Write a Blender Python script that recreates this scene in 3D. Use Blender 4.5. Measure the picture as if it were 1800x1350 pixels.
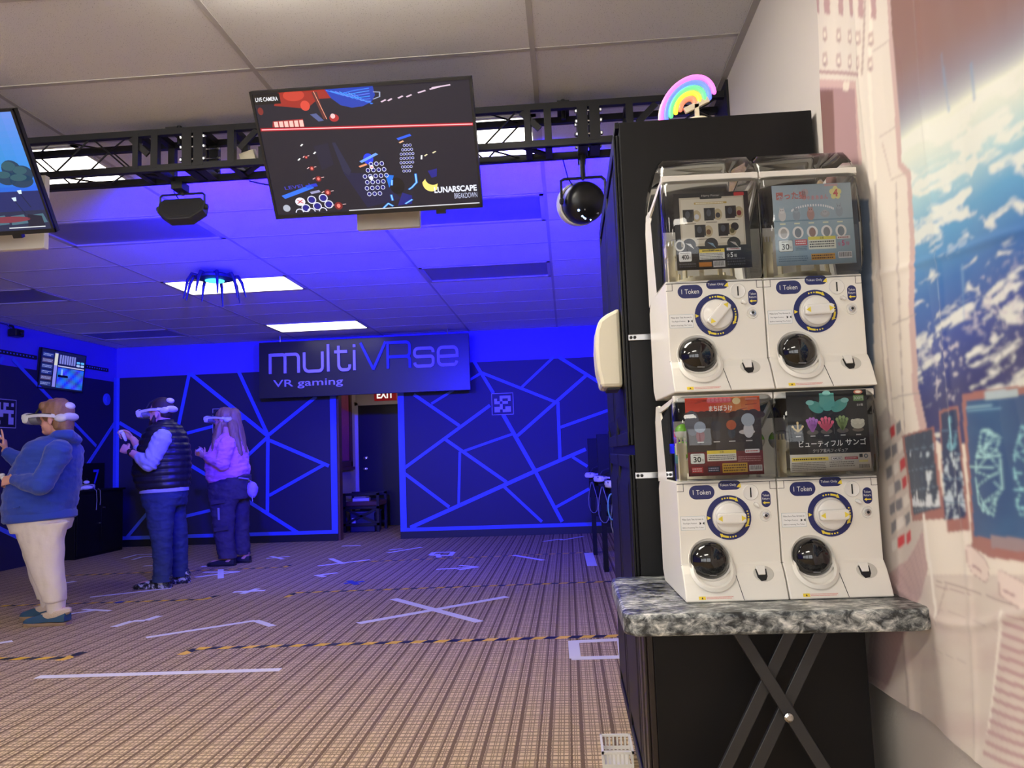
import bpy, bmesh, math, random
import numpy as np
from mathutils import Vector, Matrix, noise

random.seed(7)
for _o in list(bpy.data.objects):
    bpy.data.objects.remove(_o, do_unlink=True)
SC = bpy.context.scene
COL = SC.collection

# ------------------------------------------------------------------ camera
CAM_H, YAW, PITCH, ROLL, FPX = 1.15, 0.069, 0.0894, 0.0365, 1350.0
_f = Vector((-math.sin(YAW)*math.cos(PITCH), math.cos(YAW)*math.cos(PITCH), math.sin(PITCH)))
_r0 = Vector((math.cos(YAW), math.sin(YAW), 0))
_u0 = _r0.cross(_f)
_r = _r0*math.cos(ROLL) - _u0*math.sin(ROLL)
_u = _u0*math.cos(ROLL) + _r0*math.sin(ROLL)
cam_data = bpy.data.cameras.new('camera')
cam_data.sensor_fit = 'HORIZONTAL'; cam_data.sensor_width = 36.0
cam_data.lens = FPX/1800*36; cam_data.clip_start = .02; cam_data.clip_end = 60
cam = bpy.data.objects.new('camera', cam_data); COL.objects.link(cam)
cam.matrix_world = Matrix(((_r.x, _u.x, -_f.x, 0), (_r.y, _u.y, -_f.y, 0), (_r.z, _u.z, -_f.z, CAM_H), (0, 0, 0, 1)))
SC.camera = cam

# ------------------------------------------------------------------ world, exposure, lamp strengths
world = bpy.data.worlds.new('world'); SC.world = world
world.use_nodes = True
world.node_tree.nodes['Background'].inputs[0].default_value = (.97, .98, 1.0, 1)   # overcast daylight outside the shop front
world.node_tree.nodes['Background'].inputs[1].default_value = 3.6
SC.view_settings.view_transform = 'Standard'
SC.view_settings.look = 'None'
SC.view_settings.gamma = 1.0
SC.view_settings.use_curve_mapping = False
SC.view_settings.exposure = 0.12
PANEL_EMIT = 3.6          # lit fluorescent ceiling panels
WRAP_EMIT = 18.0          # deeper wrap-around fixtures on the near side of the truss
BLUE_W = 2100.0            # stage lamps on the truss
BLUE_COL = (.003, .0, 1.0)
SC.cycles.max_bounces = 8
SC.cycles.transparent_max_bounces = 24
SC.cycles.sample_clamp_indirect = 4.0
SC.cycles.caustics_reflective = False
SC.cycles.caustics_refractive = False

# ------------------------------------------------------------------ room dimensions (metres)
HC, XR, XL, YB, YF = 2.91, .84, -6.61, 10.86, -3.6
UP = Vector((0, 0, 1))

def at(u, v, x=None, y=None, z=None):
    """point of the room seen at photo pixel (u, v) that lies on the plane x=, y= or z="""
    d = _f + _r*((u-900)/FPX) - _u*((v-675)/FPX)
    o = Vector((0, 0, CAM_H))
    if z is not None: t = (z-o.z)/d.z
    elif y is not None: t = (y-o.y)/d.y
    else: t = (x-o.x)/d.x
    return o + d*t

# ------------------------------------------------------------------ materials
def srgb(r, g, b):
    def c(x):
        x /= 255.0
        return x/12.92 if x <= .04045 else ((x+.055)/1.055)**2.4
    return (c(r), c(g), c(b))

MATS = {}
def mat(name, col=(.5, .5, .5), rough=.5, metal=0., emit=None, estr=0., spec=.5, bump=None, vary=None, coat=0., sheen=0., trans=0., ior=1.45):
    """bump = (scale, strength, distance); vary = (scale, amount, (sx,sy,sz))"""
    if name in MATS: return MATS[name]
    m = bpy.data.materials.new(name); m.use_nodes = True
    nt = m.node_tree; b = nt.nodes['Principled BSDF']
    b.inputs['Base Color'].default_value = (*col, 1); b.inputs['Roughness'].default_value = rough
    b.inputs['Metallic'].default_value = metal; b.inputs['Specular IOR Level'].default_value = spec
    b.inputs['IOR'].default_value = ior
    if coat: b.inputs['Coat Weight'].default_value = coat
    if sheen: b.inputs['Sheen Weight'].default_value = sheen
    if trans: b.inputs['Transmission Weight'].default_value = trans
    if emit:
        b.inputs['Emission Color'].default_value = (*emit, 1); b.inputs['Emission Strength'].default_value = estr
    if bump or vary:
        tc = nt.nodes.new('ShaderNodeTexCoord')
    if bump:
        n = nt.nodes.new('ShaderNodeTexNoise'); n.inputs['Scale'].default_value = bump[0]; n.inputs['Detail'].default_value = 4
        bp = nt.nodes.new('ShaderNodeBump'); bp.inputs['Strength'].default_value = bump[1]; bp.inputs['Distance'].default_value = bump[2]
        nt.links.new(tc.outputs['Object'], n.inputs['Vector']); nt.links.new(n.outputs['Fac'], bp.inputs['Height'])
        nt.links.new(bp.outputs['Normal'], b.inputs['Normal'])
    if vary:
        mp = nt.nodes.new('ShaderNodeMapping'); mp.inputs['Scale'].default_value = vary[2] if len(vary) > 2 else (1, 1, 1)
        n = nt.nodes.new('ShaderNodeTexNoise'); n.inputs['Scale'].default_value = vary[0]; n.inputs['Detail'].default_value = 5
        mx = nt.nodes.new('ShaderNodeMix'); mx.data_type = 'RGBA'
        mx.inputs['A'].default_value = (*[c*(1-vary[1]) for c in col], 1); mx.inputs['B'].default_value = (*[min(1, c*(1+vary[1])) for c in col], 1)
        nt.links.new(tc.outputs['Object'], mp.inputs['Vector']); nt.links.new(mp.outputs['Vector'], n.inputs['Vector'])
        nt.links.new(n.outputs['Fac'], mx.inputs['Factor']); nt.links.new(mx.outputs['Result'], b.inputs['Base Color'])
    MATS[name] = m
    return m

def attr_mat(name, emit=0., rough=.6, coat=0.):
    if name in MATS: return MATS[name]
    m = bpy.data.materials.new(name); m.use_nodes = True
    nt = m.node_tree; b = nt.nodes['Principled BSDF']
    a = nt.nodes.new('ShaderNodeAttribute'); a.attribute_name = 'Print'
    b.inputs['Roughness'].default_value = rough
    if coat: b.inputs['Coat Weight'].default_value = coat
    if emit:
        b.inputs['Base Color'].default_value = (.01, .01, .012, 1)
        nt.links.new(a.outputs['Color'], b.inputs['Emission Color']); b.inputs['Emission Strength'].default_value = emit
    else:
        nt.links.new(a.outputs['Color'], b.inputs['Base Color'])
    MATS[name] = m
    return m

def clear_mat(name, tint=(.93, .95, .97), refl=.9, rough=.04):
    """thin clear plastic: see-through, with a Fresnel sheen"""
    if name in MATS: return MATS[name]
    m = bpy.data.materials.new(name); m.use_nodes = True
    nt = m.node_tree; nt.nodes.clear()
    out = nt.nodes.new('ShaderNodeOutputMaterial'); mx = nt.nodes.new('ShaderNodeMixShader')
    tr = nt.nodes.new('ShaderNodeBsdfTransparent'); tr.inputs[0].default_value = (*tint, 1)
    gl = nt.nodes.new('ShaderNodeBsdfGlossy'); gl.inputs['Roughness'].default_value = rough
    gl.inputs['Color'].default_value = (refl, refl, refl, 1)
    fr = nt.nodes.new('ShaderNodeFresnel'); fr.inputs['IOR'].default_value = 1.45
    nt.links.new(fr.outputs[0], mx.inputs[0]); nt.links.new(tr.outputs[0], mx.inputs[1]); nt.links.new(gl.outputs[0], mx.inputs[2])
    nt.links.new(mx.outputs[0], out.inputs[0])
    MATS[name] = m
    return m

# ------------------------------------------------------------------ scene objects
def setp(o, label=None, cat=None, group=None, kind=None):
    if label: o['label'] = label
    if cat: o['category'] = cat
    if group: o['group'] = group
    if kind: o['kind'] = kind
    return o

def thing(name, label, cat, loc=(0, 0, 0), rz=0., group=None, kind=None):
    o = bpy.data.objects.new(name, None); COL.objects.link(o)
    o.empty_display_size = .05
    o.location = loc; o.rotation_euler = (0, 0, rz)
    return setp(o, label, cat, group, kind)

class MB:
    """collects shapes; build() links them as ONE mesh object"""
    def __init__(s): s.v = []; s.f = []; s.m = []
    def add(s, vs, fs, mi=0):
        b = len(s.v); s.v += [Vector(p) for p in vs]
        for f in fs: s.f.append([b+i for i in f]); s.m.append(mi)
        return s
    def box(s, a, b, mi=0):
        x0, x1 = sorted((a[0], b[0])); y0, y1 = sorted((a[1], b[1])); z0, z1 = sorted((a[2], b[2]))
        vs = [(x0, y0, z0), (x1, y0, z0), (x1, y1, z0), (x0, y1, z0), (x0, y0, z1), (x1, y0, z1), (x1, y1, z1), (x0, y1, z1)]
        return s.add(vs, [(0, 3, 2, 1), (4, 5, 6, 7), (0, 1, 5, 4), (1, 2, 6, 5), (2, 3, 7, 6), (3, 0, 4, 7)], mi)
    def obox(s, c, ex, ey, ez, mi=0):
        """box with centre c and half-axis vectors"""
        c, ex, ey, ez = Vector(c), Vector(ex), Vector(ey), Vector(ez)
        vs = [c+ex*i+ey*j+ez*k for k in (-1, 1) for i, j in ((-1, -1), (1, -1), (1, 1), (-1, 1))]
        return s.add(vs, [(0, 3, 2, 1), (4, 5, 6, 7), (0, 1, 5, 4), (1, 2, 6, 5), (2, 3, 7, 6), (3, 0, 4, 7)], mi)
    def bar(s, p, q, w, t, n, mi=0, ext=0.):
        """flat bar from p to q, width w across, thickness t along normal n"""
        p, q, n = Vector(p), Vector(q), Vector(n).normalized()
        d = (q-p); L = d.length; d.normalize(); c = d.cross(n).normalized()
        return s.obox((p+q)/2, d*(L/2+ext), c*(w/2), n*(t/2), mi)
    def loft(s, rings, cap=True, mi=0, close=True):
        n = len(rings[0]); b = len(s.v)
        for r in rings: s.v += [Vector(p) for p in r]
        for i in range(len(rings)-1):
            for j in range(n if close else n-1):
                k = (j+1) % n
                s.f.append([b+i*n+j, b+i*n+k, b+(i+1)*n+k, b+(i+1)*n+j]); s.m.append(mi)
        if cap:
            s.f.append([b+j for j in range(n)][::-1]); s.m.append(mi)
            s.f.append([b+(len(rings)-1)*n+j for j in range(n)]); s.m.append(mi)
        return s
    def tube(s, pts, r, n=8, mi=0, cap=True, round_ends=False):
        pts = [Vector(p) for p in pts]
        rs = list(r) if hasattr(r, '__len__') else [r]*len(pts)
        if round_ends:
            d0 = (pts[0]-pts[1]).normalized(); d1 = (pts[-1]-pts[-2]).normalized()
            a, b = rs[0], rs[-1]
            pts = [pts[0]+d0*a*.95, pts[0]+d0*a*.7] + pts + [pts[-1]+d1*b*.7, pts[-1]+d1*b*.95]
            rs = [a*.3, a*.72] + rs + [b*.72, b*.3]
        t0 = (pts[1]-pts[0]).normalized()
        up = Vector((0, 0, 1)) if abs(t0.z) < .9 else Vector((1, 0, 0))
        nx = t0.cross(up).normalized(); rings = []
        for i, p in enumerate(pts):
            t = ((pts[min(i+1, len(pts)-1)]-p).normalized() + (p-pts[max(i-1, 0)]).normalized())
            t = t.normalized() if t.length > 1e-6 else t0
            nx = (nx - t*nx.dot(t)); nx = nx.normalized() if nx.length > 1e-6 else t.orthogonal().normalized()
            ny = t.cross(nx)
            rings.append([p + (nx*math.cos(2*math.pi*j/n) + ny*math.sin(2*math.pi*j/n))*rs[i] for j in range(n)])
        return s.loft(rings, cap, mi)
    def lathe(s, prof, c=(0, 0, 0), axis=(0, 0, 1), n=24, mi=0, cap=True):
        """prof = [(r, h)] about axis through c"""
        ax = Vector(axis).normalized(); a = ax.orthogonal().normalized(); b = ax.cross(a); c = Vector(c)
        rings = [[c + ax*h + (a*math.cos(2*math.pi*j/n)+b*math.sin(2*math.pi*j/n))*max(r, 1e-4) for j in range(n)] for r, h in prof]
        return s.loft(rings, cap, mi)
    def ell(s, c, rx, ry, rz, n=16, m=10, mi=0, rot=None):
        c = Vector(c); rings = []
        for i in range(m+1):
            t = -math.pi/2 + math.pi*i/m; cr = max(math.cos(t), .02)
            ring = [Vector((rx*cr*math.cos(2*math.pi*j/n), ry*cr*math.sin(2*math.pi*j/n), rz*math.sin(t))) for j in range(n)]
            if rot: ring = [rot @ p for p in ring]
            rings.append([c+p for p in ring])
        return s.loft(rings, True, mi)
    def prism(s, poly, o, ex, ey, ez, mi=0):
        """2D polygon (counter-clockwise) in frame o, ex, ey extruded by ez"""
        o, ex, ey, ez = map(Vector, (o, ex, ey, ez)); n = len(poly)
        a = [o+ex*x+ey*y for x, y in poly]; b = [p+ez for p in a]
        fs = [list(range(n))[::-1], list(range(n, 2*n))] + [(i, (i+1) % n, n+(i+1) % n, n+i) for i in range(n)]
        return s.add(a+b, fs, mi)
    def sub(s, off):
        off = Vector(off); s.v = [p-off for p in s.v]; return s
    def xf(s, M):
        s.v = [M @ p for p in s.v]; return s
    def mesh(s, name, mats, smooth=False):
        me = bpy.data.meshes.new(name)
        me.from_pydata([tuple(p) for p in s.v], [], s.f)
        for m in (mats if isinstance(mats, (list, tuple)) else [mats]): me.materials.append(m)
        if any(s.m): me.polygons.foreach_set('material_index', s.m)
        bm = bmesh.new(); bm.from_mesh(me); bmesh.ops.recalc_face_normals(bm, faces=bm.faces); bm.to_mesh(me); bm.free()
        if smooth:
            me.polygons.foreach_set('use_smooth', [True]*len(me.polygons))
            if smooth != 'all': me.set_sharp_from_angle(angle=math.radians(40))
        return me
    def build(s, name, mats, parent=None, smooth=False, off=None, bevel=0.):
        if off is not None: s.sub(off)
        o = bpy.data.objects.new(name, s.mesh(name, mats, smooth)); COL.objects.link(o)
        if parent: o.parent = parent
        if bevel:
            bv = o.modifiers.new('bevel', 'BEVEL'); bv.width = bevel; bv.segments = 2; bv.limit_method = 'ANGLE'; bv.angle_limit = math.radians(35)
        return o

def dup(o, parent=None, deep=True):
    c = o.copy(); COL.objects.link(c)
    if parent: c.parent = parent
    if deep:
        for ch in o.children: dup(ch, c)
    return c

def organic(mb, voxel, smooth=6, fac=.5):
    """one continuous skin over the collected shapes"""
    me = mb.mesh('tmp', [])
    ob = bpy.data.objects.new('tmp', me); COL.objects.link(ob)
    rm = ob.modifiers.new('r', 'REMESH'); rm.mode = 'VOXEL'; rm.voxel_size = voxel
    if smooth:
        sm = ob.modifiers.new('s', 'SMOOTH'); sm.iterations = smooth; sm.factor = fac
    dg = bpy.context.evaluated_depsgraph_get(); dg.update()
    out = bpy.data.meshes.new_from_object(ob.evaluated_get(dg))
    bpy.data.objects.remove(ob, do_unlink=True); bpy.data.meshes.remove(me)
    return out

def organic_obj(name, mb, voxel, material, parent=None, smooth=6, off=None, disp=None):
    me = organic(mb, voxel, smooth); me.name = name
    if disp:
        me.calc_loop_triangles()
        co = [v.co.copy() for v in me.vertices]; no = [v.normal.copy() for v in me.vertices]
        for v, c, n in zip(me.vertices, co, no): v.co = c + n*disp(c, n)
    if off is not None:
        o_ = Vector(off)
        for v in me.vertices: v.co -= o_
    me.materials.clear(); me.materials.append(material)
    me.polygons.foreach_set('use_smooth', [True]*len(me.polygons)); me.update()
    o = bpy.data.objects.new(name, me); COL.objects.link(o)
    if parent: o.parent = parent
    return o

# ------------------------------------------------------------------ flat print (lettering, posters, screens)
_TXT = {}
def text_geo(body, bold=0.):
    k = (body, bold)
    if k not in _TXT:
        cu = bpy.data.curves.new('t', 'FONT'); cu.body = body; cu.size = 1; cu.resolution_u = 3; cu.offset = bold
        cu.align_x = 'LEFT'
        ob = bpy.data.objects.new('t', cu); COL.objects.link(ob)
        dg = bpy.context.evaluated_depsgraph_get(); dg.update()
        me = bpy.data.meshes.new_from_object(ob.evaluated_get(dg))
        vs = [(v.co.x, v.co.y) for v in me.vertices]; fs = [list(p.vertices) for p in me.polygons]
        bpy.data.objects.remove(ob, do_unlink=True); bpy.data.curves.remove(cu); bpy.data.meshes.remove(me)
        if vs:
            x0 = min(v[0] for v in vs); x1 = max(v[0] for v in vs); y0 = min(v[1] for v in vs); y1 = max(v[1] for v in vs)
        else: x0 = y0 = 0; x1 = y1 = 1
        _TXT[k] = (vs, fs, (x0, x1, y0, y1))
    return _TXT[k]

class Print:
    def __init__(s): s.v = []; s.f = []; s.c = []
    def poly(s, pts, col, lay=1):
        b = len(s.v); s.v += [(x, y, lay) for x, y in pts]; s.f.append(list(range(b, b+len(pts)))); s.c.append(col); return s
    def rect(s, x0, y0, x1, y1, col, lay=1, nx=1, ny=1):
        for i in range(nx):
            for j in range(ny):
                a = x0+(x1-x0)*i/nx; b = x0+(x1-x0)*(i+1)/nx; c = y0+(y1-y0)*j/ny; d = y0+(y1-y0)*(j+1)/ny
                cc = col((a+b)/2, (c+d)/2) if callable(col) else col
                s.poly([(a, c), (b, c), (b, d), (a, d)], cc, lay)
        return s
    def rrect(s, cx, cy, w, h, r, col, lay=1, n=6):
        r = min(r, w/2, h/2); pts = []
        for qx, qy, a0 in ((1, 1, 0), (-1, 1, 90), (-1, -1, 180), (1, -1, 270)):
            for i in range(n+1):
                a = math.radians(a0+90*i/n)
                pts.append((cx+qx*(w/2-r)+r*math.cos(a), cy+qy*(h/2-r)+r*math.sin(a)))
        return s.poly(pts, col, lay)
    def ell(s, cx, cy, rx, ry, col, lay=1, n=20, rot=0.):
        c, q = math.cos(rot), math.sin(rot); pts = []
        for i in range(n):
            x = rx*math.cos(2*math.pi*i/n); y = ry*math.sin(2*math.pi*i/n); pts.append((cx+x*c-y*q, cy+x*q+y*c))
        return s.poly(pts, col, lay)
    def ring(s, cx, cy, r0, r1, col, lay=1, n=20, a0=0., a1=360., sy=1.):
        m = n if a1-a0 >= 359.9 else n
        for i in range(m):
            a = math.radians(a0+(a1-a0)*i/m); b = math.radians(a0+(a1-a0)*(i+1)/m)
            s.poly([(cx+r0*math.cos(a), cy+sy*r0*math.sin(a)), (cx+r1*math.cos(a), cy+sy*r1*math.sin(a)), (cx+r1*math.cos(b), cy+sy*r1*math.sin(b)), (cx+r0*math.cos(b), cy+sy*r0*math.sin(b))], col, lay)
        return s
    def line(s, pts, w, col, lay=1):
        for (x0, y0), (x1, y1) in zip(pts[:-1], pts[1:]):
            dx, dy = x1-x0, y1-y0; L = math.hypot(dx, dy) or 1; nx, ny = -dy/L*w/2, dx/L*w/2; ex, ey = dx/L*w*.3, dy/L*w*.3
            s.poly([(x0+nx-ex, y0+ny-ey), (x0-nx-ex, y0-ny-ey), (x1-nx+ex, y1-ny+ey), (x1+nx+ex, y1+ny+ey)], col, lay)
        return s
    def text(s, body, cx, cy, h, col, lay=2, w=None, bold=0., skew=0., align='C', rot=0.):
        """h = height of the drawn glyphs; w = width to fit"""
        vs, fs, (x0, x1, y0, y1) = text_geo(body, bold)
        if not vs: return s
        sy = h/(y1-y0) if y1 > y0 else h
        sx = (w/(x1-x0)) if w else sy
        W = (x1-x0)*sx; ox = cx-W/2 if align == 'C' else cx
        c, q = math.cos(rot), math.sin(rot)
        b = len(s.v)
        for x, y in vs:
            X = ox+(x-x0)*sx+skew*(y-y0)*sy; Y = cy-h/2+(y-y0)*sy
            if rot: X, Y = cx+(X-cx)*c-(Y-cy)*q, cy+(X-cx)*q+(Y-cy)*c
            s.v.append((X, Y, lay))
        for f in fs: s.f.append([b+i for i in f]); s.c.append(col)
        return s
    def smallprint(s, x0, y0, x1, y1, rows, col, lay=2, fill=.5, seed=1):
        """rows of tiny unreadable characters"""
        rr = random.Random(seed); h = (y1-y0)/rows
        for i in range(rows):
            x = x0; end = x1 if i else x1
            end = x1 - (x1-x0)*(rr.random()*.35 if i == 0 else rr.random()*.08)
            while x < end:
                w = h*fill*(.6+rr.random()*1.1)
                s.rect(x, y0+h*(i+.5-fill/2), min(x+w, end), y0+h*(i+.5+fill/2), col, lay); x += w+h*.22
        return s
    def barcode(s, x0, y0, x1, y1, lay=2, seed=3, ink=(.02, .02, .02), bg=(.8, .8, .8)):
        s.rect(x0, y0, x1, y1, bg, lay); rr = random.Random(seed); x = x0+(x1-x0)*.06
        while x < x1-(x1-x0)*.06:
            w = (x1-x0)*(.012+rr.random()*.03); s.rect(x, y0+(y1-y0)*.2, x+w, y1-(y1-y0)*.08, ink, lay+.5); x += w*2
        return s
    def build(s, name, material, parent, fn, eps=.0003, off=None):
        """fn(x, y) -> (point, normal)"""
        me = bpy.data.meshes.new(name); vs = []
        o_ = Vector(off) if off is not None else Vector()
        for x, y, l in s.v:
            p, n = fn(x, y); vs.append(tuple(p+n*(eps*l)-o_))
        me.from_pydata(vs, [], s.f)
        me.materials.append(material)
        at_ = me.color_attributes.new('Print', 'FLOAT_COLOR', 'CORNER')
        arr = []
        for f, c in zip(s.f, s.c): arr += [c[0], c[1], c[2], 1.0]*len(f)
        at_.data.foreach_set('color', arr)
        o = bpy.data.objects.new(name, me); COL.objects.link(o)
        if parent: o.parent = parent
        return o

def flat(o, ex, ey):
    o, ex, ey = Vector(o), Vector(ex), Vector(ey); n = ex.cross(ey).normalized()
    return lambda x, y: (o+ex*x+ey*y, n)

# ================================================================== SETTING
def carpet_mat():
    m = bpy.data.materials.new('woven_carpet'); m.use_nodes = True
    nt = m.node_tree; L = nt.links; b = nt.nodes['Principled BSDF']; b.inputs['Roughness'].default_value = .95; b.inputs['Specular IOR Level'].default_value = .1
    tc = nt.nodes.new('ShaderNodeTexCoord'); sp = nt.nodes.new('ShaderNodeSeparateXYZ'); L.new(tc.outputs['Object'], sp.inputs[0])
    def M(op, a, bb=None, cc=None):
        n = nt.nodes.new('ShaderNodeMath'); n.operation = op
        for i, q in enumerate((a, bb, cc)):
            if q is None: continue
            if isinstance(q, (int, float)): n.inputs[i].default_value = q
            else: L.new(q, n.inputs[i])
        return n.outputs[0]
    x, y = sp.outputs[0], sp.outputs[1]
    def stripe(c, period, width, phase=0.):
        f = M('FRACT', M('ADD', M('DIVIDE', c, period), phase + 100))
        return M('LESS_THAN', f, width/period)
    nz = nt.nodes.new('ShaderNodeTexNoise'); nz.inputs['Scale'].default_value = 60; nz.inputs['Detail'].default_value = 2
    L.new(tc.outputs['Object'], nz.inputs['Vector'])
    wob = M('MULTIPLY', M('SUBTRACT', nz.outputs['Fac'], .5), .006)
    xx = M('ADD', x, wob); yy = M('ADD', y, wob)
    wide = M('MAXIMUM', stripe(xx, .128, .0155), stripe(xx, .128, .009, .30))       # dark lengthwise bands
    thin = M('MAXIMUM', stripe(xx, .0213, .005, .1), stripe(xx, .032, .004, .45))   # thin lengthwise threads
    cross = M('MAXIMUM', stripe(yy, .036, .0085), stripe(yy, .05, .007, .4))         # cross threads
    dash = M('MULTIPLY', stripe(yy, .0085, .0028), .45)
    t = M('MAXIMUM', M('MULTIPLY', wide, .92), M('MAXIMUM', M('MULTIPLY', thin, .7), M('MAXIMUM', M('MULTIPLY', cross, .75), dash)))
    n2 = nt.nodes.new('ShaderNodeTexNoise'); n2.inputs['Scale'].default_value = 320; n2.inputs['Detail'].default_value = 2
    L.new(tc.outputs['Object'], n2.inputs['Vector'])
    t2 = M('ADD', t, M('MULTIPLY', M('SUBTRACT', n2.outputs['Fac'], .5), .5))
    cl = nt.nodes.new('ShaderNodeClamp'); L.new(t2, cl.inputs[0])
    mx = nt.nodes.new('ShaderNodeMix'); mx.data_type = 'RGBA'
    mx.inputs['A'].default_value = (*srgb(224, 196, 148), 1); mx.inputs['B'].default_value = (*srgb(96, 75, 54), 1)
    L.new(cl.outputs[0], mx.inputs['Factor']); L.new(mx.outputs['Result'], b.inputs['Base Color'])
    bp = nt.nodes.new('ShaderNodeBump'); bp.inputs['Strength'].default_value = .5; bp.inputs['Distance'].default_value = .002
    L.new(M('SUBTRACT', 1, cl.outputs[0]), bp.inputs['Height']); L.new(bp.outputs['Normal'], b.inputs['Normal'])
    return m

M_carpet = carpet_mat()
M_wallw = mat('wall_white_paint', srgb(214, 206, 196), .7, bump=(90, .25, .003))
M_walld = mat('wall_navy_paint', srgb(40, 38, 66), .55, bump=(120, .15, .002))
M_strip = mat('blue_strip_paint', srgb(78, 104, 214), .45)
M_wallb = mat('wall_blue_spill_tint', srgb(96, 88, 206), .6, bump=(90, .2, .003))  # white upper wall; the blue lamp spill is put into its base colour
M_base = mat('black_vinyl_base', (.012, .012, .016), .45)
M_black = mat('black_satin', (.012, .012, .014), .35)
M_blackm = mat('black_matte', (.018, .018, .02), .65)
M_steel = mat('bright_steel', (.6, .6, .6), .25, 1.)
M_white = mat('white_plastic', srgb(228, 224, 214), .35)
M_whiteg = mat('white_gloss_plastic', srgb(236, 233, 226), .22, coat=.2)

def ceiling_mat():
    m = mat('mineral_ceiling_tile', srgb(228, 227, 222), .9, bump=(260, .35, .003))
    nt = m.node_tree; b = nt.nodes['Principled BSDF']
    tc = nt.nodes.new('ShaderNodeTexCoord'); v = nt.nodes.new('ShaderNodeTexVoronoi'); v.inputs['Scale'].default_value = 130
    cr = nt.nodes.new('ShaderNodeValToRGB'); cr.color_ramp.elements[0].position = .10; cr.color_ramp.elements[0].color = (*srgb(150, 147, 140), 1)
    cr.color_ramp.elements[1].position = .2; cr.color_ramp.elements[1].color = (*srgb(228, 227, 222), 1)
    nt.links.new(tc.outputs['Object'], v.inputs['Vector']); nt.links.new(v.outputs['Distance'], cr.inputs[0]); nt.links.new(cr.outputs[0], b.inputs['Base Color'])
    return m
M_tile = ceiling_mat()
M_grid = mat('painted_grid_steel', srgb(186, 183, 176), .8)  # darker than the tiles: shadow lines along the bars are in this colour

# floor (room and the passage behind the doorway)
fl = MB().box((XL-.1, YF, -.05), (XR+.1, 13.3, 0)).build('floor', M_carpet); setp(fl, 'brown and tan woven carpet floor', 'floor', kind='structure')

# walls
setp(MB().box((XR, YF, 0), (XR+.1, YB+.1, 3.0)).build('wall_right', M_wallw), 'white painted wall behind the tapestry', 'wall', kind='structure')
# shop front behind the viewer: daylight comes in through three panes
FW = [(-5.9, -3.9), (-3.7, -1.7), (-1.5, .5)]; FZ0, FZ1 = .75, 2.55
wf = MB().box((XL-.1, YF-.1, 0), (XR+.1, YF, FZ0)).box((XL-.1, YF-.1, FZ1), (XR+.1, YF, 3.0))
_e = [XL-.1]+[q for w in FW for q in w]+[XR+.1]
for k in range(0, len(_e), 2): wf.box((_e[k], YF-.1, FZ0), (_e[k+1], YF, FZ1))
setp(wf.build('wall_front', M_wallw), 'white painted shop front wall with three windows', 'wall', kind='structure')
for k, (a_, b_) in enumerate(FW):
    w_ = setp(thing('window_%d' % (k+2), None, None, ((a_+b_)/2, YF-.05, FZ0)), 'shop front window pane with pale frame', 'window', kind='structure')
    f_ = MB()
    for p_, q_ in (((a_, FZ0), (b_, FZ0+.05)), ((a_, FZ1-.05), (b_, FZ1)), ((a_, FZ0), (a_+.05, FZ1)), ((b_-.05, FZ0), (b_, FZ1)), (((a_+b_)/2-.02, FZ0), ((a_+b_)/2+.02, FZ1))):
        f_.box((p_[0], YF-.08, p_[1]), (q_[0], YF-.02, q_[1]))
    f_.build('frame', M_white, w_, off=w_.location)
    pt_ = bpy.data.lights.new('daylight_portal', 'AREA'); pt_.shape = 'RECTANGLE'; pt_.size = b_-a_; pt_.size_y = FZ1-FZ0; pt_.cycles.is_portal = True
    po_ = bpy.data.objects.new('daylight_portal', pt_); COL.objects.link(po_); po_.location = ((a_+b_)/2, YF-.02, (FZ0+FZ1)/2); po_.rotation_euler = (math.radians(90), 0, 0)
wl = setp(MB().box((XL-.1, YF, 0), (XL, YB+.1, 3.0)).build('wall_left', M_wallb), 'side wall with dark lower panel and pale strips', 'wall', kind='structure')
DX0, DX1, DTOP = -3.30, -2.40, 2.12
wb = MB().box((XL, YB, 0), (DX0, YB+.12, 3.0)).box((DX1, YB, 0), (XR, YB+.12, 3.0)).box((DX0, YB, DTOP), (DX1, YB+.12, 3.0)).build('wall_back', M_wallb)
setp(wb, 'far wall in dark paint with crossing pale strips', 'wall', kind='structure')
PZ = 2.46
MB().box((XL, YB-.012, .0), (DX0, YB, PZ)).build('dark_panel', M_walld, wb)
MB().box((DX1, YB-.012, .0), (XR, YB, PZ)).build('dark_panel', M_walld, wb)
MB().box((XL, 4.5, .0), (XL+.012, YB-.012, PZ-.06)).build('dark_panel', M_walld, wl)
setp(MB().box((XL, YB-.03, 0), (DX0-.0, YB-.012, .10)).build('baseboard_back', M_base), 'black vinyl baseboard of the far wall, beside the people', 'baseboard', kind='structure')
setp(MB().box((DX1, YB-.03, 0), (XR, YB-.012, .10)).build('baseboard_right', M_base), 'black vinyl baseboard of the far wall, beyond the doorway', 'baseboard', kind='structure')
# passage behind the doorway
setp(MB().box((-3.75, YB+.12, 0), (-3.60, 13.0, 2.7)).build('wall_passage', M_wallw), 'passage wall with a wood framed window', 'wall', kind='structure')
setp(MB().box((-2.30, YB+.12, 0), (-2.15, 13.0, 2.7)).build('wall_passage_right', M_wallw), 'passage wall opposite the wood framed window', 'wall', kind='structure')
setp(MB().box((-3.60, 12.95, 0), (-2.30, 13.05, 2.7)).build('wall_passage_end', M_wallw), 'passage end wall around the dark exit door', 'wall', kind='structure')
setp(MB().box((-3.75, YB+.12, 2.6), (-2.15, 13.05, 2.65)).build('ceiling_passage', M_wallw), 'plain ceiling over the passage', 'ceiling', kind='structure')

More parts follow.
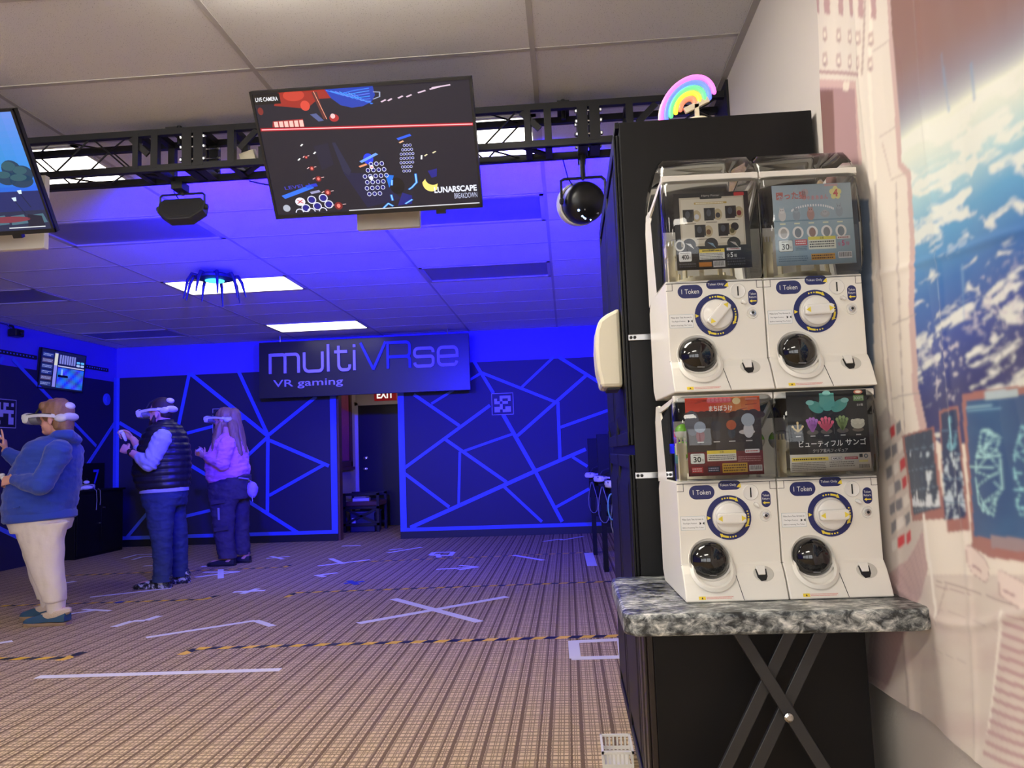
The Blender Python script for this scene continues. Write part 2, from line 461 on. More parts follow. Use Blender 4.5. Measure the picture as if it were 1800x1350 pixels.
# strips on the far wall: (u0,v0,u1,v1,width)
def cr(ox, oy, k, L): return [(ox+a/k, oy+b/k, ox+c/k, oy+d/k, w) for a, b, c, d, w in L]
S = cr(680, 560, 3.375, [
    (100, 890, 612, 515, .045), (100, 915, 370, 1118, .045), (140, 1240, 880, 905, .055), (880, 905, 1180, 775, .05),
    (160, 450, 430, 635, .045), (265, 505, 555, 325, .035), (515, 250, 632, 442, .045), (690, 570, 880, 905, .055), (880, 905, 1040, 1205, .05),
    (560, 320, 1000, 495, .04), (795, 412, 990, 228, .035), (1020, 228, 1270, 385, .045), (1185, 335, 775, 695, .045),
    (1015, 495, 1027, 832, .045), (1030, 645, 1335, 536, .04), (345, 715, 710, 970, .045), (433, 790, 426, 1100, .035),
    (460, 785, 750, 683, .035), (690, 992, 920, 1205, .04), (1005, 1118, 1200, 1010, .04), (1100, 820, 1190, 877, .04)])
S += [(210, 743, 420, 869, .05), (333, 656, 309, 770, .05), (335, 657, 472, 767, .055), (419, 652, 472, 767, .05),
      (300, 769, 433, 734, .045), (415, 820, 472, 767, .05), (473, 764, 556, 697, .05), (474, 774, 578, 819, .05), (471, 767, 470, 900, .05),
      (473, 871, 571, 816, .045), (420, 871, 526, 938, .05), (216, 953, 300, 853, .045), (290, 916, 400, 890, .045)]
for _i, (a, b, c, d, w) in enumerate(S):
    MB().bar(at(a, b, y=YB-.015), at(c, d, y=YB-.015), w, .006+.0004*(_i % 9), (0, 1, 0)).build('trim_strip', M_strip, wb)
# frame strips around the two dark fields
for _i, (p, q, w) in enumerate([((XL+.03, 0.0), (XL+.03, PZ), .06), ((DX0-.045, .10), (DX0-.045, PZ), .09), ((XL, .125), (DX0, .125), .05),
                ((DX1+.045, .10), (DX1+.045, PZ), .09), ((DX1, .125), (XR, .125), .05)]):
    MB().bar((p[0], YB-.016, p[1]), (q[0], YB-.016, q[1]), w, .011+.001*_i, (0, 1, 0)).build('trim_strip', M_strip, wb)
# strips on the left wall
for (a, b, c, d, w) in [(22, 631, 169, 784, .045), (153, 818, 203, 741, .05), (-30, 915, 30, 944, .05), (-20, 655, 6, 628, .05)]:
    MB().bar(at(a, b, x=XL+.015), at(c, d, x=XL+.015), w, .006, (1, 0, 0)).build('trim_strip', M_strip, wl)
MB().bar((XL+.016, YB-.05, 0), (XL+.016, YB-.05, PZ), .07, .007, (1, 0, 0)).build('trim_strip', M_strip, wl)

# ceiling: steel grid, tiles, troffers
GX0, GXS, GY0, GYS = -.08, 1.256, 3.86, .628
xs = [XL] + [GX0-GXS*k for k in range(5, -1, -1)] + [XR]
j0 = math.ceil((YF-GY0)/GYS); j1 = math.floor((YB-GY0)/GYS)
ys = [YF] + [GY0+GYS*j for j in range(j0, j1+1)] + [YB]
ceil = setp(MB().box((XL-.1, YF-.1, 2.98), (XR+.1, YB+.12, 3.06)).build('ceiling', M_wallw), 'suspended grey tile ceiling on a steel grid', 'ceiling', kind='structure')
LIT = {(3, 6): 1, (5, 6): 1, (3, 11): 1, (3, 15): 1}
def cell(xc, yc):
    i = max(k for k in range(len(xs)-1) if xs[k] <= xc); j = max(k for k in range(len(ys)-1) if ys[k] <= yc)
    return i, j
TROFF = []   # x centre, y centre, lit
for x, y, lit, lab in [
    (-3.22, 4.17, 1, 'lit ceiling panel behind the truss, beyond the tree-scene television'),
    (-.71, 4.17, 1, 'lit ceiling panel behind the truss, beyond the moon game television'),
    (-3.22, 7.31, 1, 'lit ceiling panel above the hanging many-legged lamp'),
    (-3.22, 9.82, 1, 'lit ceiling panel just in front of the hanging name sign'),
    (-3.22, 5.43, 0, 'unlit grey ceiling panel above the eight-sided floodlight'),
    (-.71, 5.43, 0, 'unlit grey ceiling panel between the moon game television and the round stage lamp'),
    (-.71, 7.31, 0, 'unlit dark ceiling panel above the end of the name sign away from the people'),
    (-5.73, 7.31, 0, 'unlit dark ceiling panel above the left wall camera'),
    (-5.73, 9.82, 0, 'unlit dark ceiling panel above the wall monitor'),
    (-.71, 2.29, 1, 'lit wrap-around ceiling fixture between the truss and the capsule machines'),
    (-3.22, 1.66, 1, 'lit wrap-around ceiling fixture in front of the tree-scene television'),
    (-.71, -.85, 1, 'lit wrap-around ceiling fixture by the shop windows, on the tapestry side'),
    (-3.22, -.85, 1, 'lit wrap-around ceiling fixture by the shop windows, away from the tapestry'),
]:
    TROFF.append((cell(x, y), lit, lab))
taken = {t[0] for t in TROFF}
tile_cache = {}
for i in range(len(xs)-1):
    for j in range(len(ys)-1):
        if (i, j) in taken: continue
        w = xs[i+1]-xs[i]-.02; d = ys[j+1]-ys[j]-.02
        if w < .03 or d < .03: continue
        k = (round(w, 4), round(d, 4))
        if k not in tile_cache:
            tile_cache[k] = MB().box((-w/2, -d/2, 0), (w/2, d/2, .016)).mesh('ceiling_tile', M_tile)
        o = bpy.data.objects.new('ceiling_tile', tile_cache[k]); COL.objects.link(o); o.parent = ceil
        o.location = ((xs[i]+xs[i+1])/2, (ys[j]+ys[j+1])/2, HC+.001+random.uniform(0, .002))
for x in xs[1:-1]:
    MB().box((x-.012, YF, HC-.001), (x+.012, YB, HC+.03)).build('grid_bar', M_grid, ceil)
for y in ys[1:-1]:
    MB().box((XL, y-.012, HC-.0005), (XR, y+.012, HC+.028)).build('grid_bar', M_grid, ceil)
MB().box((XR-.03, YF, HC-.006), (XR, YB, HC+.0)).build('grid_bar', M_grid, ceil)
MB().box((XL, YF, HC-.006), (XL+.03, YB, HC+.0)).build('grid_bar', M_grid, ceil)

M_lit = mat('lit_diffuser', (.9, .9, .88), .4, emit=(1., .95, .85), estr=PANEL_EMIT)
M_unlit = mat('unlit_prismatic_diffuser', srgb(140, 138, 134), .35, bump=(300, .3, .002))
for (i, j), lit, lab in TROFF:
    x0, x1, y0, y1 = xs[i]+.012, xs[i+1]-.012, ys[j]+.012, ys[j+1]-.012
    t = thing('ceiling_light', lab, 'ceiling light', ((x0+x1)/2, (y0+y1)/2, HC), group='fluorescent ceiling panels')
    off = t.location
    f = MB()
    for a, b in (((x0, y0), (x1, y0+.03)), ((x0, y1-.03), (x1, y1)), ((x0, y0), (x0+.03, y1)), ((x1-.03, y0), (x1, y1))):
        f.box((a[0], a[1], HC-.006), (b[0], b[1], HC+.03))
    f.build('frame', M_grid, t, off=off)
    if lit and y1 < 3.2: MB().prism([(y0+.03-off.y, -.001), (y0+.04-off.y, -.05), (y0+.10-off.y, -.085), (y1-.10-off.y, -.085), (y1-.04-off.y, -.05), (y1-.03-off.y, -.001)], (x0+.03-off.x, 0, 0), (0, 1, 0), (0, 0, 1), (x1-x0-.06, 0, 0)).build('diffuser', mat('wrap_diffuser', (.9, .9, .88), .4, emit=(1., .94, .83), estr=WRAP_EMIT), t)
    elif lit: MB().box((x0+.03, y0+.03, HC-.012), (x1-.03, y1-.03, HC+.01)).build('diffuser', M_lit, t, off=off, bevel=.008)
    else: MB().box((x0+.03, y0+.03, HC+.006), (x1-.03, y1-.03, HC+.03)).build('diffuser', M_unlit, t, off=off)
    MB().box((x0+.01, y0+.01, HC+.03), (x1-.01, y1-.01, HC+.065)).build('housing', M_grid, t, off=off)

# ================================================================== TRUSS, SCREENS, STAGE LAMPS
M_truss = mat('black_powder_coat', (.014, .014, .016), .45)
TY0, TY1, TZ1, TZ0 = 3.66, 3.83, 2.842, 2.655     # front / back chord depth, top / bottom chord height
truss = thing('lighting_truss', 'black box truss of square bars crossing the room under the ceiling', 'truss', (-2.3, TY0, TZ0))
tof = truss.location
for y in (TY0, TY1):
    for z in (TZ0, TZ1):
        MB().box((XL+.005, y-.015, z-.016), (XR-.005, y+.015, z+.016)).build('chord', M_truss, truss, off=tof)
JX = [-4.15, -1.83, .17]           # section joints
def xz(u, v): return at(u, v, y=TY0)
for jx in JX:
    for dx, w in ((-.03, .05), (.03, .05), (-.20, .035), (.20, .035), (-.30, .03)):
        for y in (TY0, TY1):
            MB().box((jx+dx-w/2, y-.017, TZ0), (jx+dx+w/2, y+.017, TZ1)).build('upright', M_truss, truss, off=tof)
        for z in (TZ0, TZ1):
            MB().box((jx+dx-w/2, TY0, z-.016), (jx+dx+w/2, TY1, z+.016)).build('upright', M_truss, truss, off=tof)
    for sx in (-1, 1):              # corner braces of the end frames
        MB().bar((jx+sx*.33, TY0-.002, TZ1-.02), (jx+sx*.24, TY0-.002, TZ1-.11), .03, .012, (0, 1, 0)).build('corner_brace', M_truss, truss, off=tof)
        MB().bar((jx+sx*.33, TY0+.02, TZ0), (jx+sx*.20, TY1-.02, TZ0), .03, .012, (0, 0, 1)).build('corner_brace', M_truss, truss, off=tof)
    for y in (TY0-.01, TY1-.02):
        for z in (TZ0+.035, TZ0+.10, TZ1-.035):
            b = MB().lathe([(.006, -.062), (.006, .062)], (jx, y, z), (1, 0, 0), 8)
            for s in (-1, 1): b.lathe([(.011, 0), (.011, .008), (.006, .012)], (jx+s*.056, y, z), (s, 0, 0), 6)
            b.build('bolt', M_steel, truss, off=tof)
# thin lacing rods between the joints
edges = [XL+.03] + JX + [XR-.03]
for a, b in zip(edges[:-1], edges[1:]):
    lo = a+.34 if a in JX else a; hi = b-.34 if b in JX else b
    n = max(1, round((hi-lo)/.20))
    for k in range(n):
        x0 = lo+(hi-lo)*k/n; x1 = lo+(hi-lo)*(k+1)/n
        up = k % 2 == 0
        for y in (TY0, TY1):
            MB().tube([(x0, y, TZ0 if up else TZ1), (x1, y, TZ1 if up else TZ0)], .0045, 6).build('lacing_rod', M_truss, truss, off=tof)
        for z in (TZ0, TZ1):
            MB().tube([(x0, TY0 if up else TY1, z), (x1, TY1 if up else TY0, z)], .0045, 6).build('lacing_rod', M_truss, truss, off=tof)
for x in (-4.4, -1.95, .05):
    MB().tube([(x, (TY0+TY1)/2, TZ1-.03), (x, (TY0+TY1)/2, HC+.002)], .012, 8).build('ceiling_hanger', M_truss, truss, off=tof)
    MB().box((x-.03, TY0, TZ1+.02), (x+.03, TY1, TZ1+.03)).build('hanger_plate', M_truss, truss, off=tof)
for _x in (XR-.012, XL+.001): MB().box((_x, TY0-.06, TZ0-.05), (_x+.011, TY1+.06, TZ1+.05)).build('wall_plate', M_truss, truss, off=tof)

# pale cardboard shims and a black control box on the truss
cb = thing('control_box', 'small black control box wedged inside the truss', 'box', (-1.40, 3.74, 2.68))
MB().box((-.11, -.045, 0), (.11, .045, .075)).build('case', M_blackm, cb, bevel=.004)
for k in range(3): MB().lathe([(.004, 0), (.004, .006)], (-.075, -.046, .02+.018*k), (0, -1, 0), 8).build('screw', M_steel, cb)
o = MB().obox((0, 0, 0), (.035, .004, .012), (-.004, .03, .012), (-.006, -.008, .03)).build('cardboard_shim', mat('pale_card', srgb(214, 205, 180), .7))
o.location = (-1.575, 3.74, 2.716); setp(o, 'crumpled pale card shim beside the control box on the truss', 'card')
o = MB().box((-.055, -.004, 0), (.055, .004, .036)).build('paper_label', MATS['pale_card']); o.location = (-1.235, 3.69, 2.680)
setp(o, 'flat pale paper slip behind the truss by the moon game television', 'paper')
for k, (x0, x1, dz) in enumerate([(-1.62, -1.28, .035), (-1.5, -1.2, .05)]):
    pts = [(x0+(x1-x0)*t/12, TY1+.02+.004*k, TZ0-.020-dz*math.sin(math.pi*t/12)) for t in range(13)]
    setp(MB().tube(pts, .004, 6).build('hanging_cable', M_blackm), ('shallow' if k == 0 else 'deeper')+' black cable sagging under the truss between floodlight and television', 'cable', 'cables sagging under the truss')

# ---- televisions
def television(name, label, ox, oy, oz, W, t, screen, ex=Vector((1, 0, 0)), tilt_axis=None, foot=True):
    """ox,oy,oz = top left corner of the front face"""
    H = W*.578
    ey = Vector((0, -math.sin(t), math.cos(t))) if tilt_axis is None else tilt_axis
    nz = ex.cross(ey).normalized()
    o = Vector((ox, oy, oz)) - ey*H
    root = thing(name, label, 'television', o + ex*W/2)
    of = root.location
    F = lambda x, y, z: o+ex*x+ey*y+nz*z
    bz = .011
    MB().obox(F(W/2, H/2, -.022), ex*(W/2), ey*(H/2), nz*.016).build('back_shell', M_blackm, root, off=of)
    MB().obox(F(W/2, H*.4, -.05), ex*(W*.32), ey*(H*.28), nz*.016).build('rear_housing', M_blackm, root, off=of)
    bez = MB()
    for a, b in (((0, 0), (W, bz*1.7)), ((0, H-bz), (W, H)), ((0, 0), (bz, H)), ((W-bz, 0), (W, H))):
        bez.obox(F((a[0]+b[0])/2, (a[1]+b[1])/2, -.006), ex*((b[0]-a[0])/2), ey*((b[1]-a[1])/2), nz*.007)
    bez.build('bezel', M_black, root, off=of)
    sw, sh = W-2*bz, H-bz*2.7
    p = Print(); screen(p)
    p.build('screen', attr_mat('screen_glow', 1.15, .25), root, lambda x, y: (F(bz+x*sw, bz*1.7+y*sh, -.004), nz), eps=.0002, off=of)
    MB().obox(F(W*.80, -.008, -.012), ex*.022, ey*.010, nz*.012).build('sensor_nub', M_black, root, off=of)
    return root, F, W, H

def scr_moon(p):
    A = 16/9.
    p.rect(0, 0, 1, 1, srgb(22, 22, 38), 0)  # background lifted so the glare on the screen is in the colour
    p.poly([(.12, 1), (.34, 1), (.36, .93), (.30, .93), (.24, .86), (.17, .88), (.09, .90)], srgb(150, 38, 30), 1)
    p.ell(.235, .885, .022, .04, srgb(210, 70, 55), 2); p.ell(.19, .97, .05, .045, srgb(190, 60, 45), 2); p.ell(.022, .865, .013, .03, srgb(120, 40, 36), 2)
    p.poly([(.275, .985), (.30, .985), (.32, .77), (.31, .77)], srgb(90, 40, 40), 2); p.line([(.285, .99), (.325, .77)], .003, srgb(240, 160, 130), 3)
    # blue planet cut by the top edge
    pts = [(.335, 1.0), (.36, .93), (.40, .87), (.45, .845), (.50, .85), (.545, .88), (.565, .93), (.56, 1.0)]
    p.poly(pts, srgb(24, 58, 170), 1)
    for k in range(7):
        p.line([(.345+.02*k, .99-.006*k), (.40+.02*k, .955-.012*k), (.47+.013*k, .975-.018*k), (.54, .985-.02*k)], .006, srgb(50+20*(k % 3), 120+25*(k % 2), 235), 2)
    p.line([(.555, .90), (.585, .915), (.588, .95), (.56, .955)], .006, srgb(150, 160, 190), 3)
    for x, y, w in ((.60, .875, .018), (.63, .88, .015), (.68, .895, .018), (.72, .90, .02), (.78, .925, .03), (.84, .945, .04), (.87, .955, .08)):
        p.line([(x-w/2, y), (x+w/2, y+.012)], .010, srgb(215, 190, 210), 2)
    p.rect(0, .915, .125, .995, srgb(4, 4, 8), 3); p.text('LIVE CAMERA', .062, .955, .032, srgb(240, 240, 245), 4, w=.105, bold=.012)
    p.poly([(.25, .815), (.28, .82), (.31, .76), (.285, .755)], srgb(80, 90, 140), 2); p.ell(.36, .775, .022, .03, srgb(170, 40, 45), 2); p.ell(.355, .79, .011, .02, srgb(240, 190, 190), 3)
    for k in range(6): p.rect(.074+.024*k, .722, .092+.024*k, .775, srgb(250, 190, 180), 3)
    p.poly([(.06, .715), (.215, .715), (.213, .785), (.07, .78)], srgb(150, 40, 45), 2)
    for w, c in ((.034, (70, 12, 22)), (.022, (170, 25, 45)), (.011, (255, 90, 105)), (.004, (255, 225, 225))):
        p.line([(.012, .715+.004), (.995, .655)], w, srgb(*c), 4-w*20)
    # arena
    p.poly([(.24, .56), (.31, .58), (.32, .40), (.26, .36)], srgb(24, 25, 50), 1); p.poly([(.33, .58), (.345, .58), (.40, .34), (.385, .30), (.36, .34)], srgb(32, 36, 66), 2)
    p.poly([(.36, .33), (.52, .30), (.62, .08), (.45, .02)], srgb(22, 24, 62), 1)
    for x, y, s in ((.195, .475, .006), (.212, .38, .009), (.235, .29, .011), (.268, .17, .012), (.31, .05, .015)):
        p.ell(x, y, s*1.3, s*2.2, srgb(120, 30, 35), 2); p.ell(x, y, s*.6, s*1.2, srgb(245, 120, 110), 3)
        p.line([(x-s*2.4, y), (x-s*1.5, y+.01)], .005, srgb(240, 200, 200), 3); p.line([(x+s*2.4, y+.012), (x+s*1.5, y+.01)], .005, srgb(240, 200, 200), 3)
    for x, y in ((.18, .57), (.235, .50), (.155, .455)): p.line([(x, y), (x+.008, y+.012)], .008, srgb(235, 235, 235), 2)
    def rings(cx, cy, sx, sy, rows, r, skew):
        for j, n in enumerate(rows):
            for i in range(n):
                x = cx+(i-(n-1)/2)*sx+skew*j; y = cy-j*sy
                p.ring(x, y, r*.72, r, srgb(205, 208, 240), 3, 14, sy=A); p.ell(x, y, r*.7, r*.7*A, srgb(20, 20, 120), 2, 12)
    rings(.525, .385, .026, .05, (3, 4, 5, 4, 4, 3), .0105, -.006)
    p.ell(.50, .36, .010, .018, srgb(225, 225, 240), 4); p.text('x', .50, .36, .014, srgb(220, 60, 60), 5); p.ell(.49, .27, .010, .018, srgb(225, 225, 240), 4)
    rings(.683, .52, .014, .035, (3, 4, 5, 5, 5, 4, 3), .0065, -.003)
    p.ell(.49, .43, .024, .045, srgb(30, 60, 230), 1.5); p.poly([(.56, .29), (.60, .28), (.585, .21), (.57, .18)], srgb(20, 110, 220), 2)
    p.line([(.455, .41), (.53, .465)], .018, srgb(110, 160, 240), 3); p.line([(.445, .37), (.475, .385)], .014, srgb(230, 150, 110), 3)
    p.line([(.645, .575), (.70, .60)], .018, srgb(40, 90, 235), 3); p.line([(.65, .545), (.665, .555)], .010, srgb(240, 180, 140), 3)
    # console in the corner
    p.text('LEVEL 1', .125, .235, .028, srgb(60, 60, 200), 3, rot=.12); p.line([(.055, .155), (.19, .225)], .032, srgb(45, 110, 235), 3); p.line([(.175, .23), (.215, .24)], .026, srgb(30, 50, 200), 3)
    p.line([(.19, .175), (.225, .185)], .02, srgb(150, 150, 190), 3)
    for j, n in enumerate((3, 3, 3)):
        for i in range(n):
            x = .125+.058*i-.006*j+.028*(j % 2); y = .105-.058*j+.01*i
            if j == 0 and i == 0: p.ell(x, y, .025, .036, srgb(225, 222, 240), 3); p.text('x', x, y, .03, srgb(200, 50, 60), 4); continue
            if y < .03:
                p.ring(x, .012, .016, .021, srgb(215, 215, 240), 3, 12, 0, 180, sy=1.6)
            else:
                p.ring(x, y, .017, .022, srgb(215, 215, 240), 3, 18, sy=1.6); p.ell(x, y, .016, .026, srgb(24, 24, 130), 2)
    p.ell(.052, .055, .018, .03, srgb(170, 175, 190), 3)
    # figure in blue armour
    p.ell(.61, .19, .035, .07, srgb(8, 8, 14), 2.5); p.poly([(.60, .02), (.67, .03), (.675, .10), (.63, .13)], srgb(22, 28, 120), 2)
    for q in ([(.705, .28), (.705, .21), (.68, .17), (.665, .155)], [(.575, .115), (.578, .07)], [(.64, .035), (.672, .065)], [(.53, .01), (.555, .045), (.575, .02)], [(.588, .24), (.584, .20)]):
        p.line(q, .012, srgb(40, 120, 240), 3); p.line(q, .005, srgb(150, 215, 255), 4)
    p.poly([(.765, .30), (.81, .315), (.805, .25), (.78, .24)], srgb(24, 26, 130), 3); p.line([(.745, .43), (.742, .40)], .008, srgb(230, 230, 230), 3)
    p.line([(.76, .425), (.77, .435)], .008, srgb(230, 220, 180), 3); p.line([(.80, .445), (.812, .455)], .008, srgb(230, 220, 180), 3)
    moon = []
    for k in range(13):
        a = math.radians(175+k*130/12); moon.append((.775+.042*math.cos(a), .20+.075*math.sin(a)))
    for k in range(13):
        a = math.radians(305-k*125/12); moon.append((.785+.036*math.cos(a), .235+.055*math.sin(a)))
    p.poly(moon, srgb(246, 222, 120), 5)
    p.text('LUNARSCAPE', .888, .135, .052, srgb(225, 228, 245), 6, w=.205, bold=.035); p.text('BREAKDOWN', .935, .075, .045, srgb(190, 195, 225), 6, w=.11, bold=.0)
    p.line([(.36, .004), (.995, .004)], .008, srgb(210, 210, 215), 6)

def scr_tree(p):
    def sky(x, y):
        t = min(1, max(0, (y-.3)/.7)); k = .75+.25*math.sin(x*7)
        return srgb(int(30+80*t*k), int(60+70*t+50*(1-abs(y-.55)*2)), int(170+55*k))
    p.rect(0, .28, 1, 1, sky, 0, 18, 14)
    p.rect(0, 0, 1, .28, srgb(34, 40, 70), 0)
    p.poly([(.0, .36), (1, .34), (1, .17), (0, .17)], srgb(28, 38, 96), 1)
    for x, y, rx, ry in ((.90, .53, .05, .08), (.95, .49, .05, .07), (.86, .46, .05, .06), (.93, .43, .06, .06), (.75, .5, .06, .08), (.65, .45, .07, .07), (.3, .5, .09, .09), (.42, .46, .08, .07)):
        p.ell(x, y, rx, ry, srgb(32, 58, 84), 2); p.ell(x-.01, y+.03, rx*.7, ry*.5, srgb(46, 84, 96), 3)
    for x, y in ((.90, .32), (.86, .26), (.7, .3), (.3, .28)):
        p.poly([(x-.012, y+.03), (x+.012, y+.034), (x+.008, y), (x-.006, y)], srgb(200, 220, 235), 4); p.line([(x, y), (x+.03, y-.12)], .005, srgb(22, 30, 60), 3)
    for k in range(9):
        x = .1+.1*k; p.poly([(x, .05), (x+.09, .06), (x+.08, .14), (x+.01, .13)], srgb(70, 104, 120), 2)
    p.ell(.78, .10, .13, .028, srgb(120, 52, 66), 3); p.poly([(.88, .02), (.97, .03), (.97, .12), (.90, .14)], srgb(26, 28, 48), 3)
    p.rect(.78, .02, .97, .028, srgb(220, 225, 230), 4)

TVW, TVT = .965, .566
tv1, F1, _, _ = television('television', 'television showing a moon game with a red beam, hung under the truss', -1.3036, 3.097, 2.739, TVW, TVT, scr_moon)
tv2, F2, _, _ = television('television', 'television showing a blue tree scene, hung under the truss', -2.375-TVW, 3.097, 2.739, TVW, TVT, scr_tree)
M_board = mat('beige_painted_board', srgb(232, 227, 216), .6)
for tv, xa, xb, lab in ((tv1, -.975, -.665, 'beige mounting board behind the moon game television'), (tv2, -3.2, -2.565, 'beige mounting board behind the tree-scene television')):
    t = thing('mounting_board', lab, 'board', ((xa+xb)/2, 3.6, 2.255))
    MB().box((xa, 3.585, 2.255), (xb, 3.62, 2.63)).build('board', M_board, t, off=t.location, bevel=.003)
    MB().box((xa+.08, 3.62, 2.5), (xa+.14, 3.652, 2.86)).box((xa+.16, 3.62, 2.5), (xa+.22, 3.652, 2.86)).build('bracket', M_truss, t, off=t.location)
    MB().tube([((xa+xb)/2, 3.592, 2.50), ((xa+xb)/2, 3.46, 2.495), ((xa+xb)/2, 3.305, 2.488)], .02, 10).build('tilt_arm', M_truss, t, off=t.location)

# ---- stage lamps
def blue_spot(parent, loc, aim, watts, angle=104, blend=1.0, r=.07):
    l = bpy.data.lights.new('lamp_beam', 'SPOT'); l.energy = watts; l.color = BLUE_COL; l.spot_size = math.radians(angle); l.spot_blend = blend; l.shadow_soft_size = r
    o = bpy.data.objects.new('lamp_beam', l); COL.objects.link(o)
    d = Vector(aim)-Vector(loc)
    o.rotation_euler = d.to_track_quat('-Z', 'Y').to_euler(); o.location = Vector(loc)-parent.location; o.parent = parent
    return o
M_lens = mat('blue_lamp_lens', (.1, .1, .8), .2, emit=(.05, .02, 1), estr=6)
fx, fy, fz = -1.995, 3.86, 2.505
fld = thing('floodlight', 'black eight-sided floodlight hanging from the truss on a yoke', 'stage light', (fx, fy, fz-.07)); of = fld.location
def octo(w, h, c): return [(-w+c*1.3, -h), (w-c*1.3, -h), (w, -h+c), (w, h-c*.5), (w-c*.5, h), (-w+c*.5, h), (-w, h-c*.5), (-w, -h+c)]
tl = Vector((0, .35, 1)).normalized(); tn = Vector((0, 1, -.35)).normalized()
MB().prism(octo(.125, .066, .05), Vector((fx, fy-.02, fz)), (1, 0, 0), tl, tn*.06).build('housing', mat('dark_grey_metal', (.03, .03, .034), .5), fld, off=of, bevel=.004)
MB().prism(octo(.105, .048, .04), Vector((fx, fy-.0215, fz)), (1, 0, 0), tl, tn*.004).build('back_plate', mat('dark_grey_metal', (.03, .03, .034), .5), fld, off=of, bevel=.001)
MB().prism(octo(.11, .055, .045), Vector((fx, fy-.02, fz))+tn*.061, (1, 0, 0), tl, tn*.004).build('lens', M_lens, fld, off=of)
yk = [(fx-.122, fy+.005, fz+.01), (fx-.122, fy+.005, fz+.075), (fx-.11, fy+.005, fz+.085), (fx+.11, fy+.005, fz+.085), (fx+.122, fy+.005, fz+.075), (fx+.122, fy+.005, fz+.01)]
MB().tube(yk, .006, 6).build('yoke', M_truss, fld, off=of)
for s in (-1, 1): MB().lathe([(.014, 0), (.016, .006), (.012, .016)], (fx+s*.124, fy+.005, fz+.01), (s, 0, 0), 10).build('knob', M_blackm, fld, off=of)
MB().tube([(fx, fy+.005, fz+.08), (fx, fy+.005, TZ0-.02)], .012, 8).box((fx-.03, TY1-.03, TZ0-.055), (fx+.03, TY1+.05, TZ0-.015)).build('clamp', M_truss, fld, off=of)
MB().tube([(fx-.03, fy, TZ0-.03), (fx-.045, fy, fz+.10), (fx-.02, fy, fz+.06)], .003, 6).build('cord', M_blackm, fld, off=of)
blue_spot(fld, (fx, fy+.10, fz-.04), (-2.6, 9.5, 2.95), BLUE_W)

px, py, pz = .135, 3.80, 2.395
par = thing('stage_light', 'round black stage lamp with blue display dots hanging beside the tall cabinet', 'stage light', (px, py, pz-.1)); of = par.location
ax = Vector((-.34, 1, .22)).normalized()
MB().lathe([(.02, -.075), (.075, -.068), (.095, -.05), (.103, -.02), (.105, .03), (.10, .06)], (px, py, pz), ax, 28).build('housing', mat('glossy_black_shell', (.008, .008, .01), .3), par, smooth=True, off=of)
MB().lathe([(.104, .055), (.112, .058), (.112, .105), (.102, .108), (.10, .06)], (px, py, pz), ax, 28, cap=False).build('white_rim', M_whiteg, par, smooth=True, off=of)
MB().lathe([(.0, .07), (.1, .07), (.1, .075), (0, .078)], (px, py, pz), ax, 24).build('lens', M_lens, par, off=of)
er = ax.cross(UP).normalized()*-1; eu = er.cross(-ax)*1.0
if eu.z < 0: eu = -eu
if er.x < 0: er = -er
M_dot = mat('blue_indicator', (.1, .2, 1), .3, emit=(.25, .45, 1), estr=14)
for a, b, r in ((-.052, -.048, .0055), (-.03, -.075, .0045), (-.021, -.081, .0035), (-.012, -.086, .0045), (.018, -.090, .003)):
    d = math.hypot(a, b); dep = (-.075+.007*(d-.02)/.055 if d < .075 else -.068+.018*(d-.075)/.02)-.001
    MB().ell(Vector((px, py, pz))+er*a+eu*b+ax*dep, r, r, r, 8, 6).build('indicator_dot', M_dot, par, off=of)
MB().ell(Vector((px, py, pz))+er*-.02+eu*-.043-ax*.072, .004, .004, .006, 8, 6).build('button', M_steel, par, off=of)
pr = Print(); pr.text('apeg', 0, 0, .008, srgb(170, 170, 190), 1, w=.03)
pr.build('maker_mark', attr_mat('print_paper'), par, flat(Vector((px, py, pz))+er*.04+eu*-.058-ax*.068, er, eu), off=of)
yk = [Vector((px, py, pz))+er*s*.118+UP*h for s, h in ((-1, 0), (-1, .105))]+[Vector((px, py, pz))+er*s*.10+UP*h for s, h in ((-1, .115), (1, .14))]+[Vector((px, py, pz))+er*.118+UP*h for h in (.125, 0)]
MB().tube(yk, .0075, 6).build('yoke', M_truss, par, off=of)
for s in (-1, 1): MB().lathe([(.016, 0), (.016, .012), (.01, .016)], Vector((px, py, pz))+er*s*.112, er*s, 10).build('knob', M_blackm, par, off=of)
MB().tube([(px, py, pz+.115), (px, py, pz+.14), (px, py, TZ0-.01)], [.006, .014, .014], 8).box((px-.02, TY1-.03, TZ0-.035), (px+.02, TY1+.05, TZ0+.045)).build('clamp', M_truss, par, off=of)
MB().tube([(px-.10, TY1, TZ0), (px-.075, TY1-.03, pz+.13), (px-.05, py-.03, pz+.075)], .0035, 6).build('cord', M_blackm, par, off=of)
blue_spot(par, Vector((px, py, pz))+ax*.13, (-1.4, 9.5, 2.85), BLUE_W)

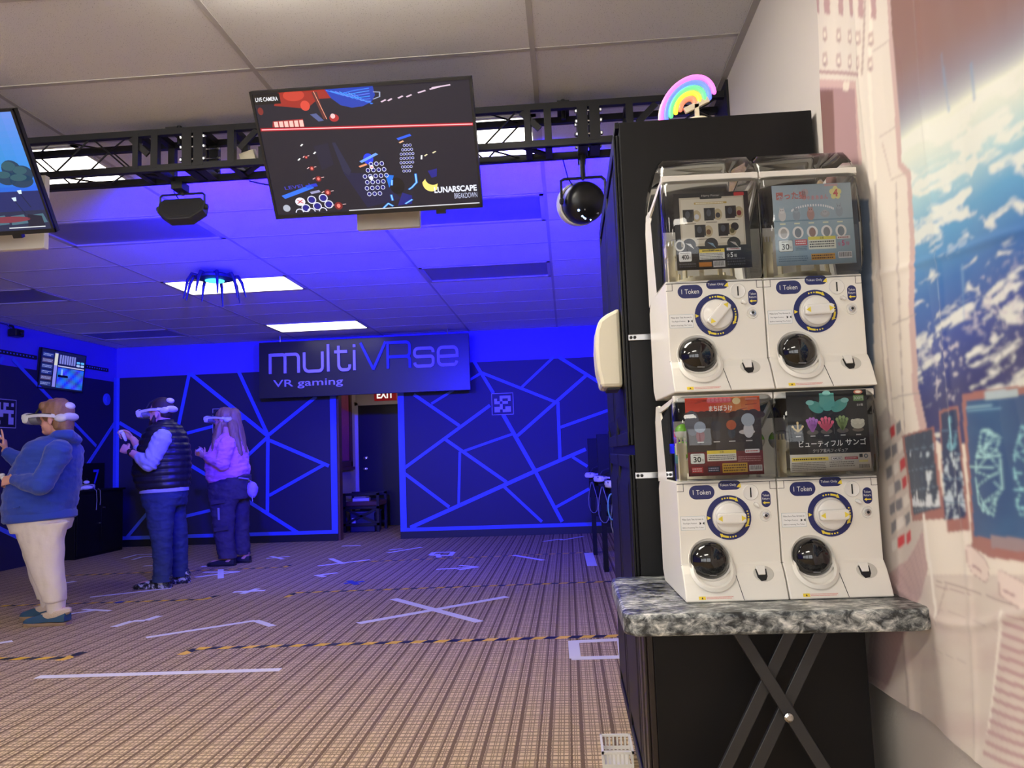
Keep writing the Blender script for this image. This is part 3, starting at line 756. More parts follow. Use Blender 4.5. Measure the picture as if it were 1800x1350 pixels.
# ---- many-legged lamp under the third lit panel
sx, sy, sz = -3.16, 6.72, 2.875
sp = thing('legged_lamp', 'dark blue hanging lamp with long bent spider legs under a lit ceiling panel', 'lamp', (sx, sy, sz-.2)); of = sp.location
M_sp = mat('dark_blue_metal', (.02, .025, .07), .5)
MB().lathe([(.03, 0), (.15, -.005), (.17, -.02), (.165, -.04), (.06, -.055), (.02, -.058)], (sx, sy, sz), (0, 0, 1), 24).build('body', M_sp, sp, smooth=True, off=of)
MB().lathe([(.012, 0), (.012, HC-sz+.002)], (sx, sy, sz), (0, 0, 1), 8).build('stem', M_sp, sp, off=of)
MB().lathe([(.02, -.058), (.085, -.054), (.08, -.063), (.02, -.066)], (sx, sy, sz), (0, 0, 1), 20).build('glow_ring', mat('cyan_lamp', (.1, .6, .9), .3, emit=(.05, .55, 1), estr=3), sp, off=of)
for k in range(9):
    a = math.radians(20+40*k); dx, dy = math.cos(a), math.sin(a)
    MB().tube([(sx+dx*.12, sy+dy*.12, sz-.025), (sx+dx*.20, sy+dy*.20, sz-.01), (sx+dx*.235, sy+dy*.235, sz-.07), (sx+dx*.27, sy+dy*.27, sz-.205-.02*(k % 3))], [.014, .016, .014, .006], 8).build('leg', M_sp, sp, off=of)

# ---- hanging name sign
SY = 10.5
a = at(455, 602, y=SY); b = at(823, 586, y=SY); c = at(828, 684, y=SY); d = at(456, 702, y=SY)
SX0, SX1, SZ0, SZ1 = (a.x+d.x)/2, (b.x+c.x)/2, (c.z+d.z)/2, min(HC-.02, (a.z+b.z)/2)
sg = thing('name_sign', 'long dark hanging sign with raised name letters above the doorway', 'sign', ((SX0+SX1)/2, SY, SZ0)); of = sg.location
MB().box((SX0, SY, SZ0), (SX1, SY+.04, SZ1)).build('panel', mat('satin_black_acrylic', (.022, .022, .026), .32), sg, off=of, bevel=.004)
for x in (SX0+.3, SX1-.3): MB().tube([(x, SY+.02, SZ1-.01), (x, SY+.02, HC+.003)], .008, 8).build('hanging_rod', M_steel, sg, off=of)
def ribbon(p, q_pts, w):
    """2D stroke with mitred joints -> list of quads"""
    q_pts = [q for i, q in enumerate(q_pts) if i == 0 or math.hypot(q[0]-q_pts[i-1][0], q[1]-q_pts[i-1][1]) > .02]
    n = len(q_pts); L = []; R = []
    for i in range(n):
        a = Vector(q_pts[max(i-1, 0)]); b = Vector(q_pts[i]); c = Vector(q_pts[min(i+1, n-1)])
        d0 = (b-a).normalized() if i > 0 else (c-b).normalized(); d1 = (c-b).normalized() if i < n-1 else d0
        n0 = Vector((-d0.y, d0.x)); n1 = Vector((-d1.y, d1.x)); m = (n0+n1).normalized(); k = w/2/max(.7, m.dot(n0))
        L.append(b+m*k); R.append(b-m*k)
    for i in range(n-1): p.append([R[i], R[i+1], L[i+1], L[i]])
def arc(cx, cy, r, a0, a1, n=6): return [(cx+r*math.cos(math.radians(a0+(a1-a0)*i/n)), cy+r*math.sin(math.radians(a0+(a1-a0)*i/n))) for i in range(n+1)]
def glyph(ch):
    """strokes in units where x height = 1; returns (advance, strokes)"""
    if ch == 'm': return 1.98, [[(0, 0), (0, 1)], [(0, .93)]+[(.6, .93)]+arc(.72, .78, .15, 90, 0)+[(.87, 0)], [(.87, .93), (1.45, .93)]+arc(1.45, .73, .2, 90, 0)+[(1.65, 0)]]
    if ch == 'u': return 1.38, [[(0, 1)]+[(0, .3)]+arc(.25, .3, .25, 180, 270)+arc(.85, .25, .2, -90, 0)+[(1.05, 1)]]
    if ch == 'l': return .48, [[(0, 0), (0, 1.35)]]
    if ch == 't': return 1.02, [[(.12, 1.25), (.12, .3)]+arc(.37, .3, .25, 180, 270)+[(.6, .05)]+arc(.6, .2, .15, -90, 0)+[(.75, .3)], [(-.12, .95), (.62, .95)]]
    if ch == 'i': return .36, [[(0, 0), (0, 1)], [(0, 1.14), (0, 1.28)]]
    if ch == 'V': return 1.55, [[(0, 1.35), (.7, 0.05), (.74, .05), (1.44, 1.35)]]
    if ch == 'R': return 1.52, [[(0, 0), (0, 1.28), (1.05, 1.28)]+arc(1.05, 1.08, .2, 90, 0)+arc(1.05, .78, .2, 0, -90)+[(.0, .58)], [(1.0, .58)]+arc(1.05, .38, .2, 90, 0)+[(1.25, 0)]]
    if ch == 's': return 1.32, [[(1.05, .72)]+arc(.88, .76, .17, 0, 90)+[(.2, .93)]+arc(.2, .73, .2, 90, 180, 4)+arc(.15, .68, .15, 180, 270, 4)+[(.9, .53)]+arc(.9, .38, .15, 90, 0, 4)+arc(.87, .24, .18, 0, -90, 4)+[(.2, .06)]+arc(.18, .24, .18, 270, 180, 4)]
    if ch == 'e': return 1.2, [[(.04, .50), (1.08, .50), (1.08, .70)]+arc(.85, .70, .23, 0, 90)+[(.25, .93)]+arc(.25, .70, .23, 90, 180)+arc(.25, .30, .23, 180, 270)+[(.85, .07)]+arc(.87, .25, .18, -90, 0)]
M_let1 = mat('pale_letter_acrylic', srgb(150, 140, 190), .45); M_let2 = mat('blue_letter_acrylic', srgb(28, 44, 150), .45)
SW, SH = SX1-SX0, SZ1-SZ0
word = 'multiVRse'; adv = sum(glyph(ch)[0] for ch in word)
x0, x1 = SX0+.055*SW, SX0+.945*SW
k = (x1-x0)/(adv-.1); base = SZ0+.43*SH; xh = .285
cx_ = x0
for i, ch in enumerate(word):
    ad, st = glyph(ch); m = MB(); quads = []
    for s_ in st: ribbon(quads, s_, .155)
    for _q, q in enumerate(quads):
        m.prism([(cx_+p[0]*k-SX0, p[1]*xh) for p in q], Vector((SX0, SY-.001, base)), (1, 0, 0), (0, 0, 1), (0, -.016-.0004*(_q % 12), 0))
    ob_ = m.build('letter_'+ch.lower(), M_let2 if ch in 'VR' else M_let1, sg, off=of)
    if ch in 'VR': ob_['label'] = 'blue raised capital letter'
    cx_ += ad*k
pr = Print(); pr.text('VR gaming', 0, 0, .13, srgb(150, 142, 192), 1, w=1.0, bold=.008)
pr.build('tagline_lettering', attr_mat('print_paper'), sg, flat((SX0+.235*SW, SY-.003, SZ0+.235*SH), (1, 0, 0), (0, 0, 1)), off=of)

# ================================================================== TALL CABINET, TABLE, CAPSULE MACHINES
M_cab = mat('black_stained_wood', (.006, .006, .0068), .45, spec=.3, vary=(3, .25, (8, 8, .6)))
M_cabd = mat('dark_brown_stained_wood', (.022, .015, .013), .4, vary=(3, .3, (8, 8, .6)))
CX0, CX1, CY0, CY1, CZ = .210, .825, 2.44, 3.60, 2.21
cabt = thing('tall_cabinet', 'tall black wooden cabinet with panelled doors behind the capsule machines', 'cabinet', ((CX0+CX1)/2, (CY0+CY1)/2, 0)); of = cabt.location
MB().box((CX0, CY0, .06), (CX1, CY1, CZ)).build('body', M_cab, cabt, off=of, bevel=.003)
MB().box((CX0-.012, CY0-.0, CZ-.02), (CX0, CY1, CZ)).build('top_moulding', M_cab, cabt, off=of)
for yy in (CY0, CY1-.06):
    for xx in (CX0, CX1-.05): MB().box((xx, yy, 0), (xx+.05, yy+.06, .06)).build('foot', M_cab, cabt, off=of)
def panelled(parent, x, y0, y1, z0, z1, cols, mt, off):
    d = MB().box((x-.010, y0, z0), (x, y1, z1)).build('door', mt, parent, off=off, bevel=.003)
    st = .055; w = (y1-y0-st*(cols+1))/cols
    for c_ in range(cols):                      # raised stiles, sunken panels with sloping moulding
        a = y0+st+(w+st)*c_
        MB().add([(x-.0105, a, z0+st), (x-.0105, a+w, z0+st), (x-.0105, a+w, z1-st), (x-.0105, a, z1-st),
                  (x-.020, a+.03, z0+st+.05), (x-.020, a+w-.03, z0+st+.05), (x-.020, a+w-.03, z1-st-.05), (x-.020, a+.03, z1-st-.05)],
                 [(0, 1, 5, 4), (1, 2, 6, 5), (2, 3, 7, 6), (3, 0, 4, 7), (4, 5, 6, 7), (0, 3, 2, 1)]).build('door_panel', mt, d, off=off)
    fr = MB()
    for k in range(cols+1): fr.box((x-.018, y0+(w+st)*k, z0), (x-.010, y0+(w+st)*k+st*.8, z1))
    fr.box((x-.0175, y0, z1-st*.8), (x-.010, y1, z1)).box((x-.0175, y0, z0), (x-.010, y1, z0+st*.8)).build('door_frame', mt, d, off=off, bevel=.003)
    return d
ymid = (CY0+CY1)/2
for ya, yb in ((CY0+.02, ymid-.004), (ymid+.004, CY1-.01)):
    panelled(cabt, CX0, ya, yb, 1.16, CZ-.035, 1, M_cab, of)
    panelled(cabt, CX0, ya, yb, .09, 1.13, 1, M_cab, of)

# table with a marbled top and crossed folding legs
def marble_mat():
    m = bpy.data.materials.new('black_white_marble_film'); m.use_nodes = True
    nt = m.node_tree; L = nt.links; b = nt.nodes['Principled BSDF']; b.inputs['Roughness'].default_value = .35
    tc = nt.nodes.new('ShaderNodeTexCoord'); mp = nt.nodes.new('ShaderNodeMapping'); mp.inputs['Scale'].default_value = (.8, 1.5, 1.2)
    n1 = nt.nodes.new('ShaderNodeTexNoise'); n1.inputs['Scale'].default_value = 38; n1.inputs['Detail'].default_value = 7; n1.inputs['Roughness'].default_value = .68; n1.inputs['Distortion'].default_value = .5
    n2 = nt.nodes.new('ShaderNodeTexNoise'); n2.inputs['Scale'].default_value = 7; n2.inputs['Detail'].default_value = 3
    ad = nt.nodes.new('ShaderNodeMath'); ad.operation = 'MULTIPLY_ADD'; ad.inputs[1].default_value = .5; 
    r = nt.nodes.new('ShaderNodeValToRGB'); e = r.color_ramp.elements
    e[0].position = .58; e[0].color = (*srgb(14, 15, 17), 1); e[1].position = .93; e[1].color = (*srgb(226, 226, 220), 1)
    q = e.new(.68); q.color = (*srgb(58, 62, 64), 1); q = e.new(.78); q.color = (*srgb(132, 136, 135), 1)
    L.new(tc.outputs['Object'], mp.inputs[0]); L.new(mp.outputs[0], n1.inputs['Vector']); L.new(tc.outputs['Object'], n2.inputs['Vector'])
    L.new(n2.outputs['Fac'], ad.inputs[0]); L.new(n1.outputs['Fac'], ad.inputs[2]); L.new(ad.outputs[0], r.inputs[0]); L.new(r.outputs[0], b.inputs['Base Color'])
    return m
TBZ = .758
tab = thing('folding_table', 'folding table with black and white marbled top and crossed black legs', 'table', (.475, 2.13, 0)); of = tab.location
def rrpoly(x0, y0, x1, y1, r, n=6):
    pts = []
    for cx, cy, a0 in ((x1-r, y1-r, 0), (x0+r, y1-r, 90), (x0+r, y0+r, 180), (x1-r, y0+r, 270)):
        pts += [(cx+r*math.cos(math.radians(a0+90*i/n)), cy+r*math.sin(math.radians(a0+90*i/n))) for i in range(n+1)]
    return pts
MB().prism(rrpoly(.115, 1.87, .833, 2.43, .045), (0, 0, TBZ-.052), (1, 0, 0), (0, 1, 0), (0, 0, .052)).build('top', marble_mat(), tab, off=of, bevel=.009)
M_leg = mat('black_leg_steel', (.03, .03, .032), .35)
for yy, s in ((1.985, 1), (2.005, -1), (2.36, 1), (2.38, -1)):
    for d in ((0, .075) if s == -1 and yy < 2.2 else (0,)):
        pa = at(1268, 1105, y=yy) if s == 1 else at(1398+d*0, 1100, y=yy)
        pa = Vector((.395 if s == 1 else .62-d, yy, TBZ-.055)); pb = Vector((.78 if s == 1 else .24-d, yy, .012))
        MB().bar(pa, pb, .030, .013, (0, 1, 0)).build('leg', M_leg, tab, off=of, bevel=.002)
for x in (.78, .24): MB().tube([(x, 1.98, .010), (x, 2.385, .010)], .010, 8).build('foot_rail', M_leg, tab, off=of)
pc = Vector((.505, 1.97, .48))
MB().lathe([(.011, 0), (.011, .006), (.006, .009)], pc+Vector((.002, .004, .006)), (0, -1, 0), 12).build('pivot_bolt', M_steel, tab, off=of)

# low black cabinet under the table
lc = thing('low_cabinet', 'low black cabinet with brown panelled side standing under the marbled table', 'cabinet', (.475, 2.27, 0)); of = lc.location
MB().box((.205, 2.12, .03), (.755, 2.345, TBZ-.06)).build('body', mat('black_laminate', (.0045, .0045, .0055), .45, spec=.3), lc, off=of, bevel=.002)
for xx in (.21, .71):
    for yy in (2.125, 2.30): MB().box((xx, yy, 0), (xx+.04, yy+.04, .03)).build('foot', M_blackm, lc, off=of)
for a, b in ((2.125, 2.228), (2.235, 2.34)):
    d = MB().box((.190, a, .05), (.205, b, TBZ-.07)).build('door', M_cabd, lc, off=of, bevel=.002)
    MB().box((.182, a+.02, .09), (.190, b-.02, TBZ-.11)).build('door_panel', M_cabd, d, off=of, bevel=.003)

# white slotted basket on the carpet
bk = thing('plastic_basket', 'small white slotted plastic basket on the carpet beside the low cabinet', 'basket', (.17, 2.93, 0)); of = bk.location
bx0, bx1, by0, by1, bh = .075, .19, 2.86, 3.04, .075
b_ = MB().box((bx0+.01, by0+.01, 0), (bx1-.01, by1-.01, .004))
b_.box((bx0, by0, bh-.008), (bx1, by0+.008, bh)).box((bx0, by1-.008, bh-.008), (bx1, by1, bh)).box((bx0, by0, bh-.008), (bx0+.008, by1, bh)).box((bx1-.008, by0, bh-.008), (bx1, by1, bh))
for k in range(8):
    x = bx0+.006+(bx1-bx0-.012)*k/7
    for y in (by0+.004, by1-.004): b_.bar((x, y, 0), (x, y, bh-.004), .006, .003, (0, 1, 0))
for k in range(10):
    y = by0+.006+(by1-by0-.012)*k/9
    for x in (bx0+.004, bx1-.004): b_.bar((x, y, 0), (x, y, bh-.004), .006, .003, (1, 0, 0))
for z in (.004, .02): b_.box((bx0+.002, by0+.002, z), (bx1-.002, by0+.006, z+.012)).box((bx0+.002, by1-.006, z), (bx1-.002, by1-.002, z+.012))
b_.build('rim_and_slats', M_white, bk, off=of)

# wall dispenser on the cabinet side
ds = thing('towel_dispenser', 'cream plastic dispenser fixed to the side of the tall cabinet', 'dispenser', (CX0-.09, 2.62, 1.36)); of = ds.location
prof = [(.0, 0), (.072, .0), (.074, .02), (.083, .06), (.086, .13), (.081, .19), (.069, .225), (.042, .243), (0, .262)]
x0 = CX0-.020
for (ya, yb, nm) in ((2.515, 2.605, 'cover'), (2.607, 2.70, 'back_shell')):
    k0 = 1.0
    MB().prism([(-a, b) for a, b in prof], (x0, ya, 1.352), (1, 0, 0), (0, 0, 1), (0, yb-ya, 0)).build(nm, mat('cream_plastic', srgb(222, 214, 190), .35), ds, off=of, bevel=.012)
MB().box((x0-.05, 2.53, 1.345), (x0-.01, 2.69, 1.352)).build('outlet', M_blackm, ds, off=of)
# steel straps holding the machines to the cabinet
for z, lab in ((1.50, 'small steel strap joining the upper capsule machine to the tall cabinet'), (1.065, 'small steel strap joining the lower capsule machine to the tall cabinet')):
    t = thing('steel_strap', lab, 'bracket', (.235, 2.43, z))
    MB().box((-.028, .003, -.010), (.045, .0065, .010)).build('plate', M_steel, t, bevel=.002)
    for x in (-.02, -.008): MB().lathe([(.005, 0), (.005, .004)], (x, .003, 0), (0, -1, 0), 8).build('screw', M_blackm, t)

# neon rainbow lamp on the cabinet
rb = thing('rainbow_lamp', 'glowing neon rainbow lamp on a white stand on top of the tall cabinet', 'lamp', (.475, 2.50, CZ)); of = rb.location
M_stand = mat('white_lamp_stand', srgb(240, 228, 200), .4)
MB().lathe([(.045, 0), (.045, .008), (.035, .016), (.012, .02)], (.475, 2.50, CZ), (0, 0, 1), 24).build('base', M_stand, rb, smooth=True, off=of)
MB().box((.468, 2.494, CZ+.015), (.482, 2.506, CZ+.07)).build('stem', M_stand, rb, off=of)
MB().bar((.435, 2.50, CZ+.05), (.515, 2.50, CZ+.085), .018, .012, (0, 1, 0)).build('cloud_bar', M_stand, rb, off=of)
cxr, czr = .434, CZ+.066
for i, (r, c_, e) in enumerate([(.092, (1, .16, .75), 1.5), (.075, (.10, .16, 1), 1.7), (.058, (.12, .85, .22), 1.2), (.041, (1, .62, .05), 1.3), (.025, (1, .18, .10), 1.4)]):
    a0, a1 = (205, 10) if i == 0 else (200-3*i, 2)
    def rp(rr, a): 
        a = math.radians(a); q = Vector((rr*math.cos(a), rr*1.05*math.sin(a))); s_ = math.radians(14); return Vector((cxr+.012+q.x*math.cos(s_)-q.y*math.sin(s_)*-.4, 2.50, czr+q.y+q.x*.28))
    pts = [rp(r, a0+(a1-a0)*k/22) for k in range(23)]
    MB().tube(pts, .0076, 10, round_ends=True).build('neon_tube', mat('neon_%d' % i, c_, .3, emit=c_, estr=e), rb, smooth='all', off=of)
    MB().tube([p+Vector((0, .008, 0)) for p in pts], .0085, 8).build('tube_backing', M_stand, rb, off=of)
MB().tube([(.475, 2.506, CZ+.05), (.56, 2.55, CZ+.03), (.66, 2.60, CZ+.004), (.80, 2.60, CZ+.004)], .003, 6).build('cord', M_blackm, rb, off=of)

# ---- capsule machines
M_mach = mat('machine_white_plastic', srgb(238, 234, 224), .32, bump=(400, .05, .0005))
M_clear = clear_mat('clear_case_plastic')
M_navy = mat('navy_print', srgb(34, 40, 98), .4)
M_smoke = mat('smoked_black_dome', (.006, .006, .007), .06, coat=.6)
M_dark = mat('dark_recess', (.008, .008, .009), .5)
M_cream = mat('cream_inner_plastic', srgb(226, 214, 176), .45)
M_print = attr_mat('print_paper')
NAVY = srgb(34, 40, 98); WHT = srgb(240, 240, 236); YEL = srgb(236, 214, 70)

MW = .258; PY = .046                       # unit width, depth of the front panel behind the chute lip
COVER = [(.046, .300), (.020, .304), (.002, .320), (-.008, .350), (-.012, .390), (-.010, .430), (-.002, .470), (.012, .498), (.030, .512)]
def cover_prof(upper):
    k = 1.29 if upper else 1.06
    return [(y, .30+(z-.30)*k) for y, z in COVER]
def cover_pt(z, upper):
    CV = cover_prof(upper)
    for (ya, za), (yb, zb) in zip(CV[:-1], CV[1:]):
        if za <= z <= zb:
            t = (z-za)/(zb-za); return ya+(yb-ya)*t, None
    return CV[-1][0], None
def poster_fn(x, y, upper=False):
    """x,y in metres from the poster's lower left; lies just inside the clear cover"""
    z = (.322+y*1.20) if upper else (.314+y*1.09); return Vector((-MW/2+.028+x*1.03, .0145, z)), Vector((0, -1, 0))

def machine_panel():
    out = {}
    def P(n): out[n] = Print(); return out[n]
    pw, ph, top = MW, .215, .300
    X = lambda u: -pw/2+u*pw; Z = lambda v: top-v*ph
    p = P('token_label'); p.rrect(X(.25), Z(.135), .066, .036, .018, NAVY, 1); p.text('1 Token', X(.25), Z(.135), .0125, WHT, 2, w=.046)
    p = P('token_only_label'); p.rrect(X(.53), Z(.06), .058, .024, .012, NAVY, 1); p.text('Token Only', X(.515), Z(.06), .008, WHT, 2, w=.042)
    p.poly([(X(.625), Z(.05)), (X(.64), Z(.04)), (X(.645), Z(.095)), (X(.60), Z(.085))], YEL, 2)
    p = P('token_return_label'); p.rrect(X(.885), Z(.24), .0235, .042, .0117, NAVY, 1); p.text('Token', X(.885), Z(.195), .0058, WHT, 2, w=.017); p.text('Return', X(.885), Z(.235), .0058, WHT, 2, w=.018)
    p.poly([(X(.85), Z(.285)), (X(.875), Z(.265)), (X(.875), Z(.278)), (X(.92), Z(.278)), (X(.92), Z(.292)), (X(.875), Z(.292)), (X(.875), Z(.305))], YEL, 2)
    p = P('instruction_sticker'); p.rrect(X(.145), Z(.50), .063, .036, .001, srgb(150, 175, 180), 1); p.rrect(X(.145), Z(.50), .0618, .0348, .001, srgb(240, 240, 238), 1.5)
    for k, t in enumerate(('Make Sure Two Arrows In', 'The Right Position', 'Before Inserting The Token')):
        p.text(t, X(.145)-(.008 if k == 1 else 0), Z(.455+.05*k), .0044, srgb(30, 30, 30), 2, w=.054 if k != 1 else .036)
    for s in (-1, 1): p.poly([(X(.235)+s*.0012, Z(.505)), (X(.235)+s*.0062, Z(.487)), (X(.235)+s*.0062, Z(.523))], srgb(10, 10, 10), 2)
    return out

POSTERS = []
def poster_box(p):        # dark poster with a parchment field and small boxes
    W, H = .190, .172
    BR = srgb(64, 52, 36)
    p.rect(0, 0, W, H, srgb(28, 26, 27), 0, 1, 10)
    p.rect(.014, .052, W-.012, H-.010, srgb(196, 184, 160), 1, 1, 7)
    p.rect(.018, .058, W-.016, H-.014, srgb(214, 204, 184), 1.5, 1, 6)
    p.rrect(W*.5, H-.008, .056, .013, .003, srgb(30, 28, 28), 2); p.text('Harry Potter', W*.5, H-.0075, .006, srgb(190, 186, 178), 3, w=.046)
    p.rrect(W*.88, H-.006, .026, .008, .002, srgb(210, 60, 60), 2)
    p.rect(.052, H-.026, .135, H-.0215, srgb(190, 160, 90), 2); p.smallprint(.056, H-.0255, .130, H-.022, 1, srgb(235, 225, 195), 3, .7)
    for i, (x, y) in enumerate(((.034, .122), (.088, .124), (.142, .127), (.062, .087), (.122, .088))):
        p.rect(x-.012, y-.015, x+.012, y+.013, srgb(22, 21, 24), 3); p.rect(x+.012, y-.012, x+.016, y+.013, srgb(48, 46, 48), 3); p.ell(x, y+.002, .006, .008, srgb(70, 74, 82), 4)
        p.ell(x+.023, y-.002, .011, .013, srgb(186, 166, 128), 2.5); p.ell(x+.023, y-.004, .006, .006, [srgb(200, 200, 205), srgb(40, 36, 40), srgb(120, 30, 34), srgb(110, 74, 40), srgb(90, 84, 40)][i], 4)
        p.rect(x-.008, y-.020, x+.02, y-.0185, srgb(120, 110, 90), 3)
    p.ell(.152, .093, .010, .009, srgb(24, 22, 24), 4)
    for x, c in ((.034, srgb(230, 226, 220)), (.090, srgb(120, 150, 170)), (.147, srgb(190, 180, 170))):
        p.ell(x, .056, .017, .014, srgb(24, 23, 26), 3); p.poly([(x-.010, .060), (x+.006, .050), (x+.012, .046), (x+.004, .058)], c, 4)
    p.ring(.010, .055, .009, .013, srgb(225, 222, 214), 4, 16)
    p.rrect(.022, .030, .032, .022, .003, srgb(235, 234, 230), 3); p.text('400', .022, .029, .011, srgb(20, 20, 20), 4, w=.018, bold=.02); p.text('円', .0335, .027, .005, srgb(20, 20, 20), 4); p.smallprint(.010, .036, .034, .039, 1, srgb(60, 60, 60), 4)
    p.rect(.058, .037, .122, .045, srgb(232, 205, 80), 3); p.smallprint(.066, .0385, .115, .0435, 1, srgb(40, 40, 40), 4); p.rect(.058, .022, .122, .037, srgb(232, 230, 222), 3); p.smallprint(.060, .0225, .120, .0365, 4, srgb(80, 80, 80), 4)
    p.rect(.128, .040, .164, .046, srgb(235, 232, 228), 3); p.smallprint(.131, .0415, .162, .0445, 1, srgb(190, 40, 40), 4)
    p.text('全', .131, .029, .008, srgb(230, 228, 222), 4); p.text('5', .140, .030, .011, srgb(240, 240, 236), 4, bold=.02); p.text('種', .149, .028, .007, srgb(230, 228, 222), 4)
    p.rect(.056, .006, .088, .016, srgb(205, 130, 50), 3); p.barcode(.092, .004, .122, .018, 3); p.smallprint(.128, .006, .175, .024, 3, srgb(90, 90, 96), 3); p.smallprint(.006, .005, .05, .016, 2, srgb(90, 90, 96), 3)
def poster_cats(p):       # pale blue poster of round cats
    W, H = .200, .180
    p.rect(0, 0, W, H, lambda x, y: srgb(*[int(a+(b-a)*y/H) for a, b in zip((140, 164, 178), (168, 182, 190))]), 0, 1, 14)
    p.text('困った猫', .048, H-.024, .018, srgb(196, 120, 112), 3, w=.076, bold=.03); p.text('ちゃぁぁぁん', .108, H-.030, .012, srgb(206, 150, 150), 3, w=.066, bold=.03)
    for k in range(5): p.ell(.160+.009*math.cos(k*1.257+.3), H-.022+.009*math.sin(k*1.257+.3), .0065, .0065, srgb(232, 222, 150), 2.5)
    p.ell(.160, H-.022, .011, .011, srgb(232, 222, 150), 2.6); p.text('4', .160, H-.022, .017, srgb(205, 100, 96), 4, bold=.04)
    p.ell(.083, H-.018, .009, .008, srgb(190, 170, 170), 3); p.rrect(.150, H-.004, .034, .005, .001, srgb(206, 170, 170), 2)
    for k in range(20):
        a = .5+2.1*k/19; p.rect(.100-.060*math.cos(a)-.0016, H-.070+.020*math.sin(a), .100-.060*math.cos(a)+.0016, H-.070+.020*math.sin(a)+.005, srgb(240, 236, 232), 3)
    p.rect(0, .098, W, .101, srgb(120, 146, 160), 1)
    cols = [(206, 200, 196), (150, 158, 166), (176, 140, 132), (168, 166, 168), (150, 160, 170)]
    for i, c in enumerate(cols):
        x = .022+.036*i; y = .112+(.005 if i == 4 else 0)
        p.ell(x, y, .0095 if i != 3 else .012, .013 if i != 3 else .008, srgb(*c), 3, 16); p.ell(x, y+.010 if i != 3 else y+.003, .007, .006, srgb(*[min(255, q+12) for q in c]), 3.5, 12)
        for s in (-1, 1): p.poly([(x+s*.006, y+.013), (x+s*.002, y+.014), (x+s*.005, y+.019)], srgb(*c), 3.6) if i != 3 else None
        p.ell(x-.0025, y+.011 if i != 3 else y+.004, .0009, .0012, srgb(40, 36, 36), 4, 6); p.ell(x+.0025, y+.011 if i != 3 else y+.004, .0009, .0012, srgb(40, 36, 36), 4, 6)
        p.rect(x-.007, .0915, x+.007, .0945, srgb(224, 222, 190), 3); p.ell(x+.001, .073, .0140, .0135, srgb(236, 230, 224), 2); p.ell(x+.001, .072, .0085, .0105, srgb(*[int(q*.85) for q in c]), 3)
    p.rrect(.026, .044, .036, .026, .003, srgb(30, 36, 40), 2); p.rrect(.026, .044, .0345, .0245, .003, srgb(228, 232, 226), 2.5); p.text('30', .025, .042, .0135, srgb(24, 28, 30), 4, w=.019, bold=.02); p.text('元', .0385, .040, .005, srgb(30, 30, 30), 4); p.smallprint(.016, .051, .034, .0545, 1, srgb(60, 60, 60), 4)
    p.rect(.050, .044, .080, .057, srgb(196, 96, 100), 2); p.smallprint(.052, .0455, .078, .0555, 2, srgb(240, 226, 220), 3); p.smallprint(.050, .032, .080, .042, 3, srgb(90, 110, 124), 2)
    p.rect(.083, .034, .152, .062, srgb(226, 224, 206), 2); p.rect(.083, .055, .152, .062, srgb(226, 212, 90), 3); p.text('注意', .117, .0585, .005, srgb(40, 40, 40), 4); p.smallprint(.086, .037, .150, .053, 3, srgb(70, 70, 70), 3)
    p.text('全', .160, .044, .008, srgb(190, 100, 130), 3); p.text('5', .170, .045, .012, srgb(196, 90, 124), 3, bold=.03); p.text('種', .181, .044, .008, srgb(190, 100, 130), 3); p.rrect(.172, .058, .034, .007, .001, srgb(222, 214, 210), 3); p.smallprint(.158, .0555, .186, .060, 1, srgb(150, 60, 60), 4)
    p.rect(.088, .010, .148, .024, srgb(206, 152, 60), 2); p.smallprint(.090, .0115, .146, .0225, 2, srgb(90, 60, 30), 3); p.barcode(.156, .012, .190, .026, 3, 8); p.smallprint(.006, .008, .080, .022, 3, srgb(96, 118, 134), 2)
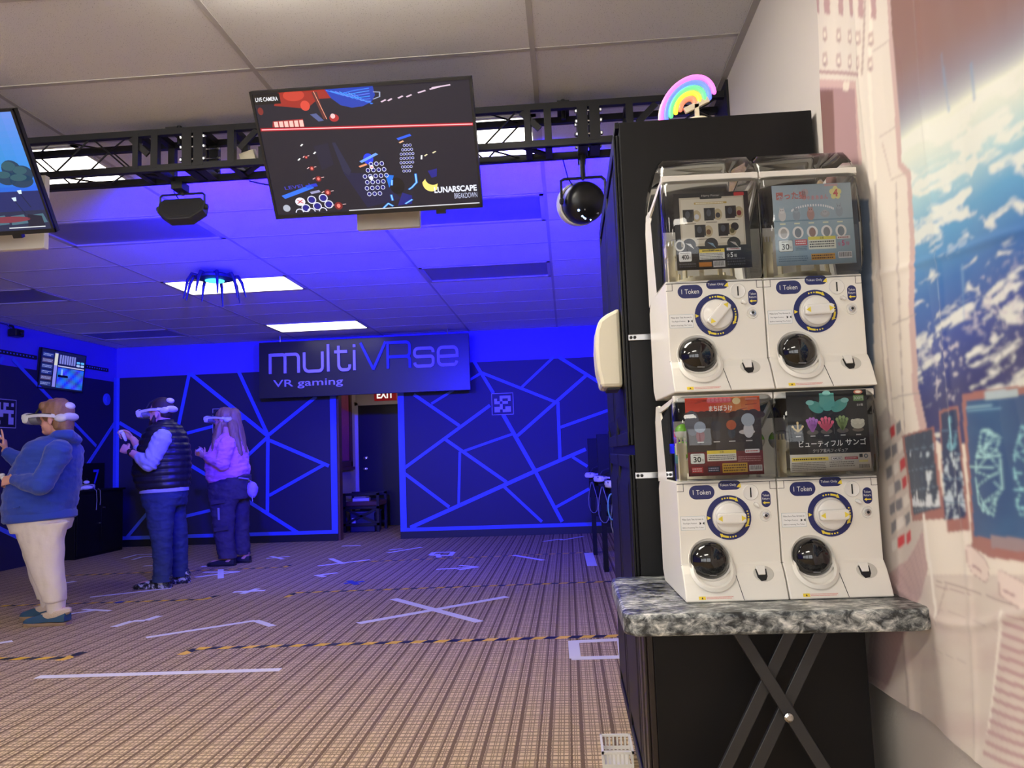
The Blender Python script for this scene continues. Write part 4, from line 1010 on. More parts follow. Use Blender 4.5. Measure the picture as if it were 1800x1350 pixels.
def poster_red(p):        # red sunset poster with four plain little figures
    W, H = .186, .184
    p.rect(0, .056, W, H, srgb(52, 42, 38), 0, 1, 12); p.rect(0, 0, W, .056, srgb(112, 26, 34), 0, 1, 3)
    p.rect(0, H-.040, W, H, lambda x, y: srgb(206, int(60+70*max(0, 1-abs(x-.13)/.07)), int(34+40*max(0, 1-abs(x-.13)/.05))), 1, 12, 3)
    rr = random.Random(5)
    for k in range(12): p.ell(.008+.016*k, H-.042+rr.uniform(-.003, .004), .013, .008, srgb(60, 34, 30), 1.5)
    for k in range(10):
        x, y = rr.uniform(.0, W-.03), rr.uniform(H-.036, H-.006); p.line([(x, y), (x+rr.uniform(.012, .035), y+.002)], .0016, srgb(150, 36, 26), 1.7)
    p.ell(.128, H-.010, .010, .008, srgb(255, 226, 170), 2); p.rrect(.085, H-.007, .062, .012, .005, srgb(226, 90, 110), 2.5)
    for k in range(6): p.ell(.060+.010*k, H-.006, .0045, .0045, srgb(238, 140, 150), 3, 10)
    p.text('まちぼうけ', .088, H-.026, .0135, srgb(246, 240, 230), 4, w=.058, bold=.02)
    p.rrect(.165, H-.006, .030, .005, .001, srgb(230, 150, 140), 3)
    # small figures kept plain: no faces, only coloured rounded shapes
    for x, y, s, hc, bc in ((.034, .106, 1.0, (150, 160, 176), (120, 30, 34)), (.074, .108, .92, (44, 42, 52), (60, 56, 58)), (.112, .110, .86, (176, 84, 44), (52, 58, 66)), (.154, .118, 1.15, (170, 176, 186), (206, 202, 204))):
        p.ell(x, y-.012*s, .011*s, .016*s, srgb(*bc), 2.5); p.ell(x, y+.009*s, .0145*s, .0135*s, srgb(*hc), 3)
        p.rect(x-.008, .078, x+.008, .0805, srgb(200, 196, 190), 3)
    p.ell(.015, .125, .018, .030, srgb(84, 84, 94), 1.8); p.ell(.150, .100, .020, .006, srgb(200, 190, 186), 2.2)
    p.rrect(.024, .041, .036, .025, .003, srgb(20, 34, 34), 2); p.rrect(.024, .041, .0345, .0235, .003, srgb(230, 234, 228), 2.5); p.text('30', .023, .039, .013, srgb(22, 26, 28), 4, w=.019, bold=.02); p.text('元', .0365, .037, .005, srgb(30, 30, 30), 4); p.smallprint(.014, .048, .032, .051, 1, srgb(60, 60, 60), 4)
    p.rect(.048, .034, .120, .059, srgb(232, 228, 212), 2); p.rect(.048, .051, .120, .059, srgb(232, 206, 70), 3); p.text('注意', .084, .055, .005, srgb(30, 30, 30), 4); p.smallprint(.051, .036, .118, .049, 3, srgb(70, 70, 70), 3)
    p.rect(.008, .008, .036, .021, srgb(206, 60, 66), 2); p.smallprint(.010, .0095, .034, .0195, 2, srgb(246, 220, 214), 3); p.rect(.048, .008, .078, .022, srgb(30, 36, 70), 2); p.smallprint(.050, .010, .076, .020, 2, srgb(190, 190, 220), 3)
    p.rect(.084, .006, .146, .028, srgb(214, 168, 50), 2); p.smallprint(.087, .008, .143, .026, 3, srgb(90, 50, 30), 3); p.barcode(.150, .008, .182, .022, 3, 5); p.smallprint(.124, .030, .182, .044, 3, srgb(190, 140, 140), 2); p.rrect(.160, .055, .036, .009, .002, srgb(240, 236, 232), 2); p.smallprint(.144, .0525, .176, .0575, 1, srgb(190, 40, 40), 3)
def poster_coral(p):      # black poster with coral shapes
    W, H = .198, .190
    p.rect(0, .042, W, H, srgb(24, 26, 28), 0, 1, 12); p.rect(0, 0, W, .042, srgb(206, 202, 190), 0, 1, 3)
    TE = srgb(96, 176, 164)
    p.ell(.100, .160, .020, .018, TE, 2); p.rect(.082, .152, .118, .184, TE, 2.2); p.ell(.072, .152, .020, .013, srgb(80, 158, 148), 2, rot=-.5); p.ell(.130, .154, .022, .013, srgb(84, 164, 152), 2, rot=.5)
    for x, y in ((.058, .163), (.144, .166), (.100, .184)): p.ell(x, y, .010, .006, srgb(140, 206, 196), 3)
    def tree(x, y, s, c, n, spread):
        for k in range(n):
            a = math.radians(90+spread*((k/(n-1))-.5)*2); p.line([(x, y), (x+.012*s*math.cos(a), y+.012*s*math.sin(a)), (x+.019*s*math.cos(a*.9+.157), y+.024*s*math.sin(a))], .005*s, srgb(*c), 3)
            p.ell(x+.019*s*math.cos(a*.9+.157), y+.024*s*math.sin(a), .0035*s, .0035*s, srgb(*[min(255, q+20) for q in c]), 3.2, 8)
        p.ell(x, y-.003, .012*s, .005*s, srgb(96, 90, 84), 2.8)
    tree(.024, .096, .85, (214, 190, 130), 3, 55); tree(.060, .096, 1.2, (170, 100, 190), 4, 32); tree(.094, .097, 1.2, (224, 90, 120), 5, 50); tree(.134, .098, 1.2, (130, 150, 90), 4, 35)
    p.ell(.172, .110, .017, .012, srgb(206, 202, 184), 3); [p.ell(.160+.006*k, .116-.003*(k % 2), .005, .005, srgb(222, 218, 200), 3.3, 8) for k in range(5)]; p.ell(.172, .096, .014, .005, srgb(110, 100, 90), 2.8)
    p.line([(.113, .088), (.113, .125)], .0005, srgb(120, 120, 120), 2)
    for x in (.024, .060, .094, .134, .172): p.rect(x-.006, .083, x+.006, .0855, srgb(190, 190, 186), 3)
    p.text('ビューティフル', .078, .066, .0155, srgb(244, 243, 238), 4, w=.108, bold=.01); p.text('サンゴ', .164, .068, .0155, srgb(244, 243, 238), 4, w=.050, bold=.01)
    p.text('クリア蓄光フィギュア', .100, .0495, .0085, srgb(196, 194, 190), 4, w=.086)
    p.rrect(.178, .170, .026, .014, .002, srgb(120, 156, 96), 2); p.text('300円', .178, .170, .008, srgb(236, 240, 226), 3, w=.022); p.text('全5種', .180, .154, .006, srgb(220, 220, 214), 3); p.ell(.178, .184, .011, .0055, srgb(190, 120, 100), 2); p.ell(.178, .1845, .007, .003, srgb(230, 220, 200), 3)
    p.rect(.004, .026, .094, .035, srgb(226, 204, 90), 2); p.smallprint(.008, .0275, .090, .0335, 1, srgb(60, 50, 30), 3); p.smallprint(.004, .004, .090, .024, 5, srgb(110, 106, 100), 2); p.rrect(.114, .030, .026, .008, .001, srgb(30, 34, 70), 2); p.rrect(.114, .030, .0245, .0065, .001, srgb(226, 224, 220), 2.5); p.text('AMUSE', .114, .030, .0045, srgb(20, 24, 60), 3, w=.020, bold=.02)
    p.rect(.134, .027, .166, .033, srgb(180, 60, 66), 2); p.smallprint(.136, .028, .164, .032, 1, srgb(240, 220, 214), 3); p.smallprint(.096, .010, .160, .024, 3, srgb(120, 116, 110), 2); p.barcode(.166, .004, .194, .016, 3, 9, bg=srgb(206, 202, 190)); p.ring(.186, .034, .003, .005, srgb(60, 90, 110), 3, 10); p.rect(.170, .031, .178, .039, srgb(60, 60, 60), 2); p.rect(.168, .020, .190, .025, srgb(224, 216, 140), 2)

def capsule_machine(label, loc, rz, poster, dial, upper, rot_col):
    t = thing('capsule_machine', label, 'capsule machine', loc, rz, group='capsule machines stacked on the marbled table')
    hw = MW/2-.001; D = .36
    # housing (chute lip, flat panel, case floor)
    prof = [(0.0, 0.0), (.0, .004), (.008, .022), (.018, .045), (.029, .066), (.040, .080), (PY, .0865), (PY, .300), (.30, .300), (.34, .290), (D, .27), (D, .03), (D-.03, 0)]
    MB().prism([(a, b) for a, b in prof], (-hw, 0, 0), (0, 1, 0), (0, 0, 1), (2*hw, 0, 0)).build('housing', M_mach, t, bevel=.003)
    # rear spine with side cheeks
    topz = .580 if upper else .527; tb = .571 if upper else .512; CV = cover_prof(upper)
    MB().prism([(.20, .300), (D, .290), (D, topz-.06), (D-.03, topz-.015), (.28, topz-.015), (.245, topz-.06)], (-hw, 0, 0), (0, 1, 0), (0, 0, 1), (.006, 0, 0)).prism([(.20, .300), (D, .290), (D, topz-.06), (D-.03, topz-.015), (.28, topz-.015), (.245, topz-.06)], (hw-.006, 0, 0), (0, 1, 0), (0, 0, 1), (.006, 0, 0)).box((-hw, D-.008, .29), (hw, D, topz-.06)).build('rear_cheeks', M_mach, t)
    for s in (-1, 1):
        x = s*(hw-.003); e = (.0035, 0, 0)
        MB().bar((x, .030, tb), (x, .285, topz-.03), .014, .006, e).bar((x, .034, tb-.012), (x, .245, .40), .012, .005, e).build('side_rib', M_mach, t)
    MB().box((-hw, .024, tb-.006), (hw, .046, tb+.012)).build('top_bar', M_mach, t, bevel=.003)
    # clear cover: curved front with rounded cheeks
    rings = []
    N = len(CV)
    xs_ = [-hw, -hw+.003, -hw+.010, -hw+.022, hw-.022, hw-.010, hw-.003, hw]; ins = [.050, .022, .008, .0, .0, .008, .022, .050]
    c_ = MB()
    for x, i_ in zip(xs_, ins):
        k = i_/.05
        rings.append([Vector((x, yy+(.046-yy)*k*.8+.002*k, zz+(.405-zz)*k*.06)) for yy, zz in CV])
    c_.loft(rings, cap=False, close=False)
    c_.add([(-hw, .046, .302), (-hw, .20, .302), (-hw, .245, topz-.06), (-hw, .046, tb)], [(0, 1, 2, 3)]); c_.add([(hw, .046, .302), (hw, .20, .302), (hw, .245, topz-.06), (hw, .046, tb)], [(0, 3, 2, 1)])
    c_.build('clear_cover', M_clear, t, smooth=True)
    if upper:
        lid = [(.030, .582), (.040, .612), (.066, .640), (.11, .656), (.22, .660), (.29, .645), (.34, .600), (.36, .53)]
        rings = [[Vector((x, yy, zz-dz)) for yy, zz in lid] for x, dz in ((-hw, .03), (-hw+.004, .012), (-hw+.016, .0), (hw-.016, 0), (hw-.004, .012), (hw, .03))]
        MB().loft(rings, cap=False, close=False).build('clear_lid', M_clear, t, smooth=True)
    # poster inside the cover
    p = Print(); poster(p); p.build('poster', M_print, t, lambda x, y: poster_fn(x, y, upper), eps=.00018)
    MB().add([poster_fn(.0, 0, upper)[0]+Vector((0, .002, 0))]+[poster_fn(.19, 0, upper)[0]+Vector((0, .002, 0)), poster_fn(.19, .02, upper)[0]+Vector((0, .002, 0)), poster_fn(0, .02, upper)[0]+Vector((0, .002, 0))], [(0, 1, 2, 3)]).build('poster_backing', M_white, t)
    # rotor and fingers inside
    r_ = MB().lathe([(.085, .303), (.085, .318), (.02, .325)], (0, .15, 0), (0, 0, 1), 24)
    for k in range(10):
        a = 2*math.pi*k/10; r_.bar((.08*math.cos(a), .15+.08*math.sin(a), .318), (.078*math.cos(a), .15+.078*math.sin(a), .352), .012, .006, (math.cos(a), math.sin(a), 0))
    r_.box((-hw+.012, .055, .302), (-hw+.03, .075, .375)).box((-hw+.008, .06, .37), (-hw+.034, .082, .40))
    for k in range(3): r_.box((-hw+.010+.009*k, .062, .40), (-hw+.014+.009*k, .068, .415))
    r_.build('dispensing_rotor', M_cream, t)
    # printed labels of the front panel
    for nm_, p in machine_panel().items(): p.build(nm_, attr_mat('panel_print', 0, .35), t, flat((0, PY-.0001, 0), (1, 0, 0), (0, 0, 1)), eps=.0003)
    X = lambda u: -MW/2+u*MW; Z = lambda v: .300-v*.215
    # dial: navy ring, printed arrows, white knob with a grip
    dc = Vector((X(.505), PY, Z(.445)))
    rg = MB().lathe([(.043, 0), (.0572, 0), (.0572, .0018), (.043, .0018)], dc, (0, -1, 0), 40, cap=False).build('dial_ring', M_navy, t)
    fr_ = flat(dc+Vector((0, -.0019, 0)), (1, 0, 0), (0, 0, 1))
    for a0 in (90, 0, -90):
        p = Print()
        for k in range(3): a = math.radians(a0+17-k*8); p.ell(.050*math.cos(a), .050*math.sin(a), .0022-.0003*0, .0022, YEL, 1, 8)
        for k in range(6):
            a = math.radians(a0-4-k*3.4); b = math.radians(a0-4-(k+1)*3.4); p.poly([(.0475*math.cos(a), .0475*math.sin(a)), (.0525*math.cos(a), .0525*math.sin(a)), (.0525*math.cos(b), .0525*math.sin(b)), (.0475*math.cos(b), .0475*math.sin(b))], YEL, 1)
        a = math.radians(a0-23); b = math.radians(a0-33); p.poly([(.0455*math.cos(a), .0455*math.sin(a)), (.056*math.cos(a), .056*math.sin(a)), (.048*math.cos(b), .048*math.sin(b))], YEL, 1)
        p.build('ring_arrow', attr_mat('panel_print', 0, .35), rg, fr_, eps=.0003)
    p = Print(); p.poly([(-.0555, .005), (-.0555, -.005), (-.046, 0)], YEL, 1)
    p.build('ring_pointer', attr_mat('panel_print', 0, .35), rg, fr_, eps=.0003)
    kn = MB().lathe([(.0415, 0), (.0415, .006), (.0385, .009), (.0375, .016), (.033, .019), (.001, .020)], dc, (0, -1, 0), 36).build('knob', M_whiteg, t, smooth=True)
    ca, sa = math.cos(dial), math.sin(dial); gx = Vector((ca, 0, sa)); gz = Vector((-sa, 0, ca))
    hp = [(-.037, -.011), (-.030, -.0135), (.030, -.0135), (.037, -.011), (.037, .011), (.030, .0135), (-.030, .0135), (-.037, .011)]
    g = MB().prism([(a, b*1.0) for a, b in hp], dc+Vector((0, -.018, 0)), gx, gz, (0, -.018, 0)).build('grip', M_whiteg, kn, bevel=.004)
    p = Print()
    for s in (-1, 1): p.poly([(s*.036, 0), (s*.024, .0075), (s*.024, -.0075)][::s], YEL, 1)
    p.build('grip_arrows', attr_mat('panel_print', 0, .35), kn, flat(dc+Vector((0, -.0362, 0)), gx, gz), eps=.0003)
    # coin slot, return lever, key lock
    cs = Vector((X(.735), PY, Z(.155)))
    sl = MB().lathe([(.019, 0), (.0205, .002), (.019, .004), (.0165, .003), (.001, .003)], cs, (0, -1, 0), 28).build('coin_slot', M_whiteg, t, smooth=True)
    MB().box((cs.x-.0016, cs.y-.0042, cs.z-.0125), (cs.x+.0016, cs.y-.0030, cs.z+.0125)).build('slot', M_dark, sl)
    lv = Vector((X(.775), PY, Z(.295)))
    MB().tube([lv, lv+Vector((0, -.010, 0)), lv+Vector((.005, -.012, -.004))], [.0045, .005, .004], 10, round_ends=True).build('return_lever', M_whiteg, t, smooth='all')
    kl = Vector((X(.87), PY, Z(.435)))
    l_ = MB().lathe([(.0155, 0), (.0145, .003), (.011, .001), (.010, .004)], kl, (0, -1, 0), 24).build('key_lock', M_whiteg, t, smooth=True)
    MB().lathe([(.008, .004), (.008, .0075), (.005, .008)], kl, (0, -1, 0), 18).build('lock_barrel', M_steel, l_); MB().lathe([(.004, .0078), (.0035, .0086)], kl, (0, -1, 0), 12).build('key_hole', M_dark, l_)
    # capsule door: smoked dome in a round collar
    cd = Vector((X(.285), .040, .098))
    cl = MB().lathe([(.051, -.004), (.0555, .003), (.0545, .010), (.050, .006)], cd, (0, -1, .25), 36, cap=False).build('door_collar', M_mach, t, smooth=True)
    dome = MB(); axd = Vector((0, -1, .12)).normalized(); R_ = .0495
    dome.lathe([(R_*math.cos(math.radians(q)), R_*.82*math.sin(math.radians(q))) for q in range(0, 91, 9)], cd, axd, 36)
    dm = dome.build('capsule_door', M_smoke, t, smooth=True)
    MB().tube([cd+Vector((-.009, -.033, -.033)), cd+Vector((.009, -.033, -.034))], .0016, 6).build('finger_lip', mat('grey_mark', (.2, .2, .2), .4), dm)
    # lower flare of the dome housing, seams, token return cup, warning sticker
    q0 = Vector((X(.285), .012, .047))
    MB().lathe([(.058, 0), (.050, .006), (.044, .002)], Vector((X(.30), .026, .075)), Vector((0, -1, .55)), 32, cap=False).build('chute_cup', M_mach, t, smooth=True)
    def lip_y(z):
        pr_ = prof[1:7]
        for (ya, za), (yb, zb) in zip(pr_[:-1], pr_[1:]):
            if za <= z <= zb: return ya+(yb-ya)*(z-za)/(zb-za)
        return 0.
    sm = MB()
    for k in range(8):
        z = .002+.010*k; zz = z+.010; x = X(.565-.06*(k/8)); x2 = X(.565-.06*((k+1)/8))
        sm.bar((x, lip_y(z)-.0002, z), (x2, lip_y(zz)-.0002, zz), .0014, .0012, (0, -.9, .4))
    sm.build('chute_seam', M_dark, t)
    MB().box((-hw, PY-.0006, .0845), (X(.16), PY+.002, .0862)).build('lip_seam', M_dark, t)
    MB().box((X(.51), PY-.0006, .0845), (hw, PY+.002, .0862)).build('lip_seam', M_dark, t)
    for s in (-1, 1): MB().box((s*hw, PY-.0004, .274), (s*(hw-.016), PY+.001, .2752)).box((s*(hw-.016), PY-.0004, .274), (s*(hw-.0172), PY+.001, .2935)).build('corner_seam', M_dark, t)
    MB().box((-hw, PY-.0006, .2930), (hw, PY+.002, .2945)).build('top_seam', M_dark, t)
    rc = Vector((X(.775), lip_y(.062), .062)); nrm = Vector((0, -.9, .45)).normalized(); upv = Vector((0, .45, .9)).normalized()
    cup = MB().prism([(.026*math.cos(2*math.pi*k/24)+.005, .021*math.sin(2*math.pi*k/24)) for k in range(24)], rc-nrm*.006, (1, 0, 0), upv, nrm*.0075).build('return_cup', mat('shaded_cup_plastic', srgb(200, 197, 188), .5), t, bevel=.002)
    MB().prism([(-.015, .012), (-.012, -.010), (-.004, -.020), (.008, -.018), (.013, -.008), (.013, .012)][::-1], rc+nrm*.0012, (1, 0, 0), upv, nrm*.001).build('return_opening', M_dark, cup)
    MB().prism([(-.014, .020), (-.009, -.004), (.008, -.004), (.010, .020)][::-1], rc+nrm*.0022, (1, 0, 0), upv, nrm*.004).build('return_flap', M_whiteg, cup, bevel=.001)
    p = Print(); p.rect(0, 0, .017, .0085, srgb(236, 206, 60), 1); p.poly([(.006, .0015), (.011, .0015), (.0085, .007)], srgb(30, 30, 30), 2); p.rect(.017, .0, .088, .0085, srgb(236, 228, 218), 1); p.smallprint(.019, .0008, .086, .0078, 2, srgb(214, 120, 110), 2, .45)
    p.build('warning_sticker', attr_mat('panel_print', 0, .35), t, lambda x, y: (Vector((X(.13)+x, lip_y(.006+y*.9)-.0003, .006+y*.9)), Vector((0, -.95, .3))), eps=.0003)
    return t

M0 = Vector((.538, 2.005, TBZ+.001)); MRZ = math.radians(2.0)
cR, sR = math.cos(MRZ), math.sin(MRZ)
def mloc(dx, dz): return (M0.x+dx*cR, M0.y+dx*sR, M0.z+dz)
m_ul = capsule_machine('capsule machine with a dark poster of small boxes, upper row, its dial turned askew', mloc(-MW/2-.0005, .530), MRZ, poster_box, math.radians(48), True, None)
m_ur = capsule_machine('capsule machine with a pale blue cat poster, upper row', mloc(MW/2+.0005, .530), MRZ, poster_cats, 0.03, True, None)
m_ll = capsule_machine('capsule machine with a red sunset poster, lower row', mloc(-MW/2-.0005, 0), MRZ, poster_red, 0.0, False, None)
m_lr = capsule_machine('capsule machine with a black coral poster, lower row', mloc(MW/2+.0005, 0), MRZ, poster_coral, 0.02, False, None)
# capsules inside the cases
def capsule(host, dx, dy, dz, r, top, bot, lab):
    p = Vector(host.location) + Vector((dx*cR-dy*sR, dx*sR+dy*cR, dz))
    t = thing('toy_capsule', lab, 'toy capsule', p-Vector((0, 0, r)), group='toy capsules in the machines')
    MB().lathe([(r*math.cos(math.radians(a)), r*math.sin(math.radians(a))+r) for a in range(0, 91, 10)], (0, 0, 0), (0, 0, 1), 24).build('upper_half', top, t, smooth=True)
    MB().lathe([(r*math.cos(math.radians(a)), r*math.sin(math.radians(a))+r) for a in range(-90, 1, 10)], (0, 0, 0), (0, 0, 1), 24).build('lower_half', bot, t, smooth=True)
    MB().lathe([(r*1.0, r-.002), (r*1.02, r-.002), (r*1.02, r+.002), (r*1.0, r+.002)], (0, 0, 0), (0, 0, 1), 24, cap=False).build('rim', bot, t)
    return t
def cap_m(n, c): return mat('capsule_'+n, c, .12, trans=.25, coat=.4)
cg, cp, crd, ct = cap_m('green', (.28, .75, .05)), cap_m('purple', (.35, .10, .75)), cap_m('red', (.75, .06, .12)), cap_m('teal', (.15, .42, .38))
ccl = mat('capsule_clear', (.75, .74, .70), .1, trans=.6, coat=.5); cwh = mat('capsule_white', srgb(226, 222, 208), .25)
capsule(m_ll, -.094, .112, .382, .024, cg, cg, 'green toy capsule behind the edge of the red poster, lowest of its pile')
capsule(m_ll, -.090, .122, .430, .023, cg, cwh, 'green and white toy capsule topping the pile behind the red poster')
capsule(m_ll, -.098, .165, .415, .024, crd, cp, 'red and purple toy capsule by the side window of the red poster machine')
capsule(m_ll, -.098, .160, .366, .023, ct, ct, 'teal toy capsule by the side window of the red poster machine')
capsule(m_lr, -.088, .110, .395, .030, ccl, cwh, 'clear toy capsule behind the edge of the black coral poster')
capsule(m_ul, -.088, .105, .400, .030, ccl, cwh, 'clear toy capsule behind the edge of the dark poster of boxes')
capsule(m_ll, .096, .105, .400, .026, cg, cwh, 'green toy capsule showing at the far edge of the red poster')

# ================================================================== SPACE TAPESTRY ON THE RIGHT WALL
def tapestry():
    TX = XR-.012; ya, yb, za, zb = .55, 2.315, .486, 2.80
    NY, NZ = 400, 820
    Yg = np.linspace(yb, ya, NY); Zg = np.linspace(za, zb, NZ)
    Y, Z = np.meshgrid(Yg, Zg)
    # photo-plane coordinates of the printed design at every grid point
    R = np.array(_r); U = np.array(_u); Fv = np.array(_f)
    d = np.stack([np.full_like(Y, TX), Y, Z-CAM_H], -1); dep = d @ Fv
    u = 900+FPX*(d @ R)/dep; v = 675-FPX*(d @ U)/dep
    rs = np.random.RandomState(4)
    def vnoise(x, y, seed):
        r = np.random.RandomState(seed).rand(64, 64)
        xi = np.floor(x).astype(int); yi = np.floor(y).astype(int); fx = x-xi; fy = y-yi
        fx = fx*fx*(3-2*fx); fy = fy*fy*(3-2*fy)
        a = r[yi % 64, xi % 64]; b = r[yi % 64, (xi+1) % 64]; c = r[(yi+1) % 64, xi % 64]; e = r[(yi+1) % 64, (xi+1) % 64]
        return (a*(1-fx)+b*fx)*(1-fy)+(c*(1-fx)+e*fx)*fy
    def fbm(x, y, seed, o=5):
        s = 0; a = .5
        for k in range(o): s = s+a*vnoise(x, y, seed+k); x = x*2.03; y = y*2.03; a *= .5
        return s
    C = np.zeros(Y.shape+(3,))
    def put(mask, col, a=1.0):
        a = np.where(mask, a, 0.0)[..., None] if not isinstance(a, np.ndarray) else (np.where(mask, a, 0.0))[..., None]
        C[:] = C*(1-a)+np.array(col)*a
    def inpoly(pts):
        ins = np.zeros(u.shape, bool); n = len(pts)
        for i in range(n):
            x0, y0 = pts[i]; x1, y1 = pts[(i+1) % n]
            if y0 == y1: continue
            c = ((y0 > v) != (y1 > v)) & (u < (x1-x0)*(v-y0)/(y1-y0)+x0); ins ^= c
        return ins
    def seg(p, q, w):
        p = np.array(p, float); q = np.array(q, float); L = q-p; l2 = (L**2).sum()
        t = np.clip(((u-p[0])*L[0]+(v-p[1])*L[1])/l2, 0, 1); return np.hypot(u-p[0]-t*L[0], v-p[1]-t*L[1]) < w/2
    def sg(*c): return srgb(*c)
    # printed interior: pale station wall
    put(np.ones_like(u, bool), sg(232, 222, 208)); put(v > 1010, sg(214, 202, 190)); put(v > 1010, sg(200, 178, 172), np.clip((fbm(u/60, v/40, 3)-.35)*1.6, 0, .7))
    # Earth window with the space above it
    frame_r = [(1575, -600), (1572, 70), (1580, 150), (1590, 285), (1608, 300), (1612, 420), (1610, 540), (1618, 680), (1638, 760), (1660, 780), (2600, 780), (2600, -600)]
    win = inpoly(frame_r)
    limb = 245-(u-1590)*.62                      # edge of the globe
    h = limb-v                                    # >0 above the globe
    put(win, sg(138, 96, 84)); put(win & (v < -40), sg(120, 70, 60))
    put(win, sg(120, 110, 140), np.clip(1-h/130, 0, 1)*np.clip(h/20, 0, 1)*.55); put(win, sg(150, 170, 200), np.exp(-np.clip(h, 0, 999)/55)*(h > 0)*.8); put(win, sg(236, 240, 220), np.exp(-np.clip(h, 0, 999)/22)*(h > 0))
    gl = win & (h <= 0); dpt = np.clip(-h, 0, 900)
    def ramp(t, stops):
        out = np.zeros(t.shape+(3,))
        for (t0, c0), (t1, c1) in zip(stops[:-1], stops[1:]):
            k = np.clip((t-t0)/(t1-t0), 0, 1)[..., None]; m = ((t >= t0) & (t <= t1))[..., None]
            out = np.where(m, np.array(sg(*c0))*(1-k)+np.array(sg(*c1))*k, out)
        return out
    base = ramp(dpt, [(0, (238, 240, 222)), (45, (226, 234, 220)), (110, (176, 214, 218)), (190, (90, 160, 205)), (300, (46, 106, 176)), (400, (46, 70, 150)), (500, (42, 46, 108)), (900, (40, 40, 90))])
    C[gl] = base[gl]
    wx = fbm(u/46+3, v/46, 21); cl = fbm(u/38+wx*2.6+v*.010, v/24-wx*2+u*.012, 40, 6)
    th = np.interp(dpt, [0, 100, 220, 330, 430, 520, 900], [.40, .42, .52, .56, .57, .56, .57])
    put(gl, sg(238, 240, 228), np.clip((cl-th)*9, 0, 1)*.85)
    sp = fbm(u/7, v/9, 60, 3); big = fbm(u/70+5, v/70, 75, 3)
    put(gl & (dpt > 330), sg(206, 200, 206), np.clip((sp-.52)*10, 0, 1)*np.clip((big-.36)*6, 0, 1)*.85)
    put(gl & (dpt > 500), sg(236, 206, 160), np.clip((fbm(u/5, v/5, 90, 2)-.66)*12, 0, 1))
    for p, q in (((1660, 95), (1672, 195)), ((1716, 110), (1722, 175)), ((1697, 465), (1704, 560)), ((1655, 495), (1658, 525))): put(win & seg(p, q, 3), sg(120, 160, 200), .55)
    # window frame column and its panels
    put(inpoly([(1575, -600), (1572, 70), (1580, 150), (1590, 285), (1608, 300), (1612, 420), (1610, 540), (1618, 680), (1638, 760), (1646, 770), (1628, 772), (1610, 690), (1600, 540), (1603, 420), (1600, 312), (1582, 292), (1572, 150), (1566, 70), (1566, -600)]), sg(206, 176, 170))
    for p, q, w, c in (((1538, -300), (1536, 130), 5, (246, 236, 220)), ((1527, 0), (1525, 130), 3, (190, 170, 160)), ((1536, 130), (1545, 320), 5, (244, 234, 218)), ((1545, 320), (1560, 700), 5, (214, 204, 192)), ((1555, 250), (1570, 310), 2, (206, 190, 178)), ((1540, 90), (1566, 70), 2, (200, 184, 172)), ((1552, 240), (1585, 217), 2, (200, 184, 172)), ((1570, 316), (1605, 300), 2, (196, 180, 168)), ((1578, 570), (1612, 552), 2, (176, 164, 156)), ((1572, 700), (1620, 690), 2, (176, 164, 156)), ((1545, 325), (1575, 760), 2, (186, 172, 164)), ((1580, 320), (1596, 760), 2, (186, 172, 164))):
        put(seg(p, q, w), sg(*c))
    # slotted grille rows
    for r_ in range(5):
        for k in range(6):
            x = 1430+20*k+(3 if r_ > 1 else 0); y = 102-44*r_+k*2.2
            if r_ < 2:
                m = inpoly([(x+3, y-12), (x+10, y-14), (x+12, y+8), (x+8, y+14), (x+3, y+8)]); put(m, sg(206, 184, 174)); put(inpoly([(x+5, y-4), (x+9, y-5), (x+9, y+4), (x+5, y+5)]), sg(240, 230, 214)); put(inpoly([(x+4, y+6), (x+9, y+6), (x+8, y+11), (x+4, y+9)]), sg(166, 138, 136))
            else:
                put(inpoly([(x+1, y-60), (x+11, y-58), (x+12, y+10), (x+4, y+6)]), sg(190, 152, 150))
    put(inpoly([(1440, 122), (1520, 127), (1520, 134), (1440, 128)]), sg(186, 150, 146)); put(inpoly([(1440, 138), (1512, 142), (1520, 290), (1440, 290)]), sg(212, 178, 172)); put(inpoly([(1440, 152), (1509, 156), (1514, 290), (1440, 290)]), sg(176, 138, 140)); put(inpoly([(1440, 158), (1470, 158), (1482, 330), (1440, 330)]), sg(126, 84, 78))
    put(inpoly([(1485, 143), (1498, 143), (1495, 160), (1485, 158)]), sg(238, 226, 210))
    put(inpoly([(1450, 350), (1530, 350), (1546, 700), (1450, 700)]), sg(84, 104, 132))
    # control desk with red keys, ribbed panel
    put(inpoly([(1545, 750), (1560, 715), (1600, 770), (1616, 900), (1640, 925), (1600, 985), (1585, 1010), (1540, 1050), (1535, 900)]), sg(204, 192, 182))
    for k in range(7):
        for j in range(3):
            x = 1556+11*j+3.2*k; y = 760+32*k-7*j; c = (196, 50, 60) if (k, j) in ((0, 1), (2, 2), (3, 2), (6, 1), (6, 2)) else ((120, 118, 124) if (k+j) % 3 else (226, 218, 208))
            put(inpoly([(x, y), (x+8, y-8), (x+10, y+10), (x+2, y+20)]), sg(*c))
    rib = inpoly([(1535, 1040), (1600, 985), (1632, 930), (1640, 1000), (1620, 1060), (1570, 1215), (1536, 1190)]); put(rib, sg(196, 166, 162)); put(rib & (((u*.8+v*.5) % 5) < 1.6), sg(168, 138, 138))
    # screens of the station
    def screen(poly, rim, inner, c):
        put(inpoly(rim), sg(160, 104, 96)); put(inpoly(poly), sg(*c)); return inpoly(poly)
    m1 = screen([(1594, 768), (1645, 754), (1663, 893), (1611, 906)], [(1588, 766), (1648, 750), (1669, 896), (1668, 912), (1608, 916)], None, (48, 62, 84))
